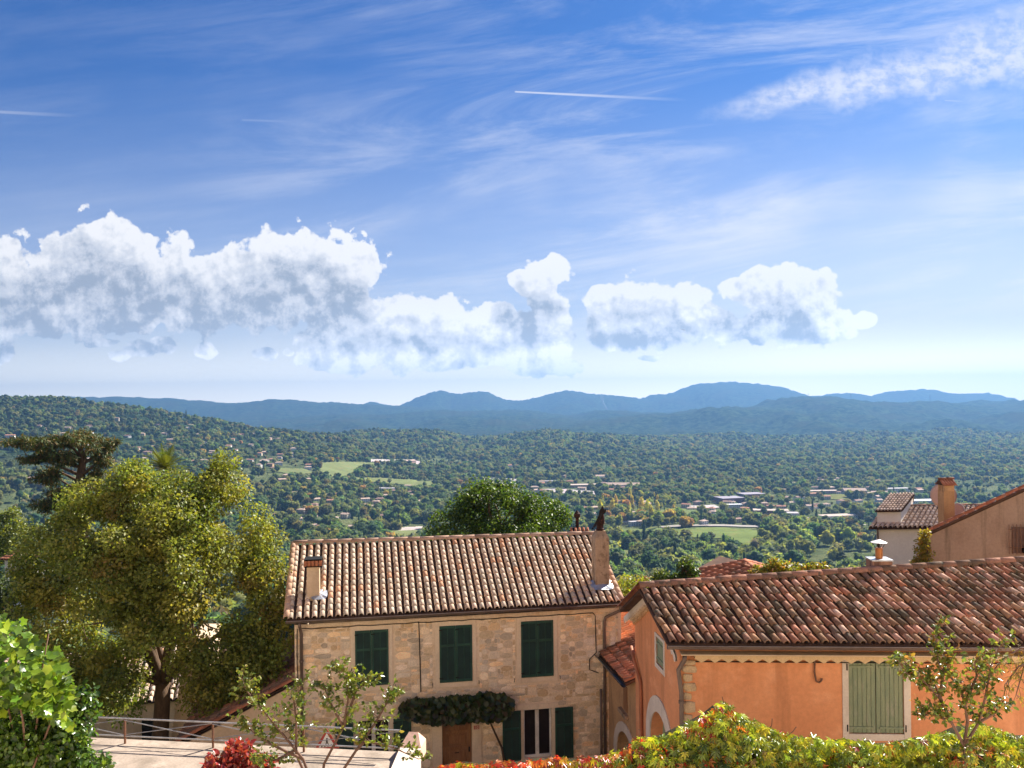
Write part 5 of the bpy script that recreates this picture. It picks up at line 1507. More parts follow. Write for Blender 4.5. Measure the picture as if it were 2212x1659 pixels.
# ------------------------------------------------------------------ low annex between the two houses
an = thing('annex', 'small tiled annex squeezed between the stone house and the orange gable', 'house', sfr(SLEN - .2, 0, 1.5))
aA = plane_hit(1294, 1412, SL, sn)                     # eave end against the stone wall
_d = pdir(1352, 1477); aB = _d * (aA[2] / _d[2])
ev = aB - aA; ev[2] = 0; evn = ev / np.linalg.norm(ev)
upd = np.array([evn[1], -evn[0], 0.0]); upd = upd if upd[0] > 0 else -upd
asl = .42
aA = aA + sn * .03
W2 = 3.2
aC = aB + upd * W2 + np.array([0, 0, asl * W2]); aD = aA + upd * W2 + np.array([0, 0, asl * W2])
back = -evn * 5.0
u_in = (SLEN + .03) - np.dot(aA - SL, su)
pA2 = aA + upd * (u_in) + np.array([0, 0, asl * u_in])
ar_ = deck(aB, aC, aD, aA, .08)
ar_.box8([*(np.array(q_) - [0, 0, .08] for q_ in (pA2, aD, aD + back, pA2 + back)), *(np.array(q_) - [0, 0, .003] for q_ in (pA2, aD, aD + back, pA2 + back))])
aro = ar_.build('roof', M_under, an)
tiled_plane(aro, aB, aA, aC, aD, 15, .30, M_tile_red, [(1, 1, 1), (.8, .85, .85), (1.25, 1.2, 1.15), (.6, .65, .6), (1.5, 1.35, 1.2)], 120, .42, seed=31, jitter=.012)
tiled_plane(aro, pA2, pA2 + back, aD, aD + back, 25, .30, M_tile_red, [(1, 1, 1), (.85, .9, .85), (1.25, 1.2, 1.15), (1.5, 1.35, 1.2)], 60, .42, seed=32, jitter=.012)
gutter(an, aA - upd * .06 + [0, 0, -.02], aB - upd * .06 + [0, 0, -.02], .09, -upd, plain('black_gutter', (.03, .035, .04), .3, .6))
# wall under the eave, with its arch
awn = -upd
a0 = aA + upd * .30; 
afr = frame((a0[0], a0[1], SG), evn, awn)
AH = aA[2] - SG + .06; AL = np.linalg.norm(ev) + 1.3
def auv(px, py):
    h = plane_hit(px, py, a0, awn) - np.array([a0[0], a0[1], SG]); return float(np.dot(h, evn)), float(h[2])
x0, x1 = auv(1333, 1600)[0], auv(1373, 1600)[0]
c0_ = x0 + (x1 - x0) * .5; r0_ = (x1 - x0) * .5
zc = auv(1335, 1562)[1]; zs_ = zc - r0_ * .9
n = 12
arc = [(c0_ - r0_ * math.cos(math.pi * k_ / n), zs_ + r0_ * .9 * math.sin(math.pi * k_ / n)) for k_ in range(n + 1)]
am = MB()
am.poly(afr(0, -.3), afr(x0, -.3), afr(x0, AH), afr(0, AH))
for (p0, p1) in zip(arc[:-1], arc[1:]):
    am.poly(afr(*p0), afr(*p1), afr(p1[0], AH), afr(p0[0], AH))
    am.poly(afr(*p0), afr(*p0, -.45), afr(*p1, -.45), afr(*p1))
am.poly(afr(x1, -.3), afr(max(AL, x1 + .4), -.3), afr(max(AL, x1 + .4), AH), afr(x1, AH))
for x_ in (x0, x1): am.poly(afr(x_, -.3), afr(x_, zs_), afr(x_, zs_, -.45), afr(x_, -.3, -.45))
awall = am.build('wall', M_ochre, an)
rg_ = MB()
for k_ in range(n):
    t0, t1 = math.pi * k_ / n, math.pi * (k_ + 1) / n
    pt_ = lambda t, r_, w_: afr(c0_ - r_ * math.cos(t), zs_ + r_ * .9 * math.sin(t), w_)
    rg_.box8([pt_(t0, r0_, .002), pt_(t1, r0_, .002), pt_(t1, r0_ + .32, .002), pt_(t0, r0_ + .32, .002), pt_(t0, r0_, .03), pt_(t1, r0_, .03), pt_(t1, r0_ + .32, .03), pt_(t0, r0_ + .32, .03)])
rg_.build('arch_surround', M_pale, an)
for k_ in range(5):
    MB().bevbox(afr, x0 - .32, x0 - .004, zs_ - .02 - (k_ + 1) * .42, zs_ - .03 - k_ * .42, .002, .028).build('jamb_stone', M_pale, an)
MB().box(afr, x0, x1, -.3, zc, -.44, -.38).build('door', M_wood, an)
w0_ = auv(1352, 1500); 
MB().box(afr, w0_[0] - .22, w0_[0] + .18, auv(1352, 1535)[1], auv(1352, 1482)[1], .004, .02).build('window', M_wood, an)
MB().bevbox(afr, w0_[0] - .5, w0_[0] + .3, auv(1352, 1540)[1] - .1, auv(1352, 1540)[1] + .02, .004, .12).build('window_sill', M_chim, an)

# ------------------------------------------------------------------ roofs and walls behind the orange ridge
# white villa with the raised dormer block
VD = 42.0
vw = thing('white_villa', 'off-white villa with a raised roof block behind the orange roof ridge', 'villa', P(1940, 1230, VD) * np.array([1, 1, 0]) + np.array([0, 0, P(1940, 1230, VD)[2] - 4]))
vr = R(18); vu = np.array([math.cos(vr), -math.sin(vr) * 0 + .0, 0]); vu = np.array([1, 0, 0.0]); vn = np.array([0, -1.0, 0])
vO = P(1893, 1136, VD)
vsk = np.array([-.80, -1, 0])
vfr = frame(vO, vu, vsk)
def vuv(px, py, w=0.0):
    h = plane_hit(px, py, vO + vn * w, vn) - vO; return float(h[0]), float(h[2])
MB().box(vfr, 0, 5.2, -7, .0, -5, 0).build('wall', M_white, vw)
e0 = np.array(vfr(-.28, -.06, .3)); e1 = np.array(vfr(5.6, -.06, .3))
vsl = .40
vfall = np.array([.0, 1, vsl]); vrn = np.cross(vu, vfall)
r0 = plane_hit(1925, 1096, e0, vrn); r1 = plane_hit(2070, 1094, e0, vrn)
dd_ = r1[1] - e0[1]
r0 = np.array([e0[0] + .80 * dd_, r1[1], r1[2]])
r1 = np.array([e1[0] + .80 * dd_, r1[1], r1[2]])
vro = deck(e0, e1, r1 + (e1 - e0) * .0, r0, .08).build('roof', M_under, vw)
lt = [(1.3, 1.3, 1.35), (1.15, 1.1, 1.1), (1.4, 1.35, 1.3), (1.0, .95, .95)]
tiled_plane(vro, e0, e1, r0, r1, 24, .34, M_tile_new, lt, 150, .36, seed=41)
ridge_tiles(vro, r0 + [0, 0, .03], r1 + [0, 0, .03], 8, .11, M_tile_old, [(1, 1, 1), (1.3, 1.2, 1.2)], 42)
# raised block
bu0, bv0 = vuv(1895, 1127); bu1, bv1 = vuv(1946, 1106)
b0 = np.array(vfr(bu0, bv0 + .0, -.0)); 
bw_ = 51 / F * VD; bh = 24 / F * VD
bfr = frame(P(1895, 1128, VD + .05), vu, vsk)
bd = 1.9
MB().add([bfr(0, -.3, 0), bfr(bw_, -.3, 0), bfr(bw_, -.3, -bd), bfr(0, -.3, -bd), bfr(0, bh, 0), bfr(bw_, bh, 0), bfr(bw_, bh + .55, -bd), bfr(0, bh + .55, -bd)], [(0, 3, 2, 1), (4, 5, 6, 7), (0, 1, 5, 4), (1, 2, 6, 5), (2, 3, 7, 6), (3, 0, 4, 7)]).build('dormer', M_white, vw)
q0, q1, q2, q3 = bfr(-.06, bh + .01, .14), bfr(bw_ + .06, bh + .01, .14), bfr(bw_ + .06, bh + .62, -bd - .05), bfr(-.06, bh + .62, -bd - .05)
dro = deck(q0, q1, q2, q3, .05).build('dormer_roof', M_under, vw)
tiled_plane(dro, q0, q1, q3, q2, 8, .32, M_tile_new, lt, 60, .38, seed=43)
dsp_pipe(vw, [vfr(.12, -.02, .2), vfr(.10, -.5, .06), vfr(.10, -4, .06)], .045)
def dish(px, py, D, rpx, mat, label, stem_to, facing=(-.25, -1, .15)):
    c_ = P(px, py, D); r_ = rpx / F * D
    t = thing('satellite_dish', label, 'satellite dish', c_ + np.array([0, 0, -r_]))
    f_ = Vector(facing).normalized()
    prof_ = [(r_, .0), (r_ * .98, -.02), (r_ * .75, -.10 * r_ - .02), (r_ * .4, -.17 * r_ - .02), (.02, -.20 * r_ - .02)]
    MB().lathe(c_, [(x_, z_) for x_, z_ in reversed(prof_)] + [(r_ * .7, .012 - .09 * r_)] + [(.02, .012 - .19 * r_)], 28, f_).build('reflector', mat, t, smooth=True)
    MB().tube([c_ + np.array(f_) * -.22 * r_, c_ + np.array([0, .35, -.1]), np.array(stem_to)], .03, 6).build('mast', M_black, t)
    MB().tube([c_ + np.array([0, 0, -r_ * .95]), c_ + np.array(f_) * r_ * .9 + np.array([0, 0, -r_ * .3])], .016, 5).build('feed_arm', M_black, t)
    return t
dish(1959, 1077, VD + 2.2, 14.5, M_dish2, 'khaki satellite dish standing over the white dormer roof', P(1959, 1096, VD + 2.4))
# house with the weathered end wall
TD = 27.0
th_ = thing('terracotta_house', 'weathered terracotta house with streaked wall and sloping tile verge', 'house', P(2100, 1220, TD) * np.array([1, 1, 0]) + np.array([0, 0, -9]))
tO = P(2004, 1160, TD)
tfr = frame(tO, (1, 0, 0), (0, -1, 0))
def tuv(px, py):
    h = P(px, py, TD) - tO; return float(h[0]), float(h[2])
vA, vB = tuv(1989, 1151), tuv(2330, 995)
gl = lambda u_: vA[1] + (vB[1] - vA[1]) * (u_ - vA[0]) / (vB[0] - vA[0]) - .10
MB().add([tfr(0, -6, 0), tfr(vB[0], -6, 0), tfr(vB[0], gl(vB[0]), 0), tfr(0, gl(0), 0), tfr(3.1, -6, -5.5), tfr(vB[0] + 3.1, -6, -5.5), tfr(vB[0] + 3.1, gl(vB[0]) - 3.1, -5.5), tfr(3.1, gl(0) - 3.1, -5.5)], [(0, 1, 2, 3), (5, 4, 7, 6), (4, 0, 3, 7), (1, 5, 6, 2), (3, 2, 6, 7)]).build('wall', M_terra, th_)
t0, t1 = np.array(tfr(vA[0], vA[1] - .04, .14)), np.array(tfr(vB[0], vB[1] - .04, .14))
tro = deck(t0, t1, t1 + [3.4, 6, -3.2], t0 + [3.4, 6, -3.2], .06).build('roof', M_under, th_)
ridge_tiles(tro, t0 + [0, 0.06, .02], t1 + [0, 0.06, .02], 15, .085, M_tile_red, [(1.05, .95, .9), (1.2, 1.1, 1.0), (.9, .85, .8)], 51)
tiled_plane(tro, t0 + [3.4, 6, -3.2], t0 + [.1, .2, -.1], t1 + [3.4, 6, -3.2], t1 + [.1, .2, -.1], 30, .34, M_tile_red, [(1, 1, 1), (1.2, 1.1, 1), (.85, .85, .85)], 0, .42, seed=52)
# wrought grille and the dark window behind it
g0, g1 = tuv(2176, 1132), tuv(2290, 1195)
MB().box(tfr, g0[0] + .14, g1[0], g1[1] + .02, g0[1] - .10, .004, .02).build('window', surf('grille_window_shade', [(.16, .10, .08), (.12, .075, .06)], 2, .9, .1), th_)
gr_ = MB(); gri = gr_.tube([tfr(g0[0] - .02, g0[1] - .16, .09), tfr(g1[0], g0[1] - .16, .09)], .012, 5).build('window_grille', M_rust, th_)
k_ = 0; x_ = g0[0]
while x_ < g1[0]:
    pts = [tfr(x_ + (.018 * math.sin(v_ * 2.1) if k_ % 2 else 0), g0[1] + (g1[1] - g0[1]) * v_ / 9, .09 + (.012 * math.sin(v_ * 2.1) if k_ % 2 else 0)) for v_ in range(10)]
    MB().tube(pts, .012, 5).build('bar', M_rust, gri); x_ += .125; k_ += 1
MB().tube([tfr(g0[0] - .02, g1[1] + .22, .09), tfr(g1[0], g1[1] + .22, .09)], .012, 5).build('bar', M_rust, gri)
# flower box-like dark lump inside the grille
MB().lathe(tfr(g0[0] + .95, g1[1] + .03, .10), [(.50, 0), (.52, .14), (.36, .27), (.1, .34)], 14, (0, 0, 1)).build('awning_box', M_black, th_)
# its chimney with tiled hat
ch = P(2042, 1146, TD + 1.2); 
cfr3 = frame(ch + np.array([.04, 0, 0]), (0, 1, 0), (-1, 0, 0))
hC = (1146 - 1060) / F * (TD + 1.2)
hwx = .20
chm = MB().box(cfr3, -hwx, hwx, -.8, hC, -hwx * .9, hwx * .9).build('chimney', surf('ochre_chimney', [(0.50, 0.30, 0.15), (0.43, 0.25, 0.125)], 2, .9, .15, .2, stain=((.25, .16, .09), .5, (4, 4, .7))), th_)
hm = MB()
for sx in (-1, 1): hm.box(cfr3, sx * hwx * .8 - .05, sx * hwx * .8 + .05, hC + .002, hC + .20, -hwx * .85, hwx * .85)
hm.box(cfr3, -.04, .04, hC + .002, hC + .2, -hwx * .82, hwx * .82)
hm.build('chimney_pier', M_ochre, chm)
hz_ = hC + .202
MB().add([cfr3(-.25, hz_, .22), cfr3(.25, hz_, .22), cfr3(.25, hz_, -.22), cfr3(-.25, hz_, -.22), cfr3(-.02, hz_ + .15, .22), cfr3(.02, hz_ + .15, .22), cfr3(.02, hz_ + .15, -.22), cfr3(-.02, hz_ + .15, -.22)], [(0, 3, 2, 1), (4, 5, 6, 7), (0, 1, 5, 4), (1, 2, 6, 5), (2, 3, 7, 6), (3, 0, 4, 7)]).build('chimney_roof', M_under, chm)
TVh, TFh = tile_template(.052, .042, .32, .8)
thm = make_mesh('hat_tile', TVh, TFh, M_tile_red, np.ones((len(TVh), 3)), True)
for sx in (-1, 1):
    for j in range(5):
        w_ = -.19 + j * .095
        p = Vector([float(v_) for v_ in cfr3(sx * .29, hz_ - .01, w_)]); rdg = Vector([float(v_) for v_ in cfr3(0, hz_ + .18, w_)])
        d_ = (rdg - p).normalized(); a_ = Vector([float(v_) for v_ in (np.array(cfr3(0, 0, 1)) - np.array(cfr3(0, 0, 0)))]) * -sx
        nz = a_.cross(d_); nz = nz if nz.z > 0 else -nz
        link('hat_tile', thm, chm, Matrix(((a_.x, d_.x, nz.x, p.x), (a_.y, d_.y, nz.y, p.y), (a_.z, d_.z, nz.z, p.z), (0, 0, 0, 1))))
ridge_tiles(chm, cfr3(0, hz_ + .17, .24), cfr3(0, hz_ + .17, -.24), 2, .08, M_tile_red, [(.7, .7, .7), (1, 1, 1)], 55)
dish(2038, 1070, TD + 2.6, 26.5, M_dish, 'large pink-grey satellite dish half hidden behind the ochre chimney', P(2040, 1120, TD + 2.8))
dish(2070, 1103, TD + 2.4, 14.5 * 1.15, M_dish, 'smaller pink-grey satellite dish right of the ochre chimney', P(2070, 1128, TD + 2.6), (.25, -1, .1))
# flue on the orange house ridge
fb = plane_hit(1911, 1236, O_e0, orn) + fallo * .25
ffr = frame(fb, ou, on)
fz = lambda py: float(P(1911, py, fb[1])[2] - fb[2])
fl = thing('metal_flue', 'copper coloured metal flue with a white conical cap on the orange roof ridge', 'flue', fb)
pedestal = MB()
pedestal.box(ffr, -.24, .24, -.4, fz(1209), -.22, .22)
pedestal.build('pedestal', surf('sooty_pedestal', [(0.40, 0.22, 0.15), (0.30, 0.16, 0.11)], 3, .9, .15, .3, stain=((.06, .03, .03), .8, (6, 6, 1.2))), fl)
MB().box(ffr, -.26, .26, fz(1209) + .002, fz(1209) + .035, -.24, .24).build('slab', M_lead, fl)
z0f = fz(1209) + .037
MB().lathe(ffr(0, z0f, 0), [(.088, 0), (.088, fz(1183) - z0f - .015), (.094, fz(1183) - z0f - .015), (.094, fz(1183) - z0f)], 18).build('pipe', M_copper, fl, smooth=False)
MB().lathe(ffr(0, fz(1183), 0), [(.022, 0), (.022, fz(1170) - fz(1183))], 8).build('inner_pipe', M_black, fl)
MB().lathe(ffr(0, fz(1172), 0), [(.19, 0), (.195, .008), (.03, .075), (.006, .082)], 20).build('cap', plain('white_enamel', (.75, .70, .68), .4, .4), fl)
for sx, sy in ((-1, 0), (1, 0), (0, 1), (0, -1)):
    MB().tube([ffr(sx * .085, fz(1183), sy * .085), ffr(sx * .17, fz(1172), sy * .17)], .007, 4).build('strut', M_black, fl)
# hip roof peeping over the ridge
HD = 27.0
hp = thing('hip_roofed_house', 'red hip-roofed house peeping over the mottled ridge', 'house', P(1610, 1290, HD))
apx = P(1610, 1216, HD + 1.5); l0 = P(1500, 1262, HD); rgt = P(1740, 1262, HD); bkp = np.array([apx[0], apx[1] + 3.5, l0[2]])
lf = np.array([l0[0], HD + 1.5, l0[2]]); fr_ = np.array([apx[0] + .15, HD - 2.4, l0[2]]); rf_ = np.array([rgt[0], HD + 1.5, l0[2]])
MB().add([lf - [0, 0, 3], fr_ - [0, 0, 3], rf_ - [0, 0, 3], bkp - [0, 0, 3], lf - [0, 0, .03], fr_ - [0, 0, .03], rf_ - [0, 0, .03], bkp - [0, 0, .03]], [(0, 1, 5, 4), (1, 2, 6, 5), (2, 3, 7, 6), (3, 0, 4, 7)]).build('wall', M_ochre, hp)
hro = MB().add([lf, fr_, rf_, bkp, apx], [(0, 1, 4), (1, 2, 4), (2, 3, 4), (3, 0, 4)]).build('roof', M_under, hp)
def hip_tiles(A, B_, ap, nc_, seed):
    A, B_, ap = [Vector([float(v_) for v_ in x_]) for x_ in (A, B_, ap)]
    ax = (B_ - A).normalized(); mid = A + ax * (ap - A).dot(ax); d = (ap - mid); Ls = d.length; d.normalize(); nz = ax.cross(d); nz = nz if nz.z > 0 else -nz
    q = random.Random(seed); wid = (B_ - A).length / nc_
    TV, TF = tile_template(wid * .42, wid * .34, .36)
    vs = [make_mesh('tile', TV, TF, M_tile_red, np.repeat(np.array(t)[None, :], len(TV), 0), True) for t in ((1, 1, 1), (1.3, 1.2, 1.1), (.75, .8, .75))]
    pk = (ap - A).dot(ax); tot = (B_ - A).length
    for j in range(nc_):
        s = (j + .5) * wid
        lim = Ls * (s / pk if s < pk else (tot - s) / (tot - pk))
        y = 0
        while y < lim - .1:
            p = A + ax * s + d * y + nz * .03
            link('tile', q.choice(vs), hro, Matrix(((ax.x, d.x, nz.x, p.x), (ax.y, d.y, nz.y, p.y), (ax.z, d.z, nz.z, p.z), (0, 0, 0, 1))) @ Matrix.Rotation(-.05, 4, 'X')); y += .28
hip_tiles(lf, fr_, apx, 16, 61); hip_tiles(fr_, rf_, apx, 16, 62)
for (a_, s_) in ((fr_, 63), (lf, 64), (rf_, 65)):
    ridge_tiles(hro, a_ + [0, 0, .04], apx + [0, 0, .04], 8, .11, M_tile_red, [(1, 1, 1), (1.3, 1.2, 1.1)], s_)
# chimney of a lower house, seen over the stone roof
KD_ = 31.0
lc = thing('lower_house_chimney', 'red tiled chimney with a thin stack peeping over the stone roof ridge', 'chimney', P(1250, 1180, KD_))
lfr = frame(P(1250, 1150, KD_), (1, 0, 0), (0, -1, 0))
MB().box(lfr, -.28, .30, -1.2, .0, -.28, .28).build('stack', M_tile_red, lc)
MB().add([lfr(-.36, .003, .36), lfr(.40, .003, .36), lfr(.40, .003, -.36), lfr(-.36, .003, -.36), lfr(-.2, .2, 0), lfr(.22, .2, 0)], [(0, 1, 5, 4), (2, 3, 4, 5), (1, 2, 5), (3, 0, 4), (0, 3, 2, 1)]).build('chimney_roof', M_tile_red, lc)
for i in range(5):
    p = lfr(-.28 + i * .15, .0, .38); dd = Vector((0, .36, .19)).normalized(); nzv = Vector((1, 0, 0)).cross(dd)
    link('cap_tile', thm, lc, Matrix(((1, dd.x, nzv.x, p[0]), (0, dd.y, nzv.y, p[1]), (0, dd.z, nzv.z, p[2] + .03), (0, 0, 0, 1))))
MB().lathe(lfr(-.05, .1, 0), [(.065, 0), (.065, .45), (.12, .46), (.12, .60), (.10, .61), (.02, .72)], 12).build('flue_pipe', M_rustpot, lc)

# ------------------------------------------------------------------ terrace, railing, coping
TZ = -8.0
def on_floor(px, py, z=TZ):
    d = pdir(px, py); return d * (z / d[2])
pA, pB = on_floor(270, 1606), on_floor(460, 1615)
rd = pB - pA; rd[2] = 0; rd /= np.linalg.norm(rd); rnm = np.array([rd[1], -rd[0], 0])
def on_rail(px, py):
    return plane_hit(px, py, pA, rnm)
xs0 = float(np.dot(on_rail(100, 1600) - pA, rd)) - 6; xs1 = float(np.dot(on_rail(866, 1650) - pA, rd))
tfl = frame(pA, rd, rnm)
ter = MB().box(tfl, xs0, xs1 + .35, -4, 0, -.25, 9.0).build('terrace', M_slab)
tag(ter, 'pale concrete terrace floor behind the railing', None, None, 'structure')
zt = float(on_rail(520, 1563)[2] - TZ); zl = float(on_rail(400, 1596)[2] - TZ)
posts = [float(np.dot(on_rail(px_, 1580) - pA, rd)) for px_ in (270, 460)]
stp = posts[1] - posts[0]
while posts[0] > xs0 + stp: posts.insert(0, posts[0] - stp)
while posts[-1] + stp < xs1 - .6: posts.append(posts[-1] + stp)
rail = thing('railing', 'thin grey metal railing with crossed bars along the terrace edge', 'railing', tfl(0, 0, 0))
MB().tube([tfl(xs0, zt, 0), tfl(xs1, zt, 0)], .022, 8).build('top_rail', M_rail, rail)
MB().tube([tfl(xs0, zl, 0), tfl(xs1, zl, 0)], .020, 8).build('bottom_rail', M_rail, rail)
for p_ in posts: MB().tube([tfl(p_, 0, 0), tfl(p_, zt, 0)], .028, 8).build('post', M_rust, rail)
ends = posts + [xs1]
for a_, c_ in zip(ends[:-1], ends[1:]):
    MB().tube([tfl(a_, zt - .03, .02), tfl(c_, zl + .03, .02)], .013, 6).build('brace', M_rail, rail)
    MB().tube([tfl(a_, zl + .03, -.02), tfl(c_, zt - .03, -.02)], .010, 6).build('brace', M_rail, rail)
# sloping masonry end of the terrace wall
cw = thing('terrace_pier', 'pink capped masonry pier with a pale sloping face ending the railing', 'pier', tfl(xs1 + .2, 0, 0))
wdt = 46 / F * 19.0 / 2
pc = xs1 + wdt
ptz_ = float(on_rail(880, 1613)[2] - TZ)
MB().add([tfl(pc - wdt, -4, .05), tfl(pc + wdt, -4, .05), tfl(pc + wdt * 1.1, -4, 5.2), tfl(pc - wdt * 1.1, -4, 5.2), tfl(pc - wdt, ptz_, .05), tfl(pc + wdt, ptz_, .05), tfl(pc + wdt * 1.1, ptz_ - 1.15, 5.2), tfl(pc - wdt * 1.1, ptz_ - 1.15, 5.2)], [(0, 3, 2, 1), (4, 7, 6, 5), (0, 1, 5, 4), (1, 2, 6, 5), (2, 3, 7, 6), (3, 0, 4, 7)]).build('coping', surf('pale_coping', [(0.80, 0.66, 0.54), (0.74, 0.60, 0.48)], 1.5, .9, .15, .15, fine=.06), cw)
tz2 = float(on_rail(880, 1587)[2] - TZ)
MB().add([tfl(pc - wdt, ptz_ - .3, -.45), tfl(pc + wdt, ptz_ - .3, -.45), tfl(pc + wdt, ptz_ - .3, .04), tfl(pc - wdt, ptz_ - .3, .04), tfl(pc - wdt, ptz_ + .02, -.45), tfl(pc + wdt, ptz_ + .02, -.45), tfl(pc + wdt, ptz_ + .02, .04), tfl(pc - wdt, ptz_ + .02, .04), tfl(pc - wdt * .45, tz2 - .03, -.25), tfl(pc + wdt * .45, tz2 - .03, -.25)], [(0, 3, 2, 1), (0, 1, 5, 4), (1, 2, 6, 5), (2, 3, 7, 6), (3, 0, 4, 7), (4, 5, 9, 8), (6, 7, 8, 9), (5, 6, 9), (7, 4, 8)]).build('cap', M_pink, cw)
# lane between the terrace and the houses
lane = MB()
lane.poly((-14, 20.2, -11.9), (9, 20.2, -11.9), (9, 27.5, -11.95), (-14, 29, -11.95))
tag(lane.build('lane', surf('lane_paving', [(0.40, 0.34, 0.28), (0.34, 0.29, 0.24)], 1.0, .9, .2, .3)), 'narrow lane in front of the stone house', None, None, 'structure')
gxs = np.linspace(-24, 24, 40); gys = np.linspace(-3, 20.1, 30)  # pale ground sheet added to bounce sun onto the house fronts
GX, GY = np.meshgrid(gxs, gys)
gi = np.arange(GX.size).reshape(GX.shape)
gz_ = ground_z(GX, GY) + .05
tag(link('bounce_ground', make_mesh('bounce_ground', np.stack([GX, GY, gz_], -1).reshape(-1, 3), np.stack([gi[:-1, :-1], gi[:-1, 1:], gi[1:, 1:], gi[1:, :-1]], -1).reshape(-1, 4), surf('bounce_gravel', [(0.60, 0.50, 0.39), (0.54, 0.44, 0.34)], .8, .95, .1, .4), smooth=True)), 'pale gravel ground added to bounce sun onto the house fronts', None, None, 'structure')
# crossing sign on its post
sg_ = thing('road_sign', 'triangular pedestrian crossing sign behind the terrace railing', 'road sign', P(706, 1680, 21.5))
sc0 = P(706, 1603, 21.5); sfr2 = frame(sc0, (.98, .2, 0), (.2, -.98, 0))
def tri(r_, w_, z_=0): return [sfr2(r_ * math.cos(a_), r_ * math.sin(a_) + z_, w_) for a_ in (R(90), R(210), R(330))]
sm_ = MB().add(tri(.36, 0) + tri(.36, .02), [(2, 1, 0), (3, 4, 5), (0, 1, 4, 3), (1, 2, 5, 4), (2, 0, 3, 5)])
spl = sm_.build('plate', plain('sign_red', (0.42, 0.045, 0.035), .4, .4), sg_)
MB().add(tri(.24, .024), [(0, 1, 2)]).build('face', plain('sign_white', (0.75, 0.74, 0.72), .4, .4), spl)
fg = MB()
for i in range(4): fg.poly(sfr2(-.15 + i * .08, -.11, .028), sfr2(-.115 + i * .08, -.11, .028), sfr2(-.10 + i * .075, -.055, .028), sfr2(-.128 + i * .075, -.055, .028))
fg.poly(sfr2(-.02, .07, .029), sfr2(.02, .07, .029), sfr2(.025, .0, .029), sfr2(-.015, .0, .029)); fg.poly(sfr2(-.015, 0, .029), sfr2(.008, 0, .029), sfr2(-.02, -.055, .029), sfr2(-.045, -.055, .029)); fg.poly(sfr2(.005, 0, .029), sfr2(.025, 0, .029), sfr2(.05, -.055, .029), sfr2(.028, -.055, .029))
fg.lathe(sfr2(.003, .095, .027), [(.02, 0), (.02, .003)], 8, Vector([float(v_) for v_ in (np.array(sfr2(0, 0, 1)) - np.array(sfr2(0, 0, 0)))]))
fg.build('symbol', M_black, spl)
MB().tube([sfr2(0, -4.0, -.03), sfr2(0, .3, -.03)], .03, 8).build('post', M_rail, sg_)
# street lamps behind the fig
for (px_, py_, D_, lab) in ((50, 1302, 30, 'pale blue-grey street lamp head above the fig leaves'), (137, 1342, 34, 'smaller blue-grey street lamp head in front of the linden')):
    t = thing('street_lamp', lab, 'street lamp', P(px_, 1560, D_), 'street lamps behind the fig')
    c_ = P(px_, py_, D_); ff = frame(c_, (1, 0, 0), (0, -1, 0))
    MB().lathe(c_, [(.17, -.12), (.20, -.05), (.17, .04), (.08, .09), (.01, .10)], 14, (.3, 0, 1)).build('lamp_head', plain('lamp_blue_grey', (.42, .50, .66), .35, .5), t, smooth=True)
    MB().tube([c_ + np.array([-.05, 0, -.05]), c_ + np.array([-.4, 0, -.15]), c_ + np.array([-.45, 0, -.5]), c_ + np.array([-.45, 0, -4.5])], .03, 6).build('post', M_black, t)

# ------------------------------------------------------------------ unseen walls for the hill village, added to bounce sun onto house fronts
M_lime = surf('bounce_limestone', [(0.70, 0.58, 0.43), (0.62, 0.50, 0.36)], .5, .95, .1, .4, 8)
for (y_, z0_, z1_, w_) in ((-9, -3, 5, 60), (-15, 3, 12, 70), (-22, 10, 20, 80)):
    q_ = MB().box8([(-w_, y_ - 7, z0_), (w_, y_ - 7, z0_), (w_, y_, z0_), (-w_, y_, z0_), (-w_, y_ - 7, z1_), (w_, y_ - 7, z1_), (w_, y_, z1_), (-w_, y_, z1_)])
    tag(q_.build('bounce_wall', M_lime), 'unseen pale wall added to bounce sun onto the house fronts', None, None, 'structure')

# ------------------------------------------------------------------ the hazy air
hb = MB().box8([(-40000, -3000, -200), (40000, -3000, -200), (40000, 13600, -200), (-40000, 13600, -200), (-40000, -3000, 450), (40000, -3000, 450), (40000, 13600, 450), (-40000, 13600, 450)])
hmx, k = new_mat('haze_air')
vpn = k.n('ShaderNodeVolumePrincipled')
vpn.inputs['Color'].default_value = (0.148, 0.315, 0.60, 1)
vpn.inputs['Density'].default_value = HAZE
vpn.inputs['Anisotropy'].default_value = 0.3
out = k.n('ShaderNodeOutputMaterial'); k.L(vpn.outputs[0], out.inputs['Volume'])
haze = hb.build('haze', hmx)
tag(haze, 'thin blue haze filling the valley air', None, None, 'stuff')

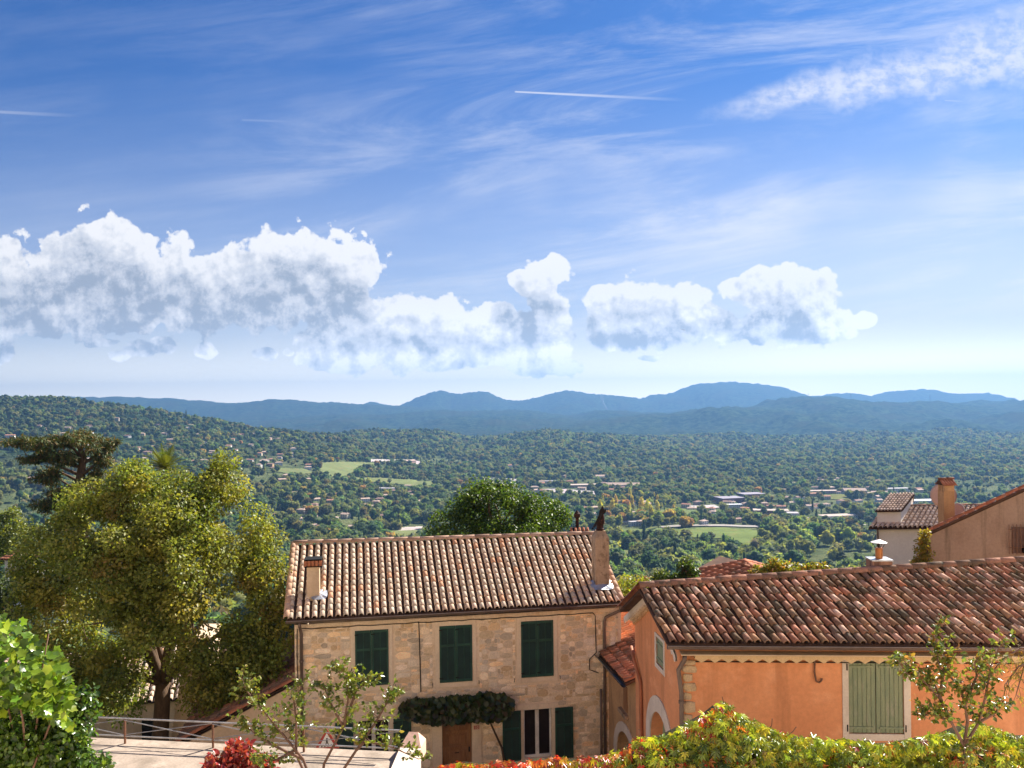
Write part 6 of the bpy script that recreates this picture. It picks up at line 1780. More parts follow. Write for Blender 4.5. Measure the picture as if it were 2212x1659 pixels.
# ------------------------------------------------------------------ plants near the camera
def jig(r, c, h=.10, v=.22):
    k = 1 + (r.random((1, 3)) - .5) * h * 2
    return np.clip(np.array(c) * k * (1 + (r.random() - .5) * 2 * v), 0, .9)
LEAF = {
 'fold': (np.array([(0, 0, 0), (.34, .48, .10), (0, 1, 0), (-.34, .48, .10)]), [(0, 1, 2), (0, 2, 3)]),
 'oval': (np.array([(0, 0, 0), (.30, .38, .08), (.20, .75, .05), (0, 1, -.06), (-.20, .75, .05), (-.30, .38, .08), (0, .5, -.02)]), [(0, 1, 6), (1, 2, 6), (2, 3, 6), (3, 4, 6), (4, 5, 6), (5, 0, 6)]),
 'thin': (np.array([(0, 0, 0), (.11, .5, .02), (0, 1, -.05), (-.11, .5, .02)]), [(0, 1, 2), (0, 2, 3)]),
}
def lobed(n=5, deep=.5, seed=0):
    q = random.Random(seed); V = [(0, .42, -.02)]
    k = n * 2 + 1
    V.append((0, 0, 0))
    for i in range(1, k):
        a = -math.pi / 2 + 2 * math.pi * i / k
        r = (.60 if i % 2 == 0 else .60 * (1 - deep)) * q.uniform(.9, 1.1) if i % 2 == 0 else .62 * deep * q.uniform(.9, 1.15)
        V.append((r * math.cos(a), .42 + r * math.sin(a), q.uniform(.02, .10)))
    m = len(V) - 1
    return np.array(V), [(0, 1 + i, 1 + (i + 1) % m) for i in range(m)]
LEAF['lobed'] = lobed(5, .62, 3)
LEAF['vine'] = lobed(5, .78, 5)
def palm5():
    V = []; Fc = []
    for i, (a, L) in enumerate(((0, 1), (.65, .88), (-.65, .88), (1.3, .6), (-1.3, .6))):
        c, s = math.cos(a), math.sin(a); o = len(V)
        for x, y, z in ((0, 0.04, 0), (.15 * L, .5 * L, .06), (0, L, -.10), (-.15 * L, .5 * L, .06)): V.append((x * c + y * s, -x * s + y * c, z))
        Fc += [(o, o + 1, o + 2), (o, o + 2, o + 3)]
    return np.array(V), Fc
LEAF['palm'] = palm5()
def leaves(parent, pos, nrm, tip, size, tints, shape, mat, seed, nind=0, name='leaf', mass='foliage'):
    """pos (n,3); nrm/tip directions; tints (n,3): the nearest nind leaves are objects, the rest one mesh"""
    r = np.random.default_rng(seed); LV, LF = LEAF[shape]; n = len(pos); k = len(LV)
    t = tip / np.linalg.norm(tip, axis=1)[:, None]
    nn = nrm - t * (nrm * t).sum(1)[:, None]
    bad = np.linalg.norm(nn, axis=1) < 1e-4; nn[bad] = r.normal(size=(bad.sum(), 3))
    nn /= np.linalg.norm(nn, axis=1)[:, None]
    s = np.cross(t, nn)
    sz = np.asarray(size).reshape(-1, 1) * np.ones((n, 1))
    order = np.argsort(pos[:, 1] - (sz[:, 0] * 6)); 
    infr = (np.abs(pos[:, 0] / pos[:, 1]) < .62) & (-pos[:, 2] / pos[:, 1] < .43)
    order = order[np.argsort(~infr[order], kind='stable')]
    ind = order[:nind]; rest = order[nind:]
    if nind:
        pal = [tints[i] for i in r.choice(n, min(12, n), replace=False)]
        vs = [make_mesh(name, LV, LF, mat, np.repeat(np.array(p_)[None, :], k, 0), True) for p_ in pal]
        pa = np.array(pal)
        for i in ind:
            z = float(sz[i, 0])
            M = Matrix(((s[i, 0], t[i, 0], nn[i, 0], pos[i, 0]), (s[i, 1], t[i, 1], nn[i, 1], pos[i, 1]), (s[i, 2], t[i, 2], nn[i, 2], pos[i, 2]), (0, 0, 0, 1))) @ Matrix.Diagonal((z, z, z, 1))
            link(name, vs[int(np.argmin(((pa - tints[i]) ** 2).sum(1)))], parent, M)
    if len(rest):
        P_ = pos[rest][:, None, :] + sz[rest][:, None, :] * (LV[None, :, 0:1] * s[rest][:, None, :] + LV[None, :, 1:2] * t[rest][:, None, :] + LV[None, :, 2:3] * nn[rest][:, None, :])
        f = np.array(LF)
        Fa = (f[None] + (np.arange(len(rest)) * k)[:, None, None]).reshape(-1, 3)
        o = link(mass, make_mesh(mass, P_.reshape(-1, 3), Fa, mat, np.repeat(tints[rest], k, 0), False), parent)
        if mass != 'crown': o['kind'] = 'stuff'
        return o
def pick(r, pal, w, n, v=.25):
    i = r.choice(len(pal), n, p=np.array(w) / sum(w))
    c = np.array(pal)[i] * (1 + (r.random((n, 1)) - .5) * 2 * v) * (1 + (r.random((n, 3)) - .5) * .16)
    return np.clip(c, 0.002, .85)
def clump_leaves(centres, radii, nper, r, up=.35):
    """leaves around clump centres, most of them near the clump surface and facing outwards and up"""
    m = len(centres); n = m * nper
    d = r.normal(size=(n, 3)); d /= np.linalg.norm(d, axis=1)[:, None]
    rad = np.repeat(radii, nper)[:, None] * (.45 + .6 * r.random((n, 1)) ** .6)
    pos = np.repeat(centres, nper, 0) + d * rad * np.array([1, 1, .8])
    nrm = d + np.array([0, 0, up]) + r.normal(size=(n, 3)) * .45
    tip = d * .5 + r.normal(size=(n, 3)) * .8 + np.array([0, 0, -.35])
    return pos, nrm, tip
def limb(m_, a, c, r0, r1, r, bow=.12, n=6):
    a = np.array(a); c = np.array(c); L = np.linalg.norm(c - a)
    k = r.normal(size=3) * bow * L; k[2] = abs(k[2]) * -.3
    pts = [a + (c - a) * t + k * math.sin(math.pi * t) for t in np.linspace(0, 1, n)]
    m_.tube(pts, list(np.linspace(r0, r1, n)), 7)
    return pts
def ellipsoid_clumps(ells, n, r, shell=.55):
    """clump centres spread through a set of (centre, radii) volumes, thicker towards their skins"""
    vol = np.array([e[1][0] * e[1][1] * e[1][2] for e in ells]) ** .75; vol /= vol.sum()
    res = []
    for e, p in zip(ells, vol):
        k = max(3, int(n * p)); d = r.normal(size=(k, 3)); d /= np.linalg.norm(d, axis=1)[:, None]
        res.append(np.array(e[0]) + d * np.array(e[1]) * (shell + (1 - shell) * r.random((k, 1))) )
    return np.concatenate(res)
def pe(px, py, D, rx, ry, rd=None):
    s = D / F
    return (P(px, py, D), (rx * s, (rd if rd else rx) * s, ry * s))

# the big linden
r = np.random.default_rng(101)
LD = 27.5
lin_base = P(345, 1640, LD); lin_base[2] = -12.3
linden = thing('linden_tree', 'big yellowing linden tree spreading left of the stone house', 'tree', lin_base)
ells = [pe(200, 1110, LD, 75, 60), pe(290, 1060, LD - .5, 80, 55), pe(390, 1065, LD, 80, 60), pe(480, 1085, LD, 55, 70), pe(545, 1170, LD, 55, 70), pe(570, 1290, LD - .5, 46, 95), pe(530, 1400, LD - .7, 65, 70),
        pe(130, 1200, LD, 80, 90), pe(110, 1330, LD - .8, 75, 90), pe(150, 1440, LD - 1, 95, 60), pe(250, 1220, LD - 1.4, 110, 110), pe(400, 1220, LD - 1.4, 110, 110), pe(330, 1335, LD - 1.6, 105, 70), pe(455, 1400, LD - 1.0, 72, 70), pe(235, 1455, LD - 1.6, 85, 55), pe(480, 1010, LD, 18, 26), pe(330, 1150, LD - 1.5, 110, 90), pe(475, 1480, LD - .8, 60, 50), pe(540, 1470, LD - .9, 60, 40), pe(590, 1380, LD - .8, 40, 60), pe(585, 1240, LD - .4, 30, 50), pe(70, 1260, LD, 40, 55), pe(165, 1515, LD - 1, 80, 40), pe(265, 1515, LD + 1, 40, 30)]
cl = ellipsoid_clumps(ells, 380, r, .45)
tm_ = MB()
fork = P(352, 1475, LD)
tm_.tube([lin_base, P(346, 1590, LD), P(350, 1530, LD), fork], [.36, .27, .25, .24], 10)
tm_.build('trunk', M_bark, linden, smooth=True)
bases = []
for (px, py, dd) in ((300, 1330, -.3), (420, 1320, .4), (345, 1200, 0), (230, 1300, -.6), (500, 1350, .3), (200, 1400, -.4), (280, 1150, .3), (430, 1160, -.3)):
    br = MB(); pts = limb(br, fork, P(px, py, LD + dd), .15, .055, r, .08)
    near = cl[np.argsort(np.linalg.norm(cl - pts[-1], axis=1))[:7]]
    for c in near: limb(br, pts[-1] if r.random() < .6 else pts[-2], c, .045, .012, r, .10, 5)
    br.build('branch', M_bark, linden, smooth=True)
LINPAL = [(.225, .240, .044), (.160, .205, .042), (.100, .140, .036), (.290, .265, .050), (.240, .155, .050)]
rad = .34 + .34 * r.random(len(cl))
pos, nrm, tip = clump_leaves(cl, rad, 300, r)
# each clump leans to its own hue
cw_ = pick(r, LINPAL, (4, 4, 2.2, 2, .6), len(cl), .18)
tn = np.repeat(cw_, 300, 0) * .6 + pick(r, LINPAL, (4, 3, 2, 2, .8), len(pos), .3) * .4
leaves(linden, pos, nrm, tip, .085 + .06 * r.random(len(pos)), tn, 'fold', M_leaf, 5, mass='crown')

# round evergreen oak behind the stone roof
GD = 40.0
oak_b = P(1080, 1260, GD)
oak = thing('round_tree', 'dense round green tree rising behind the stone house ridge', 'tree', oak_b - np.array([0, 0, 4]))
ells = [pe(1080, 1110, GD, 95, 75), pe(1000, 1140, GD, 70, 60), pe(1165, 1130, GD, 62, 60), pe(1075, 1062, GD, 55, 30), pe(960, 1165, GD, 42, 32), pe(1205, 1160, GD, 34, 40), pe(1130, 1075, GD, 45, 32), pe(1020, 1085, GD, 45, 35), pe(1100, 1170, GD - 1, 110, 60)]
cl = ellipsoid_clumps(ells, 190, r, .6)
tm_ = MB(); tm_.tube([oak_b - np.array([0, 0, 4]), oak_b, P(1080, 1160, GD)], [.3, .26, .18], 8)
for c in cl[::9]: limb(tm_, P(1080, 1175, GD), c, .08, .02, r)
tm_.build('trunk', M_bark, oak, smooth=True)
pos, nrm, tip = clump_leaves(cl, .30 + .30 * r.random(len(cl)), 150, r)
leaves(oak, pos, nrm, tip, .10 + .06 * r.random(len(pos)), pick(r, [(.060, .110, .018), (.105, .150, .024), (.035, .070, .016)], (4, 3, 2), len(pos)), 'fold', M_leaf, 6, mass='crown')

# cedar with its flat top
CD_ = 58.0
ced_b = P(175, 1260, CD_)
cedar = thing('cedar_tree', 'dark flat-topped cedar leaning above the linden', 'tree', ced_b)
tm_ = MB(); tm_.tube([ced_b, P(178, 1130, CD_), P(172, 1050, CD_), P(180, 985, CD_), P(165, 950, CD_)], [.5, .42, .34, .22, .10], 9)
ends = [(40, 950), (75, 962), (120, 940), (205, 945), (238, 955), (225, 985), (95, 1005), (215, 1025), (120, 1030), (130, 1075), (225, 1060), (80, 985)]
for (px, py) in ends: limb(tm_, P(176, 1000 + (py - 950) * .8, CD_), P(px, py, CD_ + r.uniform(-2, 2)), .13, .03, r, .06)
tm_.build('trunk', M_bark, cedar, smooth=True)
ells = [pe(60, 956, CD_, 42, 12, 60), pe(120, 955, CD_, 55, 16, 70), pe(190, 948, CD_, 50, 13, 70), pe(225, 962, CD_, 26, 14, 50), pe(160, 938, CD_, 30, 7, 40), pe(80, 985, CD_, 26, 22, 40), pe(220, 995, CD_, 22, 30, 40), pe(140, 985, CD_ - 1, 40, 18, 50), pe(110, 1030, CD_, 32, 22, 50), pe(205, 1040, CD_, 34, 22, 50), pe(120, 1085, CD_, 40, 24, 60), pe(210, 1090, CD_, 40, 26, 60), pe(160, 1065, CD_, 50, 30, 60), pe(35, 950, CD_, 16, 7, 30), pe(245, 952, CD_, 14, 6, 30)]
cl = ellipsoid_clumps(ells, 210, r, .25)
pos, nrm, tip = clump_leaves(cl, .34 + .3 * r.random(len(cl)), 110, r, .8)
pos[:, 2] = np.repeat(cl[:, 2], 110) + (pos[:, 2] - np.repeat(cl[:, 2], 110)) * .55
tip[:, 2] -= .5
leaves(cedar, pos, nrm, tip, .22 + .20 * r.random(len(pos)), pick(r, [(.080, .105, .035), (.170, .115, .040), (.040, .060, .026)], (5, 3, 2), len(pos)), 'thin', M_needle, 7, mass='crown')

# palm
PD = 46.0
palm = thing('palm_tree', 'spiky palm crown poking up between the cedar and the linden', 'tree', P(355, 1160, PD))
MB().tube([P(355, 1160, PD), P(356, 1030, PD)], [.28, .30], 9).build('trunk', M_bark, palm)
hub = Vector([float(x) for x in P(356, 1012, PD)])
for i in range(34):
    an = i * 2.399; el = 1.35 - (i / 34) * 1.55
    d = Vector((math.cos(an) * math.cos(el), math.sin(an) * math.cos(el), math.sin(el)))
    L = 1.25 + .45 * r.random(); V = []; Fc = []; pts = []
    for k_ in range(8):
        t = k_ / 7; pts.append(hub + d * L * t + Vector((0, 0, -.75 * t * t * (1 - el / 1.6) * L * .6)))
    for k_ in range(1, 8):
        ax = (pts[k_] - pts[k_ - 1]).normalized(); sd_ = ax.cross(Vector((0, 0, 1)));  sd_ = sd_.normalized() if sd_.length > .05 else Vector((1, 0, 0))
        ln = .42 * math.sin(math.pi * min(1, (k_ + .8) / 8)) + .08
        for j in (0, .5):
            p = pts[k_ - 1].lerp(pts[k_], j)
            for sg in (-1, 1):
                o = len(V); e = p + (sd_ * sg * .8 + ax * .75 + Vector((0, 0, -.12))) * ln
                V += [p, p + ax * .07, e]; Fc.append((o, o + 1, o + 2))
    for k_ in range(7):
        o = len(V); w = Vector((.02, 0, .02)); V += [pts[k_] - w, pts[k_] + w, pts[k_ + 1] + w * .7, pts[k_ + 1] - w * .7]; Fc.append((o, o + 1, o + 2, o + 3))
    c = jig(r, (.105, .125, .022) if el > .3 else (.070, .095, .022))
    link('frond', make_mesh('frond', V, Fc, M_leaf, np.repeat(c, len(V), 0)), palm)

# loose trees and bushes behind the houses
def bush(name, label, cat, ells, D, pal, w, ncl, nper, lsz, seed, mat=M_leaf, crad=(.22, .22), shape='fold', trunk=None, nind=0, shell=.5):
    rr_ = np.random.default_rng(seed)
    e = [pe(*q[:2], q[5] if len(q) > 5 else D, q[2], q[3], q[4] if len(q) > 4 else None) for q in ells]
    lo = min(x[0][2] - x[1][2] for x in e); c0 = np.mean([x[0] for x in e], 0)
    base = np.array([c0[0], c0[1], lo - (trunk or .4)])
    t = thing(name, label, cat, base)
    cl = ellipsoid_clumps(e, ncl, rr_, shell)
    m_ = MB()
    top = np.array([c0[0], c0[1], lo + .1])
    m_.tube([base, top], [.09, .06], 7)
    for c in cl[::max(1, len(cl) // 16)]: limb(m_, top, c, .035, .008, rr_, .1, 5)
    m_.build('trunk' if cat == 'tree' else 'stem', M_bark, t, smooth=True)
    pos, nrm, tip = clump_leaves(cl, crad[0] + crad[1] * rr_.random(len(cl)), nper, rr_)
    leaves(t, pos, nrm, tip, lsz * (.7 + .6 * rr_.random(len(pos))), pick(rr_, pal, w, len(pos)), shape, mat, seed, nind=nind, mass='crown' if cat == 'tree' else 'foliage')
    return t
LIMEP = [(.200, .220, .030), (.140, .180, .030), (.260, .220, .040)]
bush('lime_tree', 'bright yellow-green tree in the gap between the two houses', 'tree', [(1375, 1275, 42, 34), (1340, 1290, 30, 30), (1425, 1268, 34, 26), (1395, 1290, 60, 34), (1480, 1270, 46, 24)], 31, LIMEP, (3, 3, 1), 60, 130, .10, 201)
bush('climbing_rose', 'dark leafy climbing branch sticking up over the orange ridge', 'shrub', [(1478, 1230, 20, 24), (1500, 1222, 12, 26), (1440, 1248, 26, 10), (1465, 1248, 34, 10)], 22.5, [(.040, .075, .020), (.070, .105, .022), (.10, .12, .03)], (3, 2, 1), 26, 90, .075, 202, crad=(.10, .10))
bush('lemon_shrub', 'yellow-tipped shrub row peeping over the ridge right of the hip roof', 'shrub', [(1665, 1228, 16, 16), (1700, 1232, 22, 14), (1740, 1236, 20, 12), (1640, 1236, 14, 12), (1770, 1230, 16, 12)], 24, [(.28, .24, .035), (.16, .18, .03), (.30, .15, .04)], (3, 3, 1), 40, 70, .09, 203, crad=(.12, .10))
bush('yellow_ivy', 'yellowing ivy climbing the left edge of the terracotta wall', 'ivy', [(1994, 1175, 10, 14), (1996, 1200, 12, 22), (1988, 1222, 18, 18), (1998, 1230, 10, 20), (1999, 1152, 5, 6)], 26.6, [(.30, .24, .030), (.20, .19, .03), (.34, .20, .04)], (3, 3, 1), 46, 80, .075, 204, crad=(.10, .09))
bush('slope_tree', 'lime green tree on the slope under the cedar', 'tree', [(35, 1170, 60, 50), (10, 1230, 50, 50), (85, 1230, 50, 40), (30, 1120, 30, 24)], 75, [(.13, .165, .035), (.19, .20, .035), (.08, .11, .03)], (3, 3, 2), 90, 130, .20, 205, crad=(.5, .4), trunk=2)
bush('dark_bush', 'dark round bush at the far edge left of the linden', 'shrub', [(40, 1300, 60, 40), (10, 1270, 40, 40)], 52, [(.05, .075, .025), (.08, .10, .03)], (3, 2), 50, 120, .16, 206, crad=(.35, .3))

# fig and glossy shrub in the lower corner
FD = 9.0
r = np.random.default_rng(301)
fig = thing('fig_tree', 'fig with large lobed bright green leaves in the lower corner', 'fig tree', P(60, 1690, FD) - np.array([0, 0, 1.5]))
fm = MB()
stems = [[(60, 1690), (50, 1560), (30, 1440), (20, 1370)], [(60, 1690), (80, 1560), (90, 1450), (105, 1370)], [(60, 1690), (110, 1560), (140, 1470), (150, 1440)], [(60, 1690), (20, 1540), (-10, 1400), (-20, 1340)]]
pp = []
for s_ in stems:
    pts = [P(x, y, FD + r.uniform(-.1, .1)) for x, y in s_]
    fm.tube(pts, [.012, .011, .009, .006], 6)
    for a, c in zip(pts[:-1], pts[1:]):
        for t in np.linspace(0, 1, 7): pp.append(a + (c - a) * t)
fm.tube([P(60, 1690, FD) - np.array([0, 0, 1.5]), P(60, 1690, FD)], [.03, .012], 7)
fm.build('trunk', M_twig, fig, smooth=True)
N = 900
px_ = r.uniform(-40, 150, N); py_ = 1325 + (px_ / 150).clip(0, 1) ** 1.6 * 115 + r.random(N) ** .8 * (210 - px_.clip(0, 150) * .5)
dd = FD + r.normal(size=N) * .22
pos = np.stack([P(a, c, d) for a, c, d in zip(px_, py_, dd)])
nrm = np.array([.1, -.55, .8]) + r.normal(size=(N, 3)) * .45
tip = np.array([.25, -.35, -.35]) + r.normal(size=(N, 3)) * .6
figpal = [(.150, .250, .022), (.100, .185, .020), (.230, .310, .030), (.05, .10, .018)]
leaves(fig, pos, nrm, tip,   .066 + .05 * r.random(N), pick(r, figpal, (4, 4, 2, 3), N, .3), 'lobed', M_glossleaf, 302, nind=260)
bush('glossy_shrub', 'dense glossy green shrub below the fig leaves', 'shrub', [(60, 1580, 80, 62), (120, 1600, 62, 70), (150, 1540, 34, 50), (20, 1620, 70, 60), (90, 1650, 90, 60), (175, 1640, 20, 40), (210, 1665, 34, 16), (165, 1510, 16, 28), (30, 1570, 60, 34), (110, 1540, 40, 34)], 9.3, [(.085, .155, .022), (.050, .105, .020), (.14, .21, .03), (.03, .06, .015)], (4, 3, 2, 2), 130, 90, .068, 303, M_glossleaf, (.10, .10), 'oval', trunk=1.0, nind=250)
# red shrub on the terrace
bush('red_shrub', 'scarlet-leaved shrub on the terrace in front of the railing', 'shrub', [(515, 1648, 58, 30), (470, 1662, 38, 22), (570, 1664, 30, 18), (520, 1695, 66, 36)], 16.6, [(.34, .050, .045), (.24, .035, .032), (.42, .13, .08), (.16, .07, .035)], (4, 3, 2, 1), 46, 60, .135, 304, M_glossleaf, (.13, .10), 'oval', nind=200)

# thin-branched young trees: main stems given, twigs and leaves grown along them
def twiggy(name, label, cat, D, stems, base, r0, seed, pal, w, lsz, ntw, lper, tw=(.18, .42), nind=200, shape='oval', mat=M_glossleaf, droop=0.0, mainfrac=.35):
    q = np.random.default_rng(seed); b0 = P(*base, D)
    t = thing(name, label, cat, b0)
    m_ = MB(); pos = []; tip = []
    for s_ in stems:
        pts = [P(x, y, D + (q.normal() * .05 if i else 0)) for i, (x, y) in enumerate(s_)]
        # smooth the polyline
        dense = []
        for i in range(len(pts) - 1):
            for k_ in range(4): dense.append(pts[i] + (pts[i + 1] - pts[i]) * k_ / 4)
        dense.append(pts[-1]); n = len(dense)
        m_.tube(dense, [r0 * (1 - .82 * i / n) for i in range(n)], 7)
        for i in range(int(n * mainfrac), n):
            for _ in range(ntw):
                d = q.normal(size=3); d[1] *= .8; d[2] = abs(d[2]) * .8 - droop; d += (dense[i] - dense[max(i - 1, 0)]) * 2; d /= np.linalg.norm(d)
                L = q.uniform(*tw) * (1.1 - .5 * i / n)
                e = dense[i] + d * L; e[2] -= droop * L * .6
                mid = (dense[i] + e) / 2 + q.normal(size=3) * L * .1
                m_.tube([dense[i], mid, e], [r0 * .16, r0 * .12, r0 * .06], 4)
                for k_ in range(lper):
                    u_ = q.uniform(.25, 1.02); p_ = dense[i] + (mid - dense[i]) * min(1, u_ * 2) if u_ < .5 else mid + (e - mid) * (u_ - .5) * 2
                    pos.append(p_); tip.append(d * .5 + q.normal(size=3) * .6 + np.array([0, 0, -.25 - droop]))
    m_.build('trunk', M_twig, t, smooth=True)
    pos = np.array(pos); tip = np.array(tip)
    nrm = np.array([0, -.2, .8]) + q.normal(size=(len(pos), 3)) * .6
    leaves(t, pos, nrm, tip, lsz * (.65 + .6 * q.random(len(pos))), pick(q, pal, w, len(pos)), shape, mat, seed, nind=nind)
    return t
TWP = [(.145, .190, .030), (.085, .130, .026), (.200, .215, .040), (.24, .20, .04)]
twiggy('young_fruit_tree', 'sparse young fruit tree in front of the railing and stone house', 'tree', 15.2,
       [[(690, 1740), (655, 1640), (610, 1585), (565, 1530), (535, 1495), (525, 1470)], [(690, 1740), (700, 1650), (742, 1570), (752, 1510), (748, 1470), (722, 1440)], [(742, 1570), (770, 1490), (800, 1465)], [(690, 1740), (770, 1620), (812, 1560), (835, 1520), (848, 1500)], [(690, 1740), (640, 1630), (640, 1560), (635, 1510), (655, 1480)], [(742, 1570), (715, 1520), (700, 1485)], [(655, 1640), (590, 1610), (545, 1580), (520, 1560)], [(770, 1620), (790, 1600), (850, 1615), (905, 1640)], [(640, 1620), (600, 1640), (560, 1650)]],
       (690, 1740), .030, 401, TWP, (4, 3, 3, 1), .085, 3, 10, (.14, .55), 280)
twiggy('sapling', 'slim leafy sapling with forked trunk in front of the sage shutter', 'tree', 9.4,
       [[(2087, 1760), (2086, 1660), (2083, 1612)], [(2083, 1612), (2055, 1560), (2030, 1510), (1985, 1460), (1950, 1425)], [(2083, 1612), (2090, 1560), (2085, 1520), (2070, 1480), (2030, 1440), (2020, 1400), (2028, 1350)], [(2083, 1612), (2115, 1560), (2130, 1500), (2140, 1440), (2165, 1385)], [(2055, 1560), (2010, 1540), (1990, 1550)], [(2030, 1510), (2040, 1440), (2045, 1400)], [(2115, 1560), (2150, 1540), (2165, 1520)], [(2085, 1520), (2110, 1460), (2105, 1430)], [(1985, 1460), (1960, 1455), (1935, 1420)], [(2055, 1560), (2020, 1480), (1980, 1480)]],
       (2087, 1760), .019, 402, [(.130, .165, .030), (.085, .125, .026), (.21, .20, .035), (.26, .15, .04), (.17, .09, .035)], (4, 3, 3, 1.5, .8), .060, 3, 7, (.08, .30), 290, mainfrac=.24)
twiggy('weeping_tree', 'yellowing weeping branches hanging in at the picture edge over the orange wall', 'tree', 10.5,
       [[(2330, 1420), (2260, 1400), (2205, 1400), (2165, 1425), (2140, 1455)], [(2330, 1420), (2250, 1420), (2200, 1440), (2170, 1480)], [(2330, 1420), (2240, 1410), (2215, 1430), (2195, 1500)]],
       (2330, 1420), .022, 403, [(.26, .20, .035), (.20, .19, .035), (.30, .17, .04)], (3, 2, 2), .050, 3, 10, (.10, .30), 60, 'thin', droop=.7, mainfrac=.3)

# creeper hedge along the garden edge
r = np.random.default_rng(501)
HD_ = 12.0
prof = [(930, 1668), (960, 1655), (1000, 1650), (1040, 1654), (1100, 1652), (1160, 1642), (1230, 1645), (1290, 1636), (1340, 1632), (1372, 1606), (1400, 1600), (1440, 1590), (1478, 1570), (1510, 1555), (1545, 1536), (1562, 1518), (1585, 1542), (1620, 1560), (1660, 1572), (1700, 1592), (1760, 1594), (1800, 1606), (1850, 1600), (1900, 1610), (1960, 1606), (2010, 1596), (2060, 1588), (2110, 1566), (2140, 1574), (2180, 1592), (2240, 1590), (2320, 1596)]
hx = np.array([p[0] for p in prof]); hy = np.array([p[1] for p in prof])
hedge = thing('creeper_hedge', 'long Virginia creeper hedge turning red and yellow before the orange house', 'hedge', P(1600, 1750, HD_))
N = 9500
px_ = r.uniform(930, 2300, N)
topy = np.interp(px_, hx, hy) + fbm(px_ / 22, px_ * 0 + 3, 3, 4) * 22
u_ = r.random(N) ** 1.5
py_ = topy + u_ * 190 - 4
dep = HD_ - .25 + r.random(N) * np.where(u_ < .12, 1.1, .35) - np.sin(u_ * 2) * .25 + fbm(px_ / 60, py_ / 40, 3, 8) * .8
pos = np.stack([P(a, c, d) for a, c, d in zip(px_, py_, dep)])
nrm = np.where(u_[:, None] < .15, np.array([[0, -.25, 1.0]]), np.array([[0, -.9, .45]])) + r.normal(size=(N, 3)) * .42
tip = np.array([0, -.4, -.75]) + r.normal(size=(N, 3)) * .5
yel = pick(r, [(.400, .400, .040), (.270, .320, .038), (.160, .220, .030), (.42, .33, .04)], (4, 4, 3, 1), N)
red = pick(r, [(.48, .045, .030), (.42, .13, .035), (.30, .05, .04), (.36, .22, .04)], (3, 3, 2, 2), N)
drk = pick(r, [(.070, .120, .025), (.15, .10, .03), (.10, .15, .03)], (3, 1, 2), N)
pr = np.interp(px_, [930, 1200, 1350, 1420, 1500, 1570, 1640, 1800, 2000, 2300], [.95, .80, .48, .22, .12, .18, .03, .01, .03, .01]) + fbm(px_ / 40, py_ / 30, 3, 21) * 1.0
isr = r.random(N) < np.clip(pr, 0, 1)
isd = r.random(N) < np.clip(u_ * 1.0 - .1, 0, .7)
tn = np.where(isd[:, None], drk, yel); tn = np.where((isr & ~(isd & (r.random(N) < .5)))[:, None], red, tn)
core = MB(); kx = np.linspace(930, 2300, 60)
cp = [P(x, np.interp(x, hx, hy) + 26, HD_ + .35) for x in kx]; cq = [p + np.array([0, .5, 0]) for p in cp]
lo_ = [np.array([p[0], p[1], -9.2]) for p in cp]; lq = [np.array([p[0], p[1], -9.2]) for p in cq]
V = cp + cq + lo_ + lq; n_ = len(cp)
Fc = []
for i in range(n_ - 1): Fc += [(i, i + 1, n_ + i + 1, n_ + i), (2 * n_ + i, 2 * n_ + i + 1, i + 1, i), (n_ + i, n_ + i + 1, 3 * n_ + i + 1, 3 * n_ + i)]
core.add(V, Fc).build('stems', surf('hedge_stems', [(.06, .05, .025), (.035, .035, .018)], 6, .95, .05, .5), hedge)
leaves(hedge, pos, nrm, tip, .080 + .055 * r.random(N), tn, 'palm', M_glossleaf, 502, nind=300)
tend = MB()
for (a, c) in (((1560, 1530), (1560, 1505)), ((1660, 1580), (1668, 1552)), ((1700, 1590), (1720, 1570)), ((1382, 1610), (1380, 1575))):
    tend.tube([P(*a, HD_), P((a[0] + c[0]) / 2 + 3, (a[1] + c[1]) / 2, HD_), P(*c, HD_)], .006, 4)
tend.build('tendril', M_twig, hedge)

# grape vine over the door
r = np.random.default_rng(601)
vine = thing('grape_vine', 'dark grape vine trained over the wooden door of the stone house', 'vine', sfr(*suv(1085, 1690)[:1], 0, .2))
vs_ = [sfr(*suv(1090, 1690), .12), sfr(*suv(1090, 1655), .14), sfr(*suv(1082, 1610), .18), sfr(*suv(1066, 1575), .26), sfr(*suv(1055, 1550), .35)]
vm = MB().tube(vs_, [.045, .040, .036, .032, .028], 7)
vm.tube([vs_[-1], sfr(*suv(1000, 1535), .40), sfr(*suv(940, 1530), .40), sfr(*suv(880, 1525), .38)], [.028, .024, .02, .014], 6)
vm.build('stem', M_bark, vine, smooth=True)
tr1 = MB()
for py_q in (1512, 1540): tr1.tube([sfr(*suv(872, py_q), .42), sfr(*suv(1100, py_q), .42)], .012, 5)
tr1.build('wire', M_black, vine)
N = 1500
px_ = r.uniform(868, 1106, N)
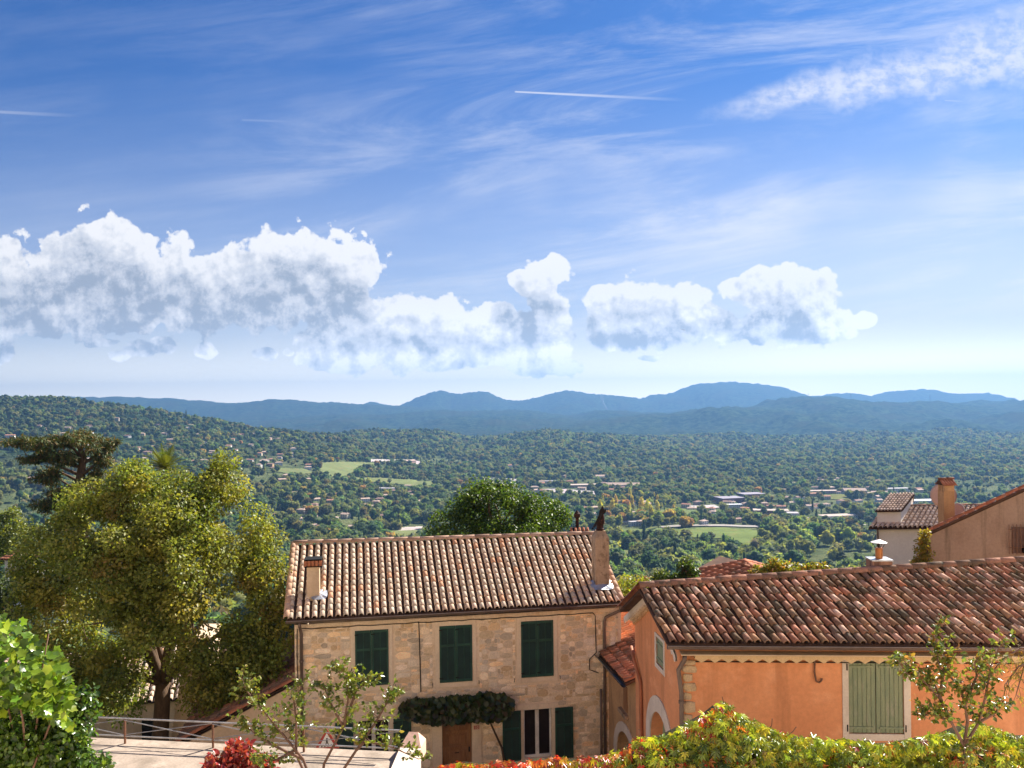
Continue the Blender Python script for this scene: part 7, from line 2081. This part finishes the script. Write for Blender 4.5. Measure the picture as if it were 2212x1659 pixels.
top_ = np.interp(px_, [868, 890, 940, 990, 1020, 1050, 1085, 1106], [1522, 1508, 1506, 1500, 1502, 1494, 1496, 1512]); bot_ = np.interp(px_, [868, 900, 940, 990, 1030, 1060, 1090, 1106], [1545, 1552, 1560, 1556, 1552, 1554, 1550, 1530])
py_ = top_ + r.random(N) * (bot_ - top_)
wv = .16 + .38 * r.random(N)
pos = np.stack([sfr(*suv(a, c, w_), w_) for a, c, w_ in zip(px_, py_, wv)])
nrm = np.array(sn) * .8 + np.array([0, 0, .5]) + r.normal(size=(N, 3)) * .4
tip = np.array([0, -.2, -.9]) + r.normal(size=(N, 3)) * .4
leaves(vine, pos, nrm, tip, .12 + .07 * r.random(N), pick(r, [(.040, .060, .018), (.060, .050, .030), (.045, .075, .025), (.09, .10, .02)], (4, 2, 3, 1), N), 'vine', M_glossleaf, 602, nind=220)  # leaf tints darkened for the shade the vine hangs in

# ground and bank under the plants near the camera
bank = MB(); 
# smoke and bird in the distance
sp = P(1308, 868, 8300)
smk = MB().tube([P(1311, 884, 8300), P(1306, 876, 8300), P(1301, 868, 8300), P(1301, 860, 8300), P(1303, 852, 8300)], [5, 7, 12, 18, 24], 7)
mm, k = new_mat('wood_smoke')
df = k.n('ShaderNodeBsdfDiffuse'); df.inputs[0].default_value = (.8, .82, .85, 1); tp = k.n('ShaderNodeBsdfTransparent'); mx = k.n('ShaderNodeMixShader'); mx.inputs[0].default_value = .28
k.L(tp.outputs[0], mx.inputs[1]); k.L(df.outputs[0], mx.inputs[2]); out = k.n('ShaderNodeOutputMaterial'); k.L(mx.outputs[0], out.inputs[0])
tag(smk.build('smoke', mm), 'thin white wisp of smoke on the far blue ridge', None, None, 'stuff')
bc = P(1479, 713, 160); 
bd_ = thing('bird', 'tiny dark bird flying below the cumulus', 'bird', bc)
MB().add([bc + np.array(x) for x in ((-.9, .1, .30), (-.2, .2, .02), (0, .45, 0), (.2, .2, .02), (.9, .1, .34), (.15, -.15, 0), (0, -.5, -.02), (-.15, -.15, 0))], [(0, 1, 7), (1, 2, 3), (1, 3, 5), (1, 5, 7), (3, 4, 5), (5, 6, 7)]).build('body', M_black, bd_)
